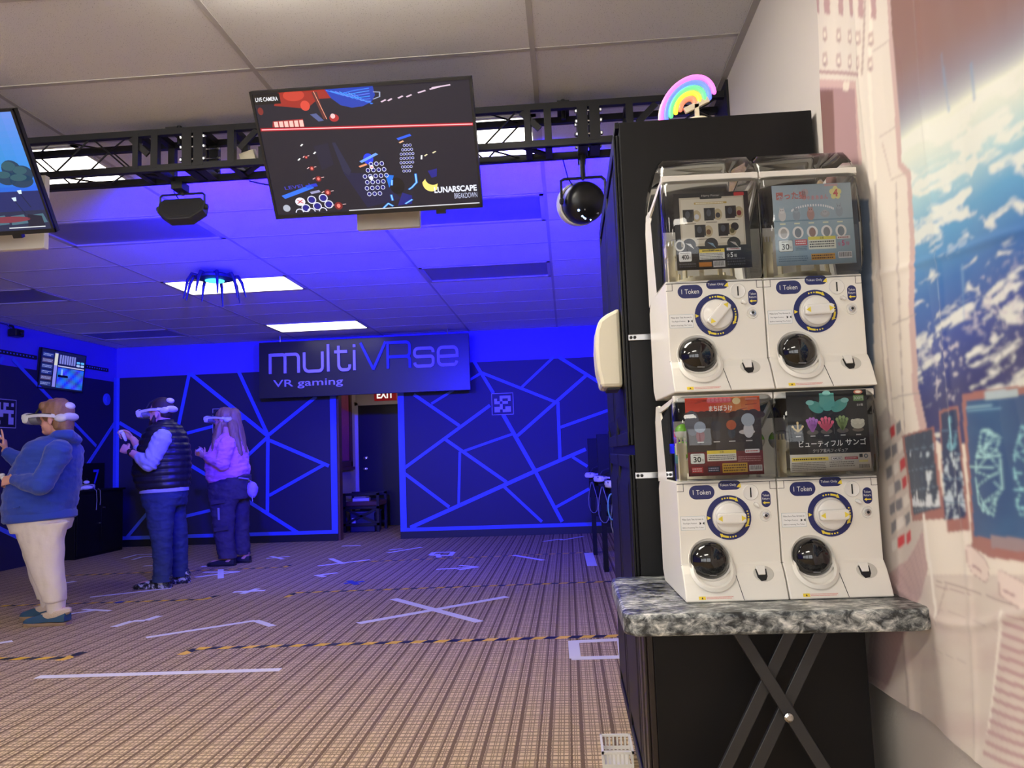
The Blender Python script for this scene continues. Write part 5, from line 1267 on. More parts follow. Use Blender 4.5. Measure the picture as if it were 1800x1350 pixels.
    m2 = screen([(1660, 726), (1692, 718), (1702, 910), (1668, 914)], [(1656, 722), (1695, 712), (1708, 932), (1672, 936)], None, (30, 50, 92))
    m3 = screen([(1710, 704), (1900, 680), (1900, 965), (1716, 942)], [(1703, 694), (1740, 684), (1900, 668), (1900, 1000), (1750, 980), (1712, 962)], None, (34, 74, 124))
    gr = fbm(u/4, v/40, 120, 3)
    put(m1 & (fbm(u/5, v/60, 130, 2) > .5) & (np.abs(v-(845)) < 18) & (u > 1620), sg(206, 214, 220)); put(m1 & (v > 862) & (v < 890) & (fbm(u/3, v/80, 133, 2)*60 > (890-v)+8), sg(214, 220, 224)); put(m1 & (np.abs(v-788) < 14) & (fbm(u/4, v/20, 137, 2) > .55), sg(190, 204, 214))
    put(m1 & (((v+u*.18) % 36) < 1.2), sg(110, 130, 150)); put(m1 & ((u % 17) < 1), sg(84, 102, 122), .6)
    put(m2 & (fbm(u/4, v/14, 140, 3) > .53) & (v > 795), sg(190, 206, 216)); put(m2 & ((((u-1680)/13)**2+((v-762)/30)**2) < 1) & (gr > .45), sg(120, 180, 200)); put(m2 & ((v % 42) < 2), sg(90, 120, 150))
    def wire(cx, cy, rx, ry, n, mask, seed, col, w):
        r = np.random.RandomState(seed); P = []
        for k in range(n): a = 2*np.pi*k/n; rr = r.uniform(.72, 1.0); P.append((cx+rx*rr*np.cos(a), cy+ry*rr*np.sin(a)))
        P += [(cx+r.uniform(-.5, .5)*rx, cy+r.uniform(-.7, .7)*ry) for _ in range(n//2)]
        for i, p in enumerate(P):
            ds = sorted(range(len(P)), key=lambda j: (P[j][0]-p[0])**2+(P[j][1]-p[1])**2)[1:5]
            for j in ds: put(mask & seg(p, P[j], w), sg(*col))
    put(m3, sg(52, 108, 150), np.clip(fbm(u/60, v/60, 150, 3)-.3, 0, .5)); wire(1745, 828, 26, 86, 16, m3, 5, (170, 222, 222), 1.5); wire(1810, 830, 28, 95, 16, m3, 6, (150, 214, 220), 1.5)
    put(m3 & seg((1712, 820), (1800, 822), 1.5), sg(170, 220, 220)); put(m3 & seg((1712, 716), (1748, 712), 5), sg(120, 160, 184)); put(m3 & seg((1712, 722), (1762, 718), 1.5), sg(110, 160, 190)); put(inpoly([(1738, 688), (1795, 682), (1795, 697), (1740, 702)]), sg(172, 190, 196)); put(inpoly([(1750, 940), (1900, 960), (1900, 985), (1752, 962)]), sg(150, 130, 134))
    # floor of the station: octagon hatches, seams, slats
    for pts in ([(1702, 962), (1708, 958), (1738, 982), (1748, 998), (1746, 1018), (1740, 1024), (1712, 1008), (1706, 990)], [(1765, 1005), (1772, 1002), (1800, 1020), (1830, 1040), (1830, 1075), (1800, 1068), (1770, 1045)]):
        m = inpoly(pts); put(m, sg(228, 210, 200)); 
        for a, b in zip(pts, pts[1:]+pts[:1]): put(seg(a, b, 1.4), sg(170, 136, 132))
        put(seg((pts[0][0]+12, pts[0][1]+32), (pts[0][0]+28, pts[0][1]+42), 4), sg(176, 140, 140))
    for p, q, w, c in (((1655, 1020), (1800, 1065), 2, (160, 136, 132)), ((1655, 1030), (1710, 1045), 2, (176, 150, 146)), ((1635, 905), (1655, 1090), 5, (240, 232, 222)), ((1672, 1026), (1652, 1100), 1.5, (170, 150, 146)), ((1660, 1070), (1800, 1120), 1.5, (190, 172, 166)), ((1645, 1140), (1705, 1165), 1.5, (190, 176, 168)), ((1775, 1075), (1752, 1290), 5, (236, 228, 216))): put(seg(p, q, w), sg(*c))
    put(inpoly([(1780, 1080), (1900, 1110), (1900, 1400), (1745, 1330)]) & (((v-u*.4) % 20) < 8), sg(186, 150, 150)); put(inpoly([(1545, 1090), (1605, 1090), (1575, 1205), (1540, 1185)]), sg(150, 118, 118), .5)  # last patch: table shadow put into the print at half strength
    for _ in range(2):
        C[1:-1, 1:-1] = (C[1:-1, 1:-1]*2+C[:-2, 1:-1]+C[2:, 1:-1]+C[1:-1, :-2]+C[1:-1, 2:])/6
    # cloth: gentle folds, edges hanging a little loose
    W = .0035*np.sin(Y*26+2.2*np.sin(Z*2.1)+fbm(Y*3, Z*2, 160, 2)*5)+.0025*np.sin(Z*9+Y*13)+.006*(fbm(Y*5+9, Z*4, 170, 3)-.45)
    crease = .004*np.exp(-((Z-.80-.06*np.sin(Y*6))/.012)**2)+.003*np.exp(-((Z-1.55-.1*(Y-1.8))/.010)**2)+.0035*np.exp(-((Y-2.02)/.012)**2)+.003*np.exp(-((Y-1.70)/.010)**2)
    loose = .02*np.exp(-(Z-za)/.10)*(.5+.5*np.sin(Y*9))+.012*np.exp(-(yb-Y)/.06)*(.5+.5*np.sin(Z*7))
    Xc = TX-.004-np.clip(W+crease+loose+.004, 0, .05)
    root = None
    verts = np.stack([Xc, Y, Z], -1).reshape(-1, 3)
    idx = np.arange(NY*NZ).reshape(NZ, NY)
    faces = np.stack([idx[:-1, :-1], idx[1:, :-1], idx[1:, 1:], idx[:-1, 1:]], -1).reshape(-1, 4)
    me = bpy.data.meshes.new('tapestry')
    me.vertices.add(len(verts)); me.vertices.foreach_set('co', verts.ravel().astype(np.float32))
    nf = len(faces); me.loops.add(nf*4); me.loops.foreach_set('vertex_index', faces.ravel().astype(np.int32))
    me.polygons.add(nf); me.polygons.foreach_set('loop_start', np.arange(0, nf*4, 4, dtype=np.int32))
    me.update(calc_edges=True); me.validate()
    ca = me.color_attributes.new('Print', 'FLOAT_COLOR', 'POINT')
    ca.data.foreach_set('color', np.concatenate([np.clip(C.reshape(-1, 3), 0, 1), np.ones((len(verts), 1))], 1).ravel().astype(np.float32))
    me.polygons.foreach_set('use_smooth', [True]*nf)
    m = attr_mat('tapestry_cloth', 0, .75)
    b = m.node_tree.nodes['Principled BSDF']; b.inputs['Sheen Weight'].default_value = .2
    me.materials.append(m)
    o = bpy.data.objects.new('wall_tapestry', me); COL.objects.link(o)
    setp(o, 'large cloth tapestry of Earth seen through a spaceship window, hung on the right wall', 'tapestry')
    return o
tapestry()

# ================================================================== DOORWAY PASSAGE
M_wood = mat('brown_wood_trim', srgb(104, 64, 48), .45, vary=(4, .25, (1, 1, 8)))
M_doord = mat('dark_door_paint', (.022, .020, .026), .32)
wd = setp(thing('window_1', None, None, (-3.60, 11.9, 1.0)), 'wood framed inner window in the passage wall with pink slats for a mirrored curtain', 'window', kind='structure'); of = wd.location
WY0, WY1, WZ0, WZ1 = 11.25, 12.55, 1.02, 2.35
for a, b in (((WY0, WZ0), (WY1, WZ0+.09)), ((WY0, WZ1-.09), (WY1, WZ1)), ((WY0, WZ0), (WY0+.09, WZ1)), ((WY1-.09, WZ0), (WY1, WZ1))):
    MB().box((-3.60, a[0], a[1]), (-3.55, b[0], b[1])).build('frame_rail', M_wood, wd, off=of, bevel=.006)
MB().box((-3.60, WY0-.02, WZ0-.05), (-3.52, WY1+.02, WZ0)).build('sill', M_wood, wd, off=of, bevel=.006)
MB().box((-3.585, WY0+.09, WZ0+.09), (-3.58, WY1-.09, WZ1-.09)).build('pane', mat('dark_window_glass', (.02, .015, .03), .08, coat=.3), wd, off=of)
for k in range(9): MB().box((-3.575, WY0+.68+.055*k, WZ0+.10), (-3.570, WY0+.72+.055*k, WZ1-.10)).build('reflection_slat', mat('pink_reflection', srgb(190, 84, 130), .5), wd, off=of)  # pink slats stand for a curtain mirrored in the dark pane
setp(MB().box((DX0-.0, YB+.0, 0), (DX0+.03, YB+.14, DTOP)).build('trim_1', M_wood), 'brown wooden door jamb on the window side of the doorway', 'trim', kind='structure')
dr = setp(thing('door_1', None, None, (-3.1, 12.93, 0)), 'dark passage door with two steel locks under the exit sign', 'door', kind='structure'); of = dr.location
MB().box((-3.545, 12.90, .01), (-2.62, 12.945, 2.05)).build('door_leaf', M_doord, dr, off=of, bevel=.004)
for a, b in (((-3.60, 0), (-3.545, 2.10)), ((-2.62, 0), (-2.56, 2.10)), ((-3.60, 2.05), (-2.56, 2.11))): MB().box((a[0], 12.88, a[1]), (b[0], 12.95, b[1])).build('jamb', M_wallw, dr, off=of)
MB().lathe([(.03, 0), (.03, .01), (.014, .02), (.014, .04), (.03, .05), (.03, .07), (.012, .075)], (-3.42, 12.90, 1.15), (0, -1, 0), 16).build('dead_lock', M_steel, dr, smooth=True, off=of)
MB().lathe([(.03, 0), (.03, .01), (.012, .015), (.012, .04), (.028, .05), (.026, .075), (.01, .08)], (-3.43, 12.90, .97), (0, -1, 0), 16).build('door_knob', M_steel, dr, smooth=True, off=of)
ex = thing('exit_sign', 'red exit sign with white letters above the dark passage door', 'sign', (-3.07, 12.90, 2.12))
MB().box((-.19, -.0, 0), (.19, .045, .21)).build('case', mat('exit_red', srgb(150, 24, 30), .4, emit=srgb(150, 20, 26), estr=.35), ex, bevel=.004)
pr = Print(); pr.text('EXIT', 0, .105, .135, srgb(246, 238, 230), 1, w=.29, bold=.03); pr.build('lettering', attr_mat('lit_letters', 1.0), ex, flat((0, -.002, 0), (1, 0, 0), (0, 0, 1)), eps=.0005)
# bench with things on and under it
bn = thing('bench', 'dark wooden bench with crossed side frame and brown cushion in the passage', 'bench', (-3.33, 12.2, 0)); of = bn.location
bx0, bx1, by0, by1 = -3.555, -2.98, 11.95, 12.5
M_bw = mat('dark_bench_wood', (.016, .011, .012), .4)
for x in (bx0, bx1-.04):
    for y in (by0, by1-.04): MB().box((x, y, 0), (x+.04, y+.04, .60)).build('leg', M_bw, bn, off=of)
for z in (.10, .36): MB().box((bx0, by0, z), (bx1, by0+.03, z+.04)).box((bx0, by1-.03, z), (bx1, by1, z+.04)).build('rail', M_bw, bn, off=of)
MB().box((bx0, by0, .57), (bx1, by0+.04, .61)).build('arm_rail', M_bw, bn, off=of)
MB().box((bx0, by1-.04, .57), (bx1, by1, .61)).build('arm_rail', M_bw, bn, off=of)
for p, q in (((bx0+.04, .14), (bx1-.04, .36)), ((bx0+.04, .36), (bx1-.04, .14))): MB().bar((p[0], by0+.015, p[1]), (q[0], by0+.015, q[1]), .035, .016, (0, 1, 0)).build('cross_brace', M_bw, bn, off=of)
MB().box((bx0+.03, by0+.03, .40), (bx1-.0, by1-.03, .475)).build('cushion', mat('brown_cushion', srgb(112, 74, 52), .6), bn, off=of, bevel=.02)
for k, (sz, c, lab) in enumerate((((.26, .20, .05), (196, 190, 200), 'pale box lying on the bench cushion under a notebook'), ((.20, .15, .03), (60, 56, 66), 'small dark notebook on the pale box on the bench'))):
    o = MB().box((-sz[0]/2, -sz[1]/2, 0), (sz[0]/2, sz[1]/2, sz[2])).box((-sz[0]/2+.004, -sz[1]/2-.001, .008), (sz[0]/2+.001, sz[1]/2-.004, sz[2]-.008), 1).build('storage_box' if k == 0 else 'notebook', [mat('card_%d' % k, srgb(*c), .5), mat('page_edge', srgb(220, 216, 206), .7)], bevel=.002)
    o.location = (-3.30, 12.12, .476+.051*k); o.rotation_euler.z = .15-.3*k; setp(o, lab, 'box' if k == 0 else 'notebook')
cr_ = thing('storage_crate', 'dark plastic crate with a pale tag under the passage bench', 'crate', (-3.26, 12.2, 0))
c_ = MB().box((-.2, -.2, 0), (.2, .2, .008))
for a, b in (((-.2, -.2), (.2, -.19)), ((-.2, .19), (.2, .2)), ((-.2, -.2), (-.19, .2)), ((.19, -.2), (.2, .2))): c_.box((a[0], a[1], 0), (b[0], b[1], .30))
c_.build('tub', mat('dark_blue_plastic', (.03, .03, .07), .4), cr_); MB().box((-.21, -.21, .30), (.21, .21, .315)).build('lid', mat('blue_grey_plastic', (.10, .10, .2), .4), cr_, bevel=.004)
MB().box((-.17, -.204, .10), (-.11, -.2, .22)).build('tag', M_white, cr_)
pl = thing('passage_lamp', 'small ceiling lamp lighting the passage', 'lamp', (-2.75, 12.0, 2.56))
MB().lathe([(.10, .04), (.10, .03), (.08, .01), (.02, 0)], (0, 0, 0), (0, 0, 1), 20).build('shade', mat('warm_globe', (.9, .85, .8), .4, emit=(1, .84, .7), estr=16), pl, smooth=True)

# ================================================================== WALL MARKERS, LEFT WALL THINGS
def marker(label, o, ex, ey, s, rows):
    n = ex.cross(ey).normalized(); t = thing('marker_poster', label, 'marker poster', o); of = t.location
    MB().obox(o+ex*s/2+ey*s/2+n*.003, ex*s/2, ey*s/2, n*.003).build('board', mat('marker_black', (.015, .015, .02), .5), t, off=of)
    p = Print(); k = 1/8.
    for a, b in (((.0, .0), (1, .025)), ((0, .975), (1, 1)), ((0, 0), (.025, 1)), ((.975, 0), (1, 1))): p.rect(a[0], a[1], b[0], b[1], srgb(190, 188, 205), 1)
    for j, r in enumerate(rows):
        for i, ch in enumerate(r):
            if ch == '#': p.rect((i+1)*k, 1-(j+2)*k, (i+2)*k, 1-(j+1)*k, srgb(190, 188, 205), 1)
    p.build('marker_print', M_print, t, lambda x, y: (o+ex*s*x+ey*s*y+n*.0065, n), off=of)
EX, EZ = Vector((1, 0, 0)), Vector((0, 0, 1))
a = at(865, 730, y=YB-.02)
marker('square block-pattern marker on the far wall beyond the doorway', Vector((a.x, YB-.020, a.z)), EX, EZ, .31, ['..####', '#.#..#', '##.##.', '..#...', '###.##', '##.###'])
a = at(374, 762, y=YB-.02)
marker('square block-pattern marker on the far wall behind the person in pink', Vector((a.x, YB-.020, a.z)), EX, EZ, .36, ['.##..#', '#.##..', '..#.##', '##...#', '#.##..', '..###.'])
a = at(27, 753, x=XL+.014)
marker('square block-pattern marker on the left wall beside the person in the blue hoodie', Vector((XL+.014, a.y-.34, a.z)), Vector((0, 1, 0)), EZ, .34, ['#.##.#', '#.#...', '######', '##..#.', '....##', '#...##'])

def scr_mon(p):
    p.rect(0, 0, 1, 1, srgb(14, 18, 46), 0)
    for k in range(6): p.rect(.03, .06+.15*k, .26, .17+.15*k, [srgb(40, 52, 110), srgb(70, 60, 90), srgb(26, 40, 110)][k % 3], 1); p.smallprint(.04, .08+.15*k, .25, .15+.15*k, 2, srgb(130, 140, 200), 2, .5, k)
    p.rect(.29, .05, .36, .95, srgb(120, 120, 210), 1); p.rect(.29, .62, .36, .93, srgb(190, 190, 180), 2)
    for k in range(7): p.rect(.40+.055*k, .68, .44+.055*k, .92, srgb(110, 116, 190), 1)
    for i in range(2):
        for j in range(2): p.rrect(.84+.1*i, .78-.08*j, .085, .06, .02, srgb(150, 170, 220) if j else srgb(80, 160, 220), 1)
    p.rect(.38, .60, .99, .63, srgb(170, 170, 210), 1); p.rect(.38, .04, .99, .58, lambda x, y: srgb(20+int(30*abs(math.sin(x*9+y*7))), 40+int(60*abs(math.sin(x*13-y*9))), 160+int(70*abs(math.sin(x*5+y*11)))), 1, 14, 12)
    p.rect(.46, .38, .50, .54, srgb(120, 160, 220), 2)
a = at(65, 612, x=XL+.06); b = at(147, 630, x=XL+.06)
mon, Fm, _, _ = television('wall_monitor', 'small wall monitor with a control screen on the left wall', XL+.07, 9.14, 2.69, .90, 0, scr_mon, ex=Vector((0, 1, 0)), tilt_axis=Vector((.10, 0, .995)).normalized())
MB().box((XL+.0, 9.5, 2.35), (XL+.035, 9.7, 2.55)).build('wall_mount', M_blackm, mon, off=mon.location)
# perforated light rail, disc, camera
for y0, y1, lab in ((7.2, 9.12, 'dotted black light rail on the left wall before the wall monitor'), (10.05, 10.63, 'dotted black light rail on the left wall between the monitor and the corner')):
    t = thing('light_rail', lab, 'light rail', (XL+.012, (y0+y1)/2, 2.55)); of = t.location
    MB().box((XL, y0, 2.53), (XL+.02, y1, 2.58)).build('rail', M_blackm, t, off=of)
    n = int((y1-y0)/.055)
    d0 = MB().box((XL+.02, -.010, -.008), (XL+.022, .010, .008)).mesh('light_dot', M_strip)
    for k in range(n):
        o = bpy.data.objects.new('light_dot', d0); COL.objects.link(o); o.parent = t; o.location = Vector((0, y0+.03+.055*k, 2.555))-of
a = at(188, 702, x=XL+.02)
dk = thing('wall_disc', 'round pale blue disc fixed near the corner of the left wall', 'disc', (XL+.012, a.y, a.z)); MB().lathe([(.085, 0), (.085, .012), (.07, .018), (.001, .02)], (0, 0, 0), (1, 0, 0), 24).build('plate', M_strip, dk, smooth=True); MB().lathe([(.05, .018), (.045, .026), (.001, .027)], (0, 0, 0), (1, 0, 0), 24).build('cap', M_strip, dk, smooth=True)
cm = thing('wall_camera', 'small black tracking camera under the ceiling of the left wall', 'camera', (XL+.02, 8.66, 2.80)); MB().box((.01, -.07, -.05), (.12, .07, .04)).build('body', M_black, cm, bevel=.012); MB().lathe([(.028, 0), (.026, .02), (.01, .025)], (.12, 0, -.005), (1, 0, 0), 16).build('lens', M_smoke, cm, smooth=True); MB().tube([(.04, 0, .03), (.02, 0, .08), (-.02, 0, .09)], .012, 8).build('arm', M_black, cm)
MB().tube([(.03, -.02, .03), (.02, -.1, .085), (-.008, -.4, .088), (-.008, -1.0, .086)], .004, 6).build('cable', M_blackm, cm)
# station 7: black cupboard with a charging shelf
st = thing('charging_station', 'black charging cupboard with a blue number seven in the left corner', 'cupboard', (XL+.17, 9.95, 0)); of = st.location
M_st = mat('black_board', (.004, .004, .005), .55, spec=.25)
MB().box((XL+.013, 9.45, 0), (XL+.33, 10.50, .84)).build('body', M_st, st, off=of, bevel=.004)
MB().box((XL+.013, 9.45, .84), (XL+.06, 10.50, 1.22)).build('back_board', M_st, st, off=of, bevel=.003)
MB().box((XL+.013, 9.42, .84), (XL+.36, 10.52, .865)).build('shelf', M_st, st, off=of, bevel=.003)
d_ = MB().box((XL+.33, 9.47, .04), (XL+.345, 9.97, .80)).build('door', M_st, st, off=of, bevel=.003); MB().lathe([(.012, 0), (.012, .02)], (XL+.345, 9.93, .42), (1, 0, 0), 10).build('door_knob', M_steel, d_, off=of)
d_ = MB().box((XL+.33, 9.985, .04), (XL+.345, 10.48, .80)).build('door', M_st, st, off=of, bevel=.003); MB().lathe([(.012, 0), (.012, .02)], (XL+.345, 10.03, .62), (1, 0, 0), 10).build('door_knob', M_steel, d_, off=of)
pr = Print(); pr.text('7', 0, 0, .20, srgb(40, 50, 210), 1, bold=.02); pr.build('number_seven', attr_mat('print_paper'), st, flat((XL+.062, 10.30, 1.03), (0, 1, 0), (0, 0, 1)), eps=.001, off=of)

# ================================================================== HEADSETS AND CONTROLLERS
M_hs = mat('headset_white', srgb(224, 222, 226), .35)
M_hsd = mat('headset_dark', (.03, .03, .034), .6)
M_hsg = mat('headset_grey', (.25, .25, .27), .6)
def headset(label, loc, rz, s=1.0, roll=0., group='white VR headsets'):
    """origin at the head centre, facing -X"""
    t = thing('vr_headset', label, 'VR headset', loc, rz, group); t.rotation_euler = (0, roll, rz)
    m = MB(); 
    prof = [(-.178, .026), (-.182, .0), (-.172, -.034), (-.150, -.040), (-.130, -.036), (-.122, .028), (-.150, .036)]
    rings = []
    for y, k, dx in ((-.095, .55, .022), (-.088, .85, .008), (-.06, 1, 0), (0, 1.02, -.004), (.06, 1, 0), (.088, .85, .008), (.095, .55, .022)):
        rings.append([Vector((-.150+(x+.150)*k+dx, y, z*k)) for x, z in prof])
    m.loft(rings).xf(Matrix.Scale(s, 4)).build('visor', M_hs, t, smooth=True, bevel=.004)
    g = MB(); rings = [[Vector((x, y*k, z*k-.006)) for y, z in [(.085*math.cos(2*math.pi*i/20), .040*math.sin(2*math.pi*i/20)) for i in range(20)]] for x, k in ((-.135, .95), (-.10, 1.0), (-.072, .92))]
    g.loft(rings).xf(Matrix.Scale(s, 4)).build('face_gasket', M_hsg, t, smooth=True)
    for k, (y, z) in enumerate(((-.062, .018), (.062, .018))): MB().lathe([(.008, 0), (.007, .003)], (-.180*s, y*s, z*s), (-1, 0, 0), 10).build('tracking_lens', M_hsd, t)
    for sd in (-1, 1):
        pts = [(-.130, sd*.090, .010), (-.08, sd*.092, .013), (-.02, sd*.093, .012), (.04, sd*.086, .004), (.085, sd*.060, -.006)]
        b = MB()
        for p, q in zip(pts[:-1], pts[1:]): b.bar(p, q, .024, .007, (0, sd, 0), ext=.004)
        b.xf(Matrix.Scale(s, 4)).build('side_strap', M_hs, t)
        MB().tube([Vector(p)*s+Vector((0, sd*.006, .010*s)) for p in pts[:4]], .0025*s, 6).build('strap_cable', M_hsd, t)
    b = MB().ell((.112, 0, -.006), .028, .078, .030, 20, 10); b.xf(Matrix.Scale(s, 4)).build('rear_cradle', M_hs, t, smooth='all')
    b = MB(); b.ell((.086, -.062, -.014), .045, .026, .028, 14, 8); b.xf(Matrix.Scale(s, 4)).build('battery_pack', M_hs, t, smooth='all')
    b = MB().ell((.108, 0, .068), .030, .040, .024, 16, 8, rot=Matrix.Rotation(.5, 3, 'Y')); b.xf(Matrix.Scale(s, 4)).build('head_pad', M_hs, t, smooth='all')
    MB().tube([(-.130*s, 0, .036*s), (-.09*s, 0, .085*s), (0, 0, .112*s), (.06*s, 0, .09*s), (.085*s, 0, .06*s)], .007*s, 6).build('top_strap', M_hsd, t)
    return t
def controller(label, loc, rot, group='white VR controllers'):
    t = thing('vr_controller', label, 'VR controller', loc, 0, group); t.rotation_euler = rot
    MB().tube([(0, 0, -.055), (0, 0, -.02), (0, 0, .02)], [.014, .017, .018], 12, round_ends=True).build('handle', M_hs, t, smooth='all')
    MB().ell((-.012, 0, .038), .034, .030, .018, 16, 8).build('head', M_hs, t, smooth='all')
    MB().lathe([(.021, 0), (.020, .004), (.001, .005)], (-.014, 0, .053), (-.1, 0, 1), 16).build('face_plate', M_hsd, t)
    MB().lathe([(.006, 0), (.006, .01), (.009, .013), (.002, .015)], (-.018, .006, .056), (-.1, 0, 1), 10).build('thumb_stick', M_hsd, t, smooth=True)
    return t
h7 = headset('white VR headset resting on the shelf of the number seven station', (XL+.215, 9.86, .905), math.radians(-60), .95)
for k, dy in enumerate((-.03, .05)):
    t = MB().tube([(XL+.34, 9.86+dy, .875), (XL+.368, 9.86+dy, .85), (XL+.37, 9.87+dy, .72), (XL+.368, 9.86+dy, .60+.06*k)], .005, 6).build('charging_cable', M_hsg)
    setp(t, ('longer' if k == 0 else 'shorter')+' pale strap hanging from the shelf of the number seven station', 'cable', 'straps at the corner station')

# ---- black stations along the right wall, beyond the tall cabinet
for k, (ys_, x0, zt, lab) in enumerate(((6.35, .335, 1.30, 'black charging stand closest to the tall cabinet'), (7.55, .285, 1.30, 'black charging stand between the two other stands'), (8.75, .225, 1.28, 'black charging stand closest to the far wall'))):
    t = thing('charging_stand', lab, 'charging stand', (.55, ys_, 0), 0, 'charging stands along the right wall'); of = t.location
    MB().box((x0, ys_, .62), (XR-.01, ys_+.03, zt)).build('back_board', M_st, t, off=of, bevel=.004)
    MB().box((x0, ys_-.16, .80), (XR-.01, ys_+.03, .83)).build('shelf', M_st, t, off=of, bevel=.003)
    MB().box((x0+.02, ys_-.14, .42), (XR-.02, ys_+.02, .46)).build('lower_shelf', M_st, t, off=of)
    for x in (x0+.01, XR-.06):
        for y in (ys_-.15, ys_-.01): MB().box((x, y, 0), (x+.045, y+.04, .80)).build('leg', M_st, t, off=of)
    headset('white VR headset on the %s' % lab.split('black ')[1], (x0+.10, ys_-.085, .875), math.radians(15+10*k), .8)
    pts = [(x0+.03+.05*math.sin(q*.55), ys_-.17-.01*q*.2, .80-.34*math.sin(math.pi*q/11)**1.0) for q in range(12)]
    setp(MB().tube(pts, .004, 6).build('hanging_cable', M_hsg), 'grey cable drooping from the %s' % lab.split('black ')[1], 'cable', 'cables of the charging stands')
pts = [Vector((.325+.028*math.sin(2*math.pi*q/24), 6.15-.001*q, .70+.10*math.cos(2*math.pi*q/24))) for q in range(25)]
setp(MB().tube(pts, .006, 6).build('cable_loop', mat('teal_cable', srgb(90, 160, 190), .4)), 'pale blue cable loop hung on the stand beside the tall cabinet', 'cable')

# ================================================================== TAPE ON THE CARPET
M_tape = mat('white_cloth_tape', srgb(232, 228, 226), .6)
M_yel = mat('hazard_yellow', srgb(252, 200, 44), .5); M_hblk = mat('hazard_black', (.015, .015, .018), .5); M_btape = mat('blue_tape', srgb(36, 56, 150), .6)
def fp(u, v): p = at(u, v, z=0); p.z = 0; return p
def tape(label, segs, w=.055, mt=None, cat='floor tape'):
    c = [fp(*q) for s in segs for q in s]; cen = sum(c, Vector())/len(c)
    t = thing('floor_tape', label, cat, cen); t['group'] = 'tape marks on the carpet'
    for i, s in enumerate(segs):
        for j, (p, q) in enumerate(zip(s[:-1], s[1:])):
            MB().bar(fp(*p)+UP*(.0012+.0006*i+.0003*j), fp(*q)+UP*(.0012+.0006*i+.0003*j), w, .0012, UP).build('tape_strip', mt or M_tape, t, off=cen)
tape('single long white tape line, closest to the black and yellow tape corner', [[(65, 1190.5), (493, 1177.5)]], .06)
tape('white tape shaped like a long tick with a short arm', [[(257, 1121), (449, 1091), (479, 1101)]], .055)
tape('short white zigzag of tape in front of the slippers', [[(200, 1102), (233, 1092), (256, 1091), (280, 1083)]], .06)
tape('white tape arrow behind the slippers of the person in the blue hoodie', [[(110, 1081), (167, 1073)], [(147, 1071.5), (193, 1074)]], .05)
tape('white tape end at the border of the left carpet before the slippers', [[(-40, 1137), (22, 1127)]], .06)
tape('small white tape cross beyond the striped tape tip', [[(410, 1041), (466, 1038)], [(425, 1044), (453, 1035)]], .06)
tape('white tape star of three strips in front of the black shoes', [[(358, 1006), (420, 1005)], [(343, 1015), (420, 1005)], [(388, 1001), (388, 1017)]], .06)
tape('tiny white tape cross beside the person in pink', [[(468, 982), (509, 978)], [(476, 978), (497, 983)]], .05)
tape('white tape arrow without shaft end near the doorway, branch pointing at the wall', [[(559, 995), (650, 984)], [(581, 982), (603, 991)]], .06)
tape('short white tape hook next to the blue tape patch', [[(553, 1012), (593, 1007)], [(556, 1011), (570, 1014)]], .055)
tape('single short white tape strip in front of the doorway', [[(601, 960), (634, 959)]], .06)
tape('two parallel white tape strips beyond the doorway', [[(681, 972), (741, 962)], [(684, 967), (707, 964.5)]], .055)
tape('small white tape frame with a tail', [[(757, 976), (763, 971), (797, 970.5), (791, 977), (757, 976)], [(769, 974), (772, 980)]], .06)
tape('white tape arrow with a full head pointing at the tall cabinet', [[(767, 1001), (839, 997)], [(808, 994), (839, 997), (806, 1002)]], .05)
tape('big white tape cross of two long strips', [[(630, 1096), (891, 1049)], [(692, 1053), (843, 1093.5)]], .07)
tape('slanted white tape strip crossing the far striped tape', [[(903, 976), (955, 985)]], .06)
tape('broad white tape strip beside the charging stands', [[(1034.5, 972), (1041, 995)]], .10)
tape('thin white tape zigzag at the foot of the far wall', [[(955, 952), (985, 947.5), (988, 949.5), (1025, 943)]], .05)
tape('white tape rectangle beside the tall cabinet', [[(1000, 1129), (1100, 1124)], [(1004, 1158), (1102, 1155)], [(1008, 1127), (1011, 1158)], [(1094, 1125), (1098, 1155)]], .065)
tape('long white tape strip under the patterned clogs', [[(158, 1050), (300, 1034)]], .055)
tape('two bent white tape lines behind the man in the vest', [[(215, 982), (241, 975), (290, 974)], [(233, 984), (250, 979), (290, 977.5)]], .045)
tape('short white tape strip behind the legs of the man in the vest', [[(253, 995), (290, 993.5)]], .06)
tape('white tape strip behind the pale trousers', [[(60, 1034), (90, 1031)], [(100, 1028), (132, 1022)]], .06)
tape('white tape tip by the black shoe of the person in pink', [[(354, 996), (367, 995.5)]], .06)
tape('blue tape patch on the carpet before the hook', [[(605, 1026), (640, 1022)], [(613, 1021), (628, 1028)]], .06, M_btape)
tape('blue tape patch on the striped tape beside the slippers', [[(202, 1060), (217, 1057.5)]], .07, M_btape)
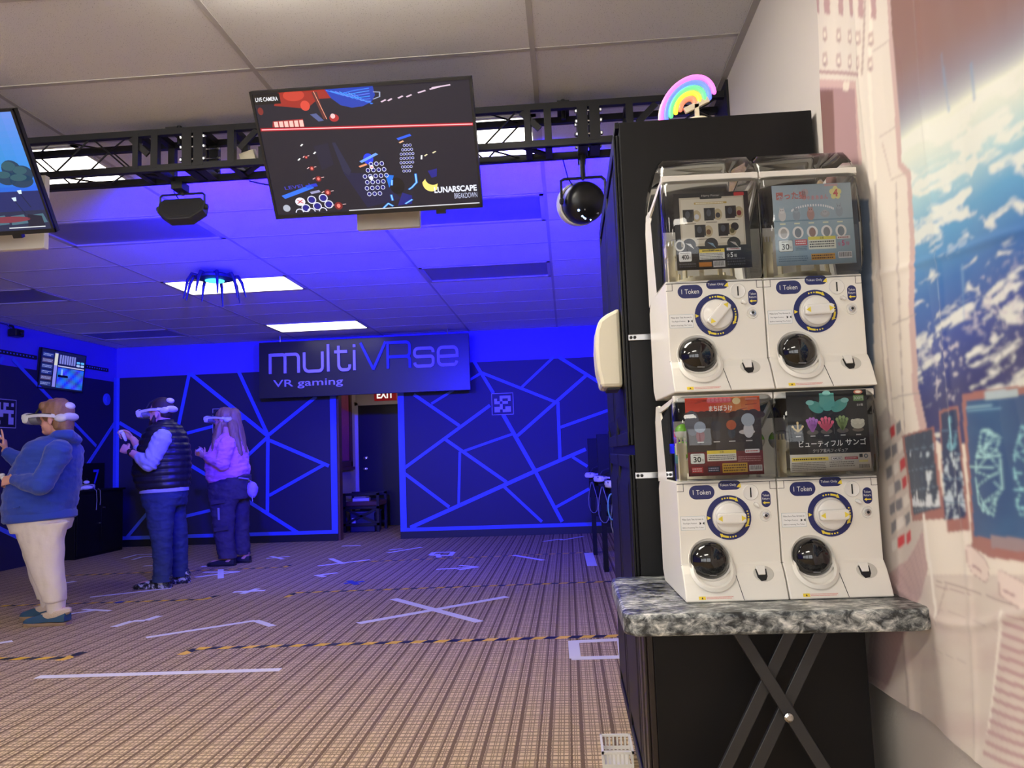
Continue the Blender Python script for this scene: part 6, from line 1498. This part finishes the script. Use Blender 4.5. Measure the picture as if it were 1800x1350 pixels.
def hazard(label, pts, w=.06, pitch=.075):
    P = [fp(*q) for q in pts]; cen = sum(P, Vector())/len(P)
    t = thing('hazard_tape', label, 'hazard tape', cen); t['group'] = 'black and yellow tape lines'
    for si, (p, q) in enumerate(zip(P[:-1], P[1:])):
        d = q-p; L = d.length; d.normalize(); c = Vector((-d.y, d.x, 0)); n = max(2, int(L/pitch)); m = MB(); z = UP*(.0010+.0005*si)
        sl = d*(w*.55)
        for k in range(n):
            a = p+d*(L*k/n); b = p+d*(L*(k+1)/n)
            e0 = -sl/2 if k else Vector(); e1 = sl/2 if k else Vector(); f0 = -sl/2 if k < n-1 else Vector(); f1 = sl/2 if k < n-1 else Vector()
            m.add([a-c*w/2+e0+z, b-c*w/2+f0+z, b+c*w/2+f1+z, a+c*w/2+e1+z, a-c*w/2+e0+z*.2, b-c*w/2+f0+z*.2, b+c*w/2+f1+z*.2, a+c*w/2+e1+z*.2], [(0, 1, 2, 3), (4, 7, 6, 5), (0, 4, 5, 1), (1, 5, 6, 2), (2, 6, 7, 3), (3, 7, 4, 0)], k % 2)
        m.build('tape_strip', [M_yel, M_hblk], t, off=cen)
hazard('black and yellow tape line leading to the white rectangle, with a hooked end', [(318, 1151), (347, 1140), (1108, 1117)])
hazard('black and yellow tape line ending in a barbed tip before the tick mark', [(-60, 1159), (112, 1156.5)]); 
hazard('short black and yellow cross piece at the barbed tip', [(104, 1161), (148, 1146)])
hazard('black and yellow tape line running past the big white cross to the stands', [(503, 1050), (520, 1042), (1092, 1021.5)], .05)
hazard('black and yellow tape line crossing behind the slippers', [(-60, 1067), (360, 1053.5), (382, 1047)], .05)
hazard('thin black and yellow tape line through the tape arrow without shaft end', [(604, 989), (1060, 970)], .05)
hazard('thin black and yellow tape line under the feet of the person in pink', [(110, 1012), (500, 997), (511, 993)], .05)

# ================================================================== PEOPLE
def skin_mat(name, c): 
    m = mat(name, c, .5, bump=(120, .1, .001)); m.node_tree.nodes['Principled BSDF'].inputs['Subsurface Weight'].default_value = .12
    m.node_tree.nodes['Principled BSDF'].inputs['Subsurface Radius'].default_value = (.01, .004, .003); return m
M_skin = skin_mat('skin', srgb(222, 164, 144))
def vec(*a): return Vector(a)
def row_ring(PL, PR, b, n=26, e=2.25):
    c = (PL+PR)/2; a = (PR-PL)/2; out = []
    for k in range(n):
        t = 2*math.pi*k/n; ct, st = math.cos(t), math.sin(t)
        out.append(c + a*(abs(ct)**(2/e)*(1 if ct >= 0 else -1)) + vec(0, b*(abs(st)**(2/e)*(1 if st >= 0 else -1)), 0))
    return out
def stack(mb, A, rows, dy=0., grow=0.):
    """rows: (vl, xl, vr, xr, half depth[, dy]) seen in profile; grow in metres"""
    rings = []
    for r in rows:
        d = dy + (r[5] if len(r) > 5 else 0)
        PL, PR = A(r[1], r[0], d), A(r[3], r[2], d); ax = (PR-PL).normalized()
        rings.append(row_ring(PL-ax*grow, PR+ax*grow, r[4]+grow))
    mb.loft(rings)
def hand(mb, w, F, N, side, curls, thumb=(.5, .75, .45), s=1.0):
    F = Vector(F).normalized(); N = Vector(N); N = (N-F*N.dot(F)).normalized(); L = F.cross(N)*side
    rings = []
    for q, a, b in ((-.03, .022, .019), (0, .025, .019), (.03, .036, .018), (.06, .041, .016), (.085, .038, .012)):
        rings.append([w+F*q*s+L*(a*math.cos(2*math.pi*k/16)*s)+N*(b*math.sin(2*math.pi*k/16)*s) for k in range(16)])
    mb.loft(rings)
    for i, (o, ls) in enumerate(zip((.031, .0105, -.0105, -.030), ((.042, .025, .021), (.046, .028, .022), (.042, .026, .021), (.033, .021, .019)))):
        p = w+F*.078*s+L*o*s; th = 0; pts = [p]; c = curls[i]
        for q, l in enumerate(ls):
            th += c*(.8 if q == 0 else 1.0); p = p+(F*math.cos(th)+N*math.sin(th))*l*s; pts.append(p)
        mb.tube(pts, [.0092*s, .009*s, .0085*s, .0072*s], 8, round_ends=True)
    p = w+F*.022*s+L*.026*s; d = (F*thumb[0]+L*thumb[1]+N*thumb[2]).normalized(); pts = [p]
    for q, l in enumerate((.042, .032, .026)):
        p = p+d*l*s; pts.append(p); d = (d+F*.35+N*.25-L*.25).normalized()
    mb.tube(pts, [.013*s, .0115*s, .010*s, .008*s], 8, round_ends=True)
def head(mb, H, rz=0., s=1.05, pitch=0.):
    M = Matrix.Translation(H) @ Matrix.Rotation(rz, 4, 'Z') @ Matrix.Rotation(pitch, 4, 'Y') @ Matrix.Scale(s, 4)
    h = MB(); h.ell((.012, 0, .032), .098, .077, .100, 20, 14); h.ell((-.030, 0, -.042), .064, .057, .074, 18, 12); h.ell((-.060, 0, -.090), .032, .036, .027, 14, 8)
    h.ell((-.074, 0, .02), .028, .055, .032, 14, 8); h.ell((-.100, 0, -.030), .019, .014, .020, 12, 8); h.ell((-.085, 0, -.004), .014, .010, .026, 10, 8)
    h.ell((-.086, 0, -.060), .012, .023, .007, 12, 6); h.ell((-.085, 0, -.072), .012, .020, .007, 12, 6)
    for sd in (-1, 1):
        h.ell((.016, sd*.078, -.018), .019, .009, .033, 12, 8); h.ell((.010, sd*.084, -.012), .012, .005, .022, 10, 6); h.ell((-.074, sd*.032, .0), .014, .016, .012, 10, 6); h.ell((-.045, sd*.040, -.045), .03, .02, .03, 10, 8)
    h.tube([(.030, 0, -.05), (.045, 0, -.12), (.060, 0, -.20)], [.056, .057, .066], 14)
    mb.add([M @ p for p in h.v], h.f); return M
def folds(kx, ky, kz, amp, seed=0):
    def f(c, n):
        q = Vector((c.x*kx+seed, c.y*ky, c.z*kz)); a = noise.noise(q); b = noise.noise(q*2.3)
        return amp*(a*1.0+.5*b)
    return f
def cap_hair(M, s=1.0, low=-.06, back=.03):
    m = MB(); m.ell((.020, 0, .045), .104*s, .085*s, .100*s, 20, 14); m.ell((.060, 0, .0+low*.4), .066*s, .074*s, .085*s, 18, 12)
    return m
def shoe(parent, heel, toe, w, h, upper, sole, of, collar=None, name='shoe'):
    """heel, toe: ground points"""
    d = (toe-heel); L = d.length; d.normalize(); c = Vector((-d.y, d.x, 0))
    pl = [(-.02, .62), (0, .75), (.12, .86), (.35, .80), (.60, .95), (.80, 1.0), (.93, .78), (1.0, .30)]
    def outline(k, z): return [heel+d*(L*t)+c*(w/2*ww*k)+UP*z for t, ww in pl]+[heel+d*(L*t)-c*(w/2*ww*k)+UP*z for t, ww in pl[::-1]]
    so = MB().loft([outline(.96, 0.0), outline(1.0, .006), outline(1.0, .018), outline(.96, .022)]).build('sole', sole, None, off=of)
    rings = []
    for z, k, sh in ((.020, .95, 0), (.035, .97, 0), (.050, .90, .02), (.064, .75, .05)):
        rings.append([heel+d*(L*min(max(t, .0), 1)*(1-sh*2*max(0, t-.4)))+c*(w/2*ww*k)+UP*(z*h/.07*(1 if t < .45 else max(.45, 1-(t-.45)*.85))) for t, ww in pl]+[heel+d*(L*min(max(t, .0), 1)*(1-sh*2*max(0, t-.4)))-c*(w/2*ww*k)+UP*(z*h/.07*(1 if t < .45 else max(.45, 1-(t-.45)*.85))) for t, ww in pl[::-1]])
    up = MB().loft(rings).build(name, upper, parent, smooth=True, off=of)
    so.parent = up
    if collar:
        rings = [[heel+d*(L*.27)+d*(L*.29*k*math.cos(2*math.pi*j/18))+c*(w*.42*k*math.sin(2*math.pi*j/18))+UP*(h*.75+zz+.028*-math.cos(2*math.pi*j/18)*.6) for j in range(18)] for k, zz in ((1.0, -.016), (1.18, .004), (1.14, .028), (.85, .036))]
        MB().loft(rings).build('shoe_collar', collar, up, smooth=True, off=of)
    return up

M_hair1 = mat('brown_hair', srgb(150, 112, 78), .55, vary=(30, .5, (1, 1, .3)), bump=(90, .6, .004))
M_hair2 = mat('dark_short_hair', srgb(58, 42, 38), .6, vary=(60, .4), bump=(200, .6, .003))
M_hair3 = mat('long_light_brown_hair', srgb(158, 122, 92), .5, vary=(40, .5, (1, 1, .12)), bump=(60, .6, .004))
M_hood = mat('blue_fleece', srgb(42, 70, 178), .85, sheen=.3, bump=(25, .35, .012))
M_cream_p = mat('cream_sweatpants', srgb(226, 212, 200), .85, sheen=.2, bump=(14, .4, .014))
M_slip = mat('blue_suede', srgb(52, 84, 112), .8); M_slips = mat('tan_rubber', srgb(150, 124, 98), .7); M_fleece = mat('cream_fleece', srgb(222, 200, 178), .95, bump=(150, .8, .006))
M_vest = mat('black_quilted_nylon', (.012, .012, .018), .42); M_sleeve = mat('pale_grey_knit', srgb(176, 178, 190), .8, bump=(20, .5, .012))
M_jean = mat('blue_denim', srgb(44, 58, 86), .8, vary=(9, .3), bump=(16, .35, .010)); M_camo = mat('camouflage_rubber', srgb(120, 120, 116), .6)
_nt = M_camo.node_tree; _n = _nt.nodes.new('ShaderNodeTexNoise'); _n.inputs['Scale'].default_value = 34; _n.inputs['Detail'].default_value = 1; _c = _nt.nodes.new('ShaderNodeValToRGB'); _c.color_ramp.interpolation = 'CONSTANT'
_c.color_ramp.elements[0].color = (.01, .01, .011, 1); _c.color_ramp.elements[1].position = .47; _c.color_ramp.elements[1].color = (.09, .09, .085, 1); _e = _c.color_ramp.elements.new(.58); _e.color = (.5, .5, .47, 1)
_t = _nt.nodes.new('ShaderNodeTexCoord'); _nt.links.new(_t.outputs['Object'], _n.inputs['Vector']); _nt.links.new(_n.outputs['Fac'], _c.inputs[0]); _nt.links.new(_c.outputs[0], _nt.nodes['Principled BSDF'].inputs['Base Color'])
M_pink = mat('pink_fleece', srgb(240, 148, 186), .85, sheen=.2, bump=(22, .45, .012)); M_cargo = mat('washed_black_denim', srgb(66, 60, 70), .85, vary=(12, .45), bump=(20, .4, .010)); M_bag = mat('lilac_nylon', srgb(170, 140, 210), .5)

# ---- person in the blue hoodie
def person_hoodie():
    Yp = 5.72; A = lambda u, v, dy=0.: at(u, v, y=Yp+dy)
    base = vec(A(85, 1092).x, Yp, 0)
    t = thing('person', 'person in a blue hoodie, cream sweatpants and slippers, wearing a headset with one finger raised', 'person', base); of = base
    torso = [(908, 16, 899, 124, .215), (893, 14, 886, 126, .23), (868, 18, 862, 131, .235), (842, 25, 838, 134, .232), (815, 37, 812, 136, .228), (792, 51, 790, 135, .222), (778, 63, 775, 130, .19), (768, 78, 765, 124, .13)]
    hips = [(905, 22, 900, 120, .19), (920, 24, 914, 121, .195), (936, 31, 930, 116, .19)]
    nleg = [(922, 27, 917, 120, .10, -.10), (950, 38, 945, 110, .105, -.11), (975, 49, 972, 108, .10, -.12), (1000, 57, 998, 108, .095, -.125), (1022, 64, 1020, 111, .09, -.13), (1042, 72, 1040, 113, .085, -.13), (1058, 79, 1057, 113, .078, -.13)]
    flegd = [(922, 27, 917, 118, .10, .10), (950, 36, 945, 106, .10, .11), (980, 46, 978, 98, .095, .12), (1010, 56, 1008, 94, .09, .13), (1036, 65, 1035, 94, .085, .13), (1052, 70, 1051, 94, .075, .13)]
    H = A(97, 736)
    nsh, nel, nwr = A(103, 795, -.20), A(74, 852, -.29), A(25, 843, -.22)
    fsh, fel, fwr = A(80, 792, .20), A(46, 818, .26), A(9, 793, .20)
    b = MB(); stack(b, A, torso, grow=-.03); stack(b, A, hips, grow=-.03); stack(b, A, nleg, grow=-.025); stack(b, A, flegd, grow=-.025)
    M = head(b, H, 0, 1.08)
    b.tube([nsh, nsh.lerp(nel, .5), nel], [.062, .055, .046], 12, round_ends=True); b.tube([nel, nel.lerp(nwr, .4), nwr], [.046, .043, .028], 12, round_ends=True)
    b.tube([fsh, fsh.lerp(fel, .5), fel], [.062, .055, .046], 12, round_ends=True); b.tube([fel, fel.lerp(fwr, .4), fwr], [.046, .043, .028], 12, round_ends=True)
    hand(b, nwr+vec(-.015, 0, 0), (-1, .12, -.10), (.15, .85, -.35), -1, (.75, .85, .9, .95), s=1.0)
    hand(b, fwr+vec(0, 0, .01), (-.12, .05, 1), (-.9, -.35, 0), 1, (.08, .95, 1.0, 1.0), s=1.0)
    for dy, x0, x1, v in ((-.13, 52, 112, 1093), (.13, 46, 92, 1078)):
        a = A(x1-8, v, dy); c = A(x0+10, v, dy); b.tube([vec(a.x, a.y, .10), vec(a.x-.01, a.y, .05), vec(c.x, c.y, .035)], [.045, .042, .028], 12, round_ends=True)
    organic_obj('body', b, .0055, M_skin, t, 5, off=of)
    # hoodie with sleeves and hood
    m = MB(); stack(m, A, torso)
    def sleeve(sh, el, wr, r): 
        m.tube([sh, sh.lerp(el, .45), el], [r*1.25, r*1.1, r], 14, round_ends=True); m.tube([el, el.lerp(wr, .45), el.lerp(wr, .86)], [r, r*.92, r*.66], 14, round_ends=True)
    sleeve(nsh, nel, nwr, .078); sleeve(fsh, fel, fwr, .072)
    m.ell(A(116, 783), .085, .135, .055, 18, 10, rot=Matrix.Rotation(.5, 3, 'Y')); m.ell(A(124, 772), .055, .105, .040, 16, 8); m.tube([A(84, 772, -.07), A(100, 763, -.115), A(124, 764, -.09), A(132, 774, 0), A(124, 764, .09), A(100, 763, .115), A(84, 772, .07)], [.026, .034, .040, .045, .040, .034, .026], 10)
    hd = organic_obj('hoodie', m, .008, M_hood, t, 4, off=of, disp=folds(7, 7, 16, .011, 3))
    r = [[p for p in row_ring(A(15+d, 908+z), A(126-d, 898+z), .218-d*.003)] for d, z in ((2, -4), (-.5, 0), (-.5, 9), (3, 12))]; MB().loft(r).build('hem_band', M_hood, hd, smooth=True, off=of)
    for el, wr in ((nel, nwr), (fel, fwr)): MB().tube([el.lerp(wr, .82), el.lerp(wr, .90), el.lerp(wr, .99)], [.050, .047, .043], 14).build('cuff', M_hood, hd, smooth=True, off=of)
    MB().tube([A(27, 868, -.215), A(20, 885, -.19), A(24, 893, -.225), A(34, 891, -.245)], .006, 6).build('pocket_edge', M_hood, hd, smooth='all', off=of)
    MB().tube([A(47, 803, -.10), A(43, 810, -.11), A(41, 806, -.09)], .004, 6).build('drawstring', M_white, hd, off=of)
    # trousers
    m = MB(); stack(m, A, hips, grow=.004); stack(m, A, nleg, grow=.0); stack(m, A, flegd)
    pt = organic_obj('sweatpants', m, .008, M_cream_p, t, 5, off=of, disp=folds(9, 9, 6, .010, 11))
    for dy, rows in ((-.13, (1056, 83, 112, 1076, 86, 111)), (.13, (1050, 74, 93, 1066, 76, 92))):
        r = [row_ring(A(x0, v, dy), A(x1, v, dy), bb) for v, x0, x1, bb in ((rows[0], rows[1], rows[2], .068), ((rows[0]+rows[3])/2, rows[4]-1, rows[5]+1, .062), (rows[3], rows[4], rows[5], .058))]; MB().loft(r).build('ankle_cuff', M_cream_p, pt, smooth=True, off=of)
    for dy, x0, x1, v in ((-.13, 43, 119, 1099), (.13, 37, 100, 1083)):
        a = A(x1, v, dy); c = A(x0, v, dy); shoe(t, vec(a.x, Yp+dy, 0), vec(c.x, Yp+dy, 0), .12, .10, M_slip, M_slips, of, M_fleece, 'slipper')
    # hair
    hm = cap_hair(M, 1.0); hm.ell((-.055, 0, .085), .05, .065, .04, 14, 8); hm.ell((.085, 0, -.075), .035, .055, .05, 14, 8); hm.xf(M)
    organic_obj('hair', hm, .006, M_hair1, t, 3, off=of, disp=lambda c, n: .010*noise.noise(Vector((c.x*30, c.y*30, c.z*14)))+.006)
    headset('white VR headset worn by the person in the blue hoodie', H+vec(-.005, 0, .012), 0, 1.17, -.03)
    controller('white VR controller in the lowered hand of the person in the blue hoodie', nwr+vec(-.105, .035, .0), (0, -.5, .2))
    controller('white VR controller in the raised hand of the person in the blue hoodie', fwr+vec(-.055, -.02, .085), (0, .2, .3))
person_hoodie()

# ---- man in the quilted vest
def person_vest():
    Yp = 7.25; A = lambda u, v, dy=0.: at(u, v, y=Yp+dy)
    base = vec(A(290, 1030).x, Yp, 0)
    t = thing('person', 'bearded person in a black quilted vest and blue jeans, wearing a headset', 'person', base); of = base
    torso = [(862, 250, 856, 327, .185), (848, 243, 843, 329, .20), (828, 239, 824, 330, .205), (805, 243, 803, 330, .205), (786, 250, 783, 328, .20), (768, 257, 764, 322, .19), (754, 266, 750, 313, .165), (746, 274, 743, 305, .12)]
    hips = [(856, 253, 852, 326, .175), (876, 254, 872, 325, .185), (892, 257, 888, 323, .18)]
    nleg = [(876, 256, 872, 318, .095, -.09), (898, 258, 896, 306, .095, -.10), (925, 261, 924, 303, .09, -.105), (950, 267, 950, 301, .085, -.11), (980, 271, 980, 301, .08, -.11), (1012, 271, 1012, 300, .078, -.11)]
    flegd = [(876, 270, 872, 325, .095, .09), (898, 290, 896, 325, .09, .11), (930, 298, 929, 327, .085, .13), (960, 301, 960, 329, .08, .15), (1004, 303, 1004, 329, .075, .16)]
    H = A(282, 726); HZ = -.12
    nsh, nel, nwr = A(285, 771, -.20), A(263, 815, -.26), A(229, 794, -.20)
    fsh, fel, fwr = A(268, 773, .18), A(253, 800, .24), A(234, 772, .16)
    b = MB(); stack(b, A, torso, grow=-.025); stack(b, A, hips, grow=-.025); stack(b, A, nleg, grow=-.02); stack(b, A, flegd, grow=-.02)
    M = head(b, H, HZ, 1.10)
    for sh, el, wr in ((nsh, nel, nwr), (fsh, fel, fwr)):
        b.tube([sh, sh.lerp(el, .5), el], [.066, .060, .050], 12, round_ends=True); b.tube([el, el.lerp(wr, .35), wr], [.050, .050, .031], 12, round_ends=True)
    hand(b, nwr+vec(-.012, 0, .004), (-.9, .1, .38), (.25, .9, -.2), -1, (1.25, 1.25, 1.25, 1.25), (.6, .5, .7), 1.05)
    hand(b, fwr+vec(-.010, 0, .008), (-.8, -.1, .55), (-.3, -.9, -.3), 1, (.7, 1.0, 1.05, 1.1), s=1.05)
    for dy, x0, x1, v in ((-.11, 240, 296, 1040), (.16, 272, 328, 1022)):
        a = A(x1-6, v, dy); c = A(x0+10, v, dy); b.tube([vec(a.x, a.y, .12), vec(a.x-.01, a.y, .05), vec(c.x, c.y, .035)], [.042, .045, .030], 12, round_ends=True)
    organic_obj('body', b, .0055, M_skin, t, 5, off=of)
    m = MB(); stack(m, A, torso, grow=.006)
    def quilt(c, n):
        return .010*abs(math.sin(c.z*math.pi/.062+.25*math.sin(c.x*9)))+.006*noise.noise(Vector((c.x*14, c.y*14, c.z*10)))
    vs = organic_obj('quilted_vest', m, .007, M_vest, t, 3, off=of, disp=quilt)
    r = [row_ring(A(x0, v, 0), A(x1, v-3, 0), bb) for v, x0, x1, bb in ((750, 273, 307, .125), (744, 278, 303, .100), (740, 280, 302, .092), (744, 283, 300, .080))]; MB().loft(r, cap=False).build('collar', M_vest, vs, smooth=True, off=of)
    r = [row_ring(A(250, 858+z, 0), A(328, 853+z, 0), .188) for z in (0, 9)]; MB().loft(r).build('shirt_hem', M_sleeve, t, smooth=True, off=of)
    for sh, el, wr in ((nsh, nel, nwr), (fsh, fel, fwr)):
        m = MB(); m.tube([sh, sh.lerp(el, .45), el], [.092, .086, .076], 14, round_ends=True); m.tube([el, el.lerp(wr, .45)], [.076, .062], 14, round_ends=True)
        organic_obj('knit_sleeve', m, .007, M_sleeve, t, 5, off=of, disp=lambda c, n: .006*math.sin(c.z*75+c.x*70+5*noise.noise(c*7))*(.5+noise.noise(c*5+Vector((3, 1, 2)))))
    m = MB(); stack(m, A, hips, grow=.004); stack(m, A, nleg); stack(m, A, flegd)
    jn = organic_obj('jeans', m, .008, M_jean, t, 4, off=of, disp=folds(12, 12, 22, .008, 5))
    for dy, x0, x1, v in ((-.11, 270, 301, 1013), (.16, 302, 330, 1003)):
        r = [row_ring(A(x0, vv, dy), A(x1, vv, dy), .084) for vv in (v-2, v+9)]; MB().loft(r).build('turn_up', M_jean, jn, smooth=True, off=of)
    for dy, x0, x1, v in ((-.11, 236, 299, 1042), (.16, 268, 331, 1023)):
        a = A(x1, v, dy); c = A(x0, v, dy); shoe(t, vec(a.x, Yp+dy, 0), vec(c.x, Yp+dy, 0), .12, .085, M_camo, M_camo, of, M_camo, 'clog')
    # hair and beard
    hm = MB(); hm.ell((.022, 0, .046), .100, .081, .096, 20, 14); hm.ell((.055, 0, .0), .056, .067, .062, 16, 10); hm.xf(M)
    organic_obj('hair', hm, .006, M_hair2, t, 3, off=of)
    hm = MB(); hm.ell((-.045, 0, -.082), .056, .058, .040, 16, 10); hm.ell((-.072, 0, -.095), .034, .042, .036, 14, 8)
    for sd in (-1, 1): hm.tube([(-.010, sd*.066, -.03), (-.028, sd*.060, -.075)], [.014, .022], 8, round_ends=True)
    hm.xf(M); organic_obj('beard', hm, .006, M_hair2, t, 3, off=of)
    headset('white VR headset worn by the bearded person in the black vest', H+vec(-.005, .0, .022), HZ, 1.15, -.13)
    controller('white VR controller in the raised hand of the person in the black vest', fwr+vec(-.075, -.045, .045), (0, -.4, .2))
    w = thing('wrist_watch', 'black watch on the forearm of the person in the vest', 'watch', nwr)
    d = (nwr-nel).normalized(); c = nwr-d*.015
    MB().lathe([(.035, -.011), (.038, -.009), (.038, .009), (.035, .011)], c, d, 20, cap=False).build('strap', M_black, w, smooth=True, off=nwr); sd = vec(0, -1, .35); sd = (sd-d*sd.dot(d)).normalized()
    MB().lathe([(.019, .034), (.019, .043), (.015, .045)], c, sd, 18).build('case', M_black, w, smooth=True, off=nwr)
person_vest()

# ---- person in pink
def person_pink():
    Yp = 8.66; A = lambda u, v, dy=0.: at(u, v, y=Yp+dy)
    base = vec(A(405, 990).x, Yp, 0)
    t = thing('person', 'long-haired person in a pink sweatshirt and dark cargo trousers, wearing a headset', 'person', base); of = base
    torso = [(851, 369, 834, 436, .19), (838, 365, 824, 437, .205), (818, 363, 810, 435, .20), (798, 367, 793, 433, .195), (782, 375, 777, 428, .185), (771, 382, 767, 419, .15), (763, 388, 760, 411, .09)]
    hips = [(846, 369, 834, 439, .18), (862, 368, 856, 441, .195), (880, 369, 876, 439, .19)]
    nleg = [(870, 369, 866, 430, .095, -.09), (892, 370, 890, 413, .095, -.10), (920, 374, 920, 411, .09, -.11), (950, 379, 950, 412, .09, -.11), (981, 386, 981, 415, .095, -.11)]
    flegd = [(870, 385, 866, 439, .095, .09), (892, 400, 890, 438, .09, .11), (930, 407, 930, 437, .088, .12), (974, 411, 974, 439, .09, .13)]
    H = A(393, 738); HZ = -.10
    nsh, nel, nwr = A(399, 780, -.19), A(391, 815, -.25), A(363, 803, -.16)
    fsh, fel, fwr = A(389, 780, .18), A(379, 814, .22), A(361, 800, .08)
    b = MB(); stack(b, A, torso, grow=-.025); stack(b, A, hips, grow=-.025); stack(b, A, nleg, grow=-.02); stack(b, A, flegd, grow=-.02)
    M = head(b, H, HZ, 1.04)
    for sh, el, wr in ((nsh, nel, nwr), (fsh, fel, fwr)):
        b.tube([sh, sh.lerp(el, .5), el], [.060, .054, .046], 12, round_ends=True); b.tube([el, el.lerp(wr, .35), wr], [.046, .043, .027], 12, round_ends=True)
    hand(b, nwr+vec(-.01, 0, .004), (-.85, .2, .35), (.2, .9, .2), -1, (.95, 1.05, 1.1, 1.1), s=.95)
    hand(b, fwr+vec(-.01, 0, .004), (-.85, -.3, .3), (.1, -.9, .1), 1, (.9, 1.0, 1.05, 1.1), s=.95)
    for dy, x0, x1, v in ((-.11, 366, 411, 996), (.13, 398, 438, 988)):
        a = A(x1-5, v, dy); c = A(x0+8, v, dy); b.tube([vec(a.x, a.y, .11), vec(a.x-.01, a.y, .05), vec(c.x, c.y, .035)], [.040, .042, .028], 12, round_ends=True)
    organic_obj('body', b, .0055, M_skin, t, 5, off=of)
    m = MB(); stack(m, A, torso, grow=.004)
    for sh, el, wr in ((nsh, nel, nwr), (fsh, fel, fwr)):
        m.tube([sh, sh.lerp(el, .45), el], [.092, .088, .080], 14, round_ends=True); m.tube([el, el.lerp(wr, .5), el.lerp(wr, .92)], [.080, .068, .048], 14, round_ends=True)
    organic_obj('sweatshirt', m, .008, M_pink, t, 4, off=of, disp=folds(11, 11, 24, .013, 8))
    m = MB(); stack(m, A, hips, grow=.003); stack(m, A, nleg); stack(m, A, flegd)
    tr = organic_obj('cargo_trousers', m, .008, M_cargo, t, 4, off=of, disp=folds(12, 12, 16, .010, 15))
    for v0, v1, x0, x1 in ((881, 888, 371, 396), (928, 936, 376, 402)):
        MB().bar(A(x0, (v0+v1)/2, -.205), A(x1, (v0+v1)/2-4, -.213), .045, .018, (0, 1, 0)).build('pocket_flap', M_cargo, tr, off=of, bevel=.005)
    MB().bar(A(384, 893, -.215), A(385, 914, -.215), .022, .010, (0, 1, 0)).build('strap_tab', mat('grey_webbing', (.3, .3, .33), .6), tr, off=of)
    for dy, x0, x1, v in ((-.11, 364, 413, 998), (.13, 396, 440, 989)):
        a = A(x1, v, dy); c = A(x0, v, dy); shoe(t, vec(a.x, Yp+dy, 0), vec(c.x, Yp+dy, 0), .10, .080, M_blackm, M_black, of, None, 'black_shoe')
    hm = cap_hair(M, 1.0); hm.xf(M)
    hm.tube([A(411, 728), A(414, 752), A(419, 775), A(426, 797), A(430, 812)], [.075, .085, .085, .06, .02], 14, round_ends=True)
    hm.tube([A(408, 745, -.07), A(413, 770, -.10), A(424, 798, -.10)], [.05, .055, .025], 12, round_ends=True)
    hm.tube([A(388, 745, -.075), A(382, 768, -.11), A(377, 782, -.15), A(372, 797, -.17)], [.035, .042, .034, .014], 10, round_ends=True)
    hm.tube([A(384, 745, .06), A(379, 768, .09), A(374, 790, .10)], [.035, .04, .02], 10, round_ends=True)
    organic_obj('long_hair', hm, .007, M_hair3, t, 3, off=of, disp=lambda c, n: .009*noise.noise(Vector((c.x*34, c.y*34, c.z*6))))
    headset('white VR headset worn by the long-haired person in pink', H+vec(-.006, 0, .012), HZ, 1.12, .0)
    controller('white VR controller in the hands of the person in pink', nwr+vec(-.085, .055, .055), (.2, -.5, .2))
    q = A(444, 861, -.05)
    g = thing('waist_bag', 'small lilac waist bag hanging behind the person in pink', 'bag', q-UP*.11)
    m = MB(); m.ell(q, .062, .05, .095, 16, 12); m.ell(q+vec(-.01, 0, .045), .055, .05, .05, 16, 10); organic_obj('pouch', m, .007, M_bag, g, 3, off=g.location, disp=folds(20, 20, 20, .008, 2))
    MB().tube([q+vec(0, 0, .08), A(436, 842, -.10), A(420, 840, -.20)], .008, 8).build('strap', M_bag, g, off=g.location); MB().lathe([(.010, -.006), (.010, .006)], A(438, 844, -.105), (0, 1, 0), 10).build('buckle', M_steel, g, off=g.location)
    MB().tube([q+vec(.01, -.045, -.07), q+vec(.018, -.045, -.13)], .006, 6).build('zip_pull', M_steel, g, off=g.location)
person_pink()
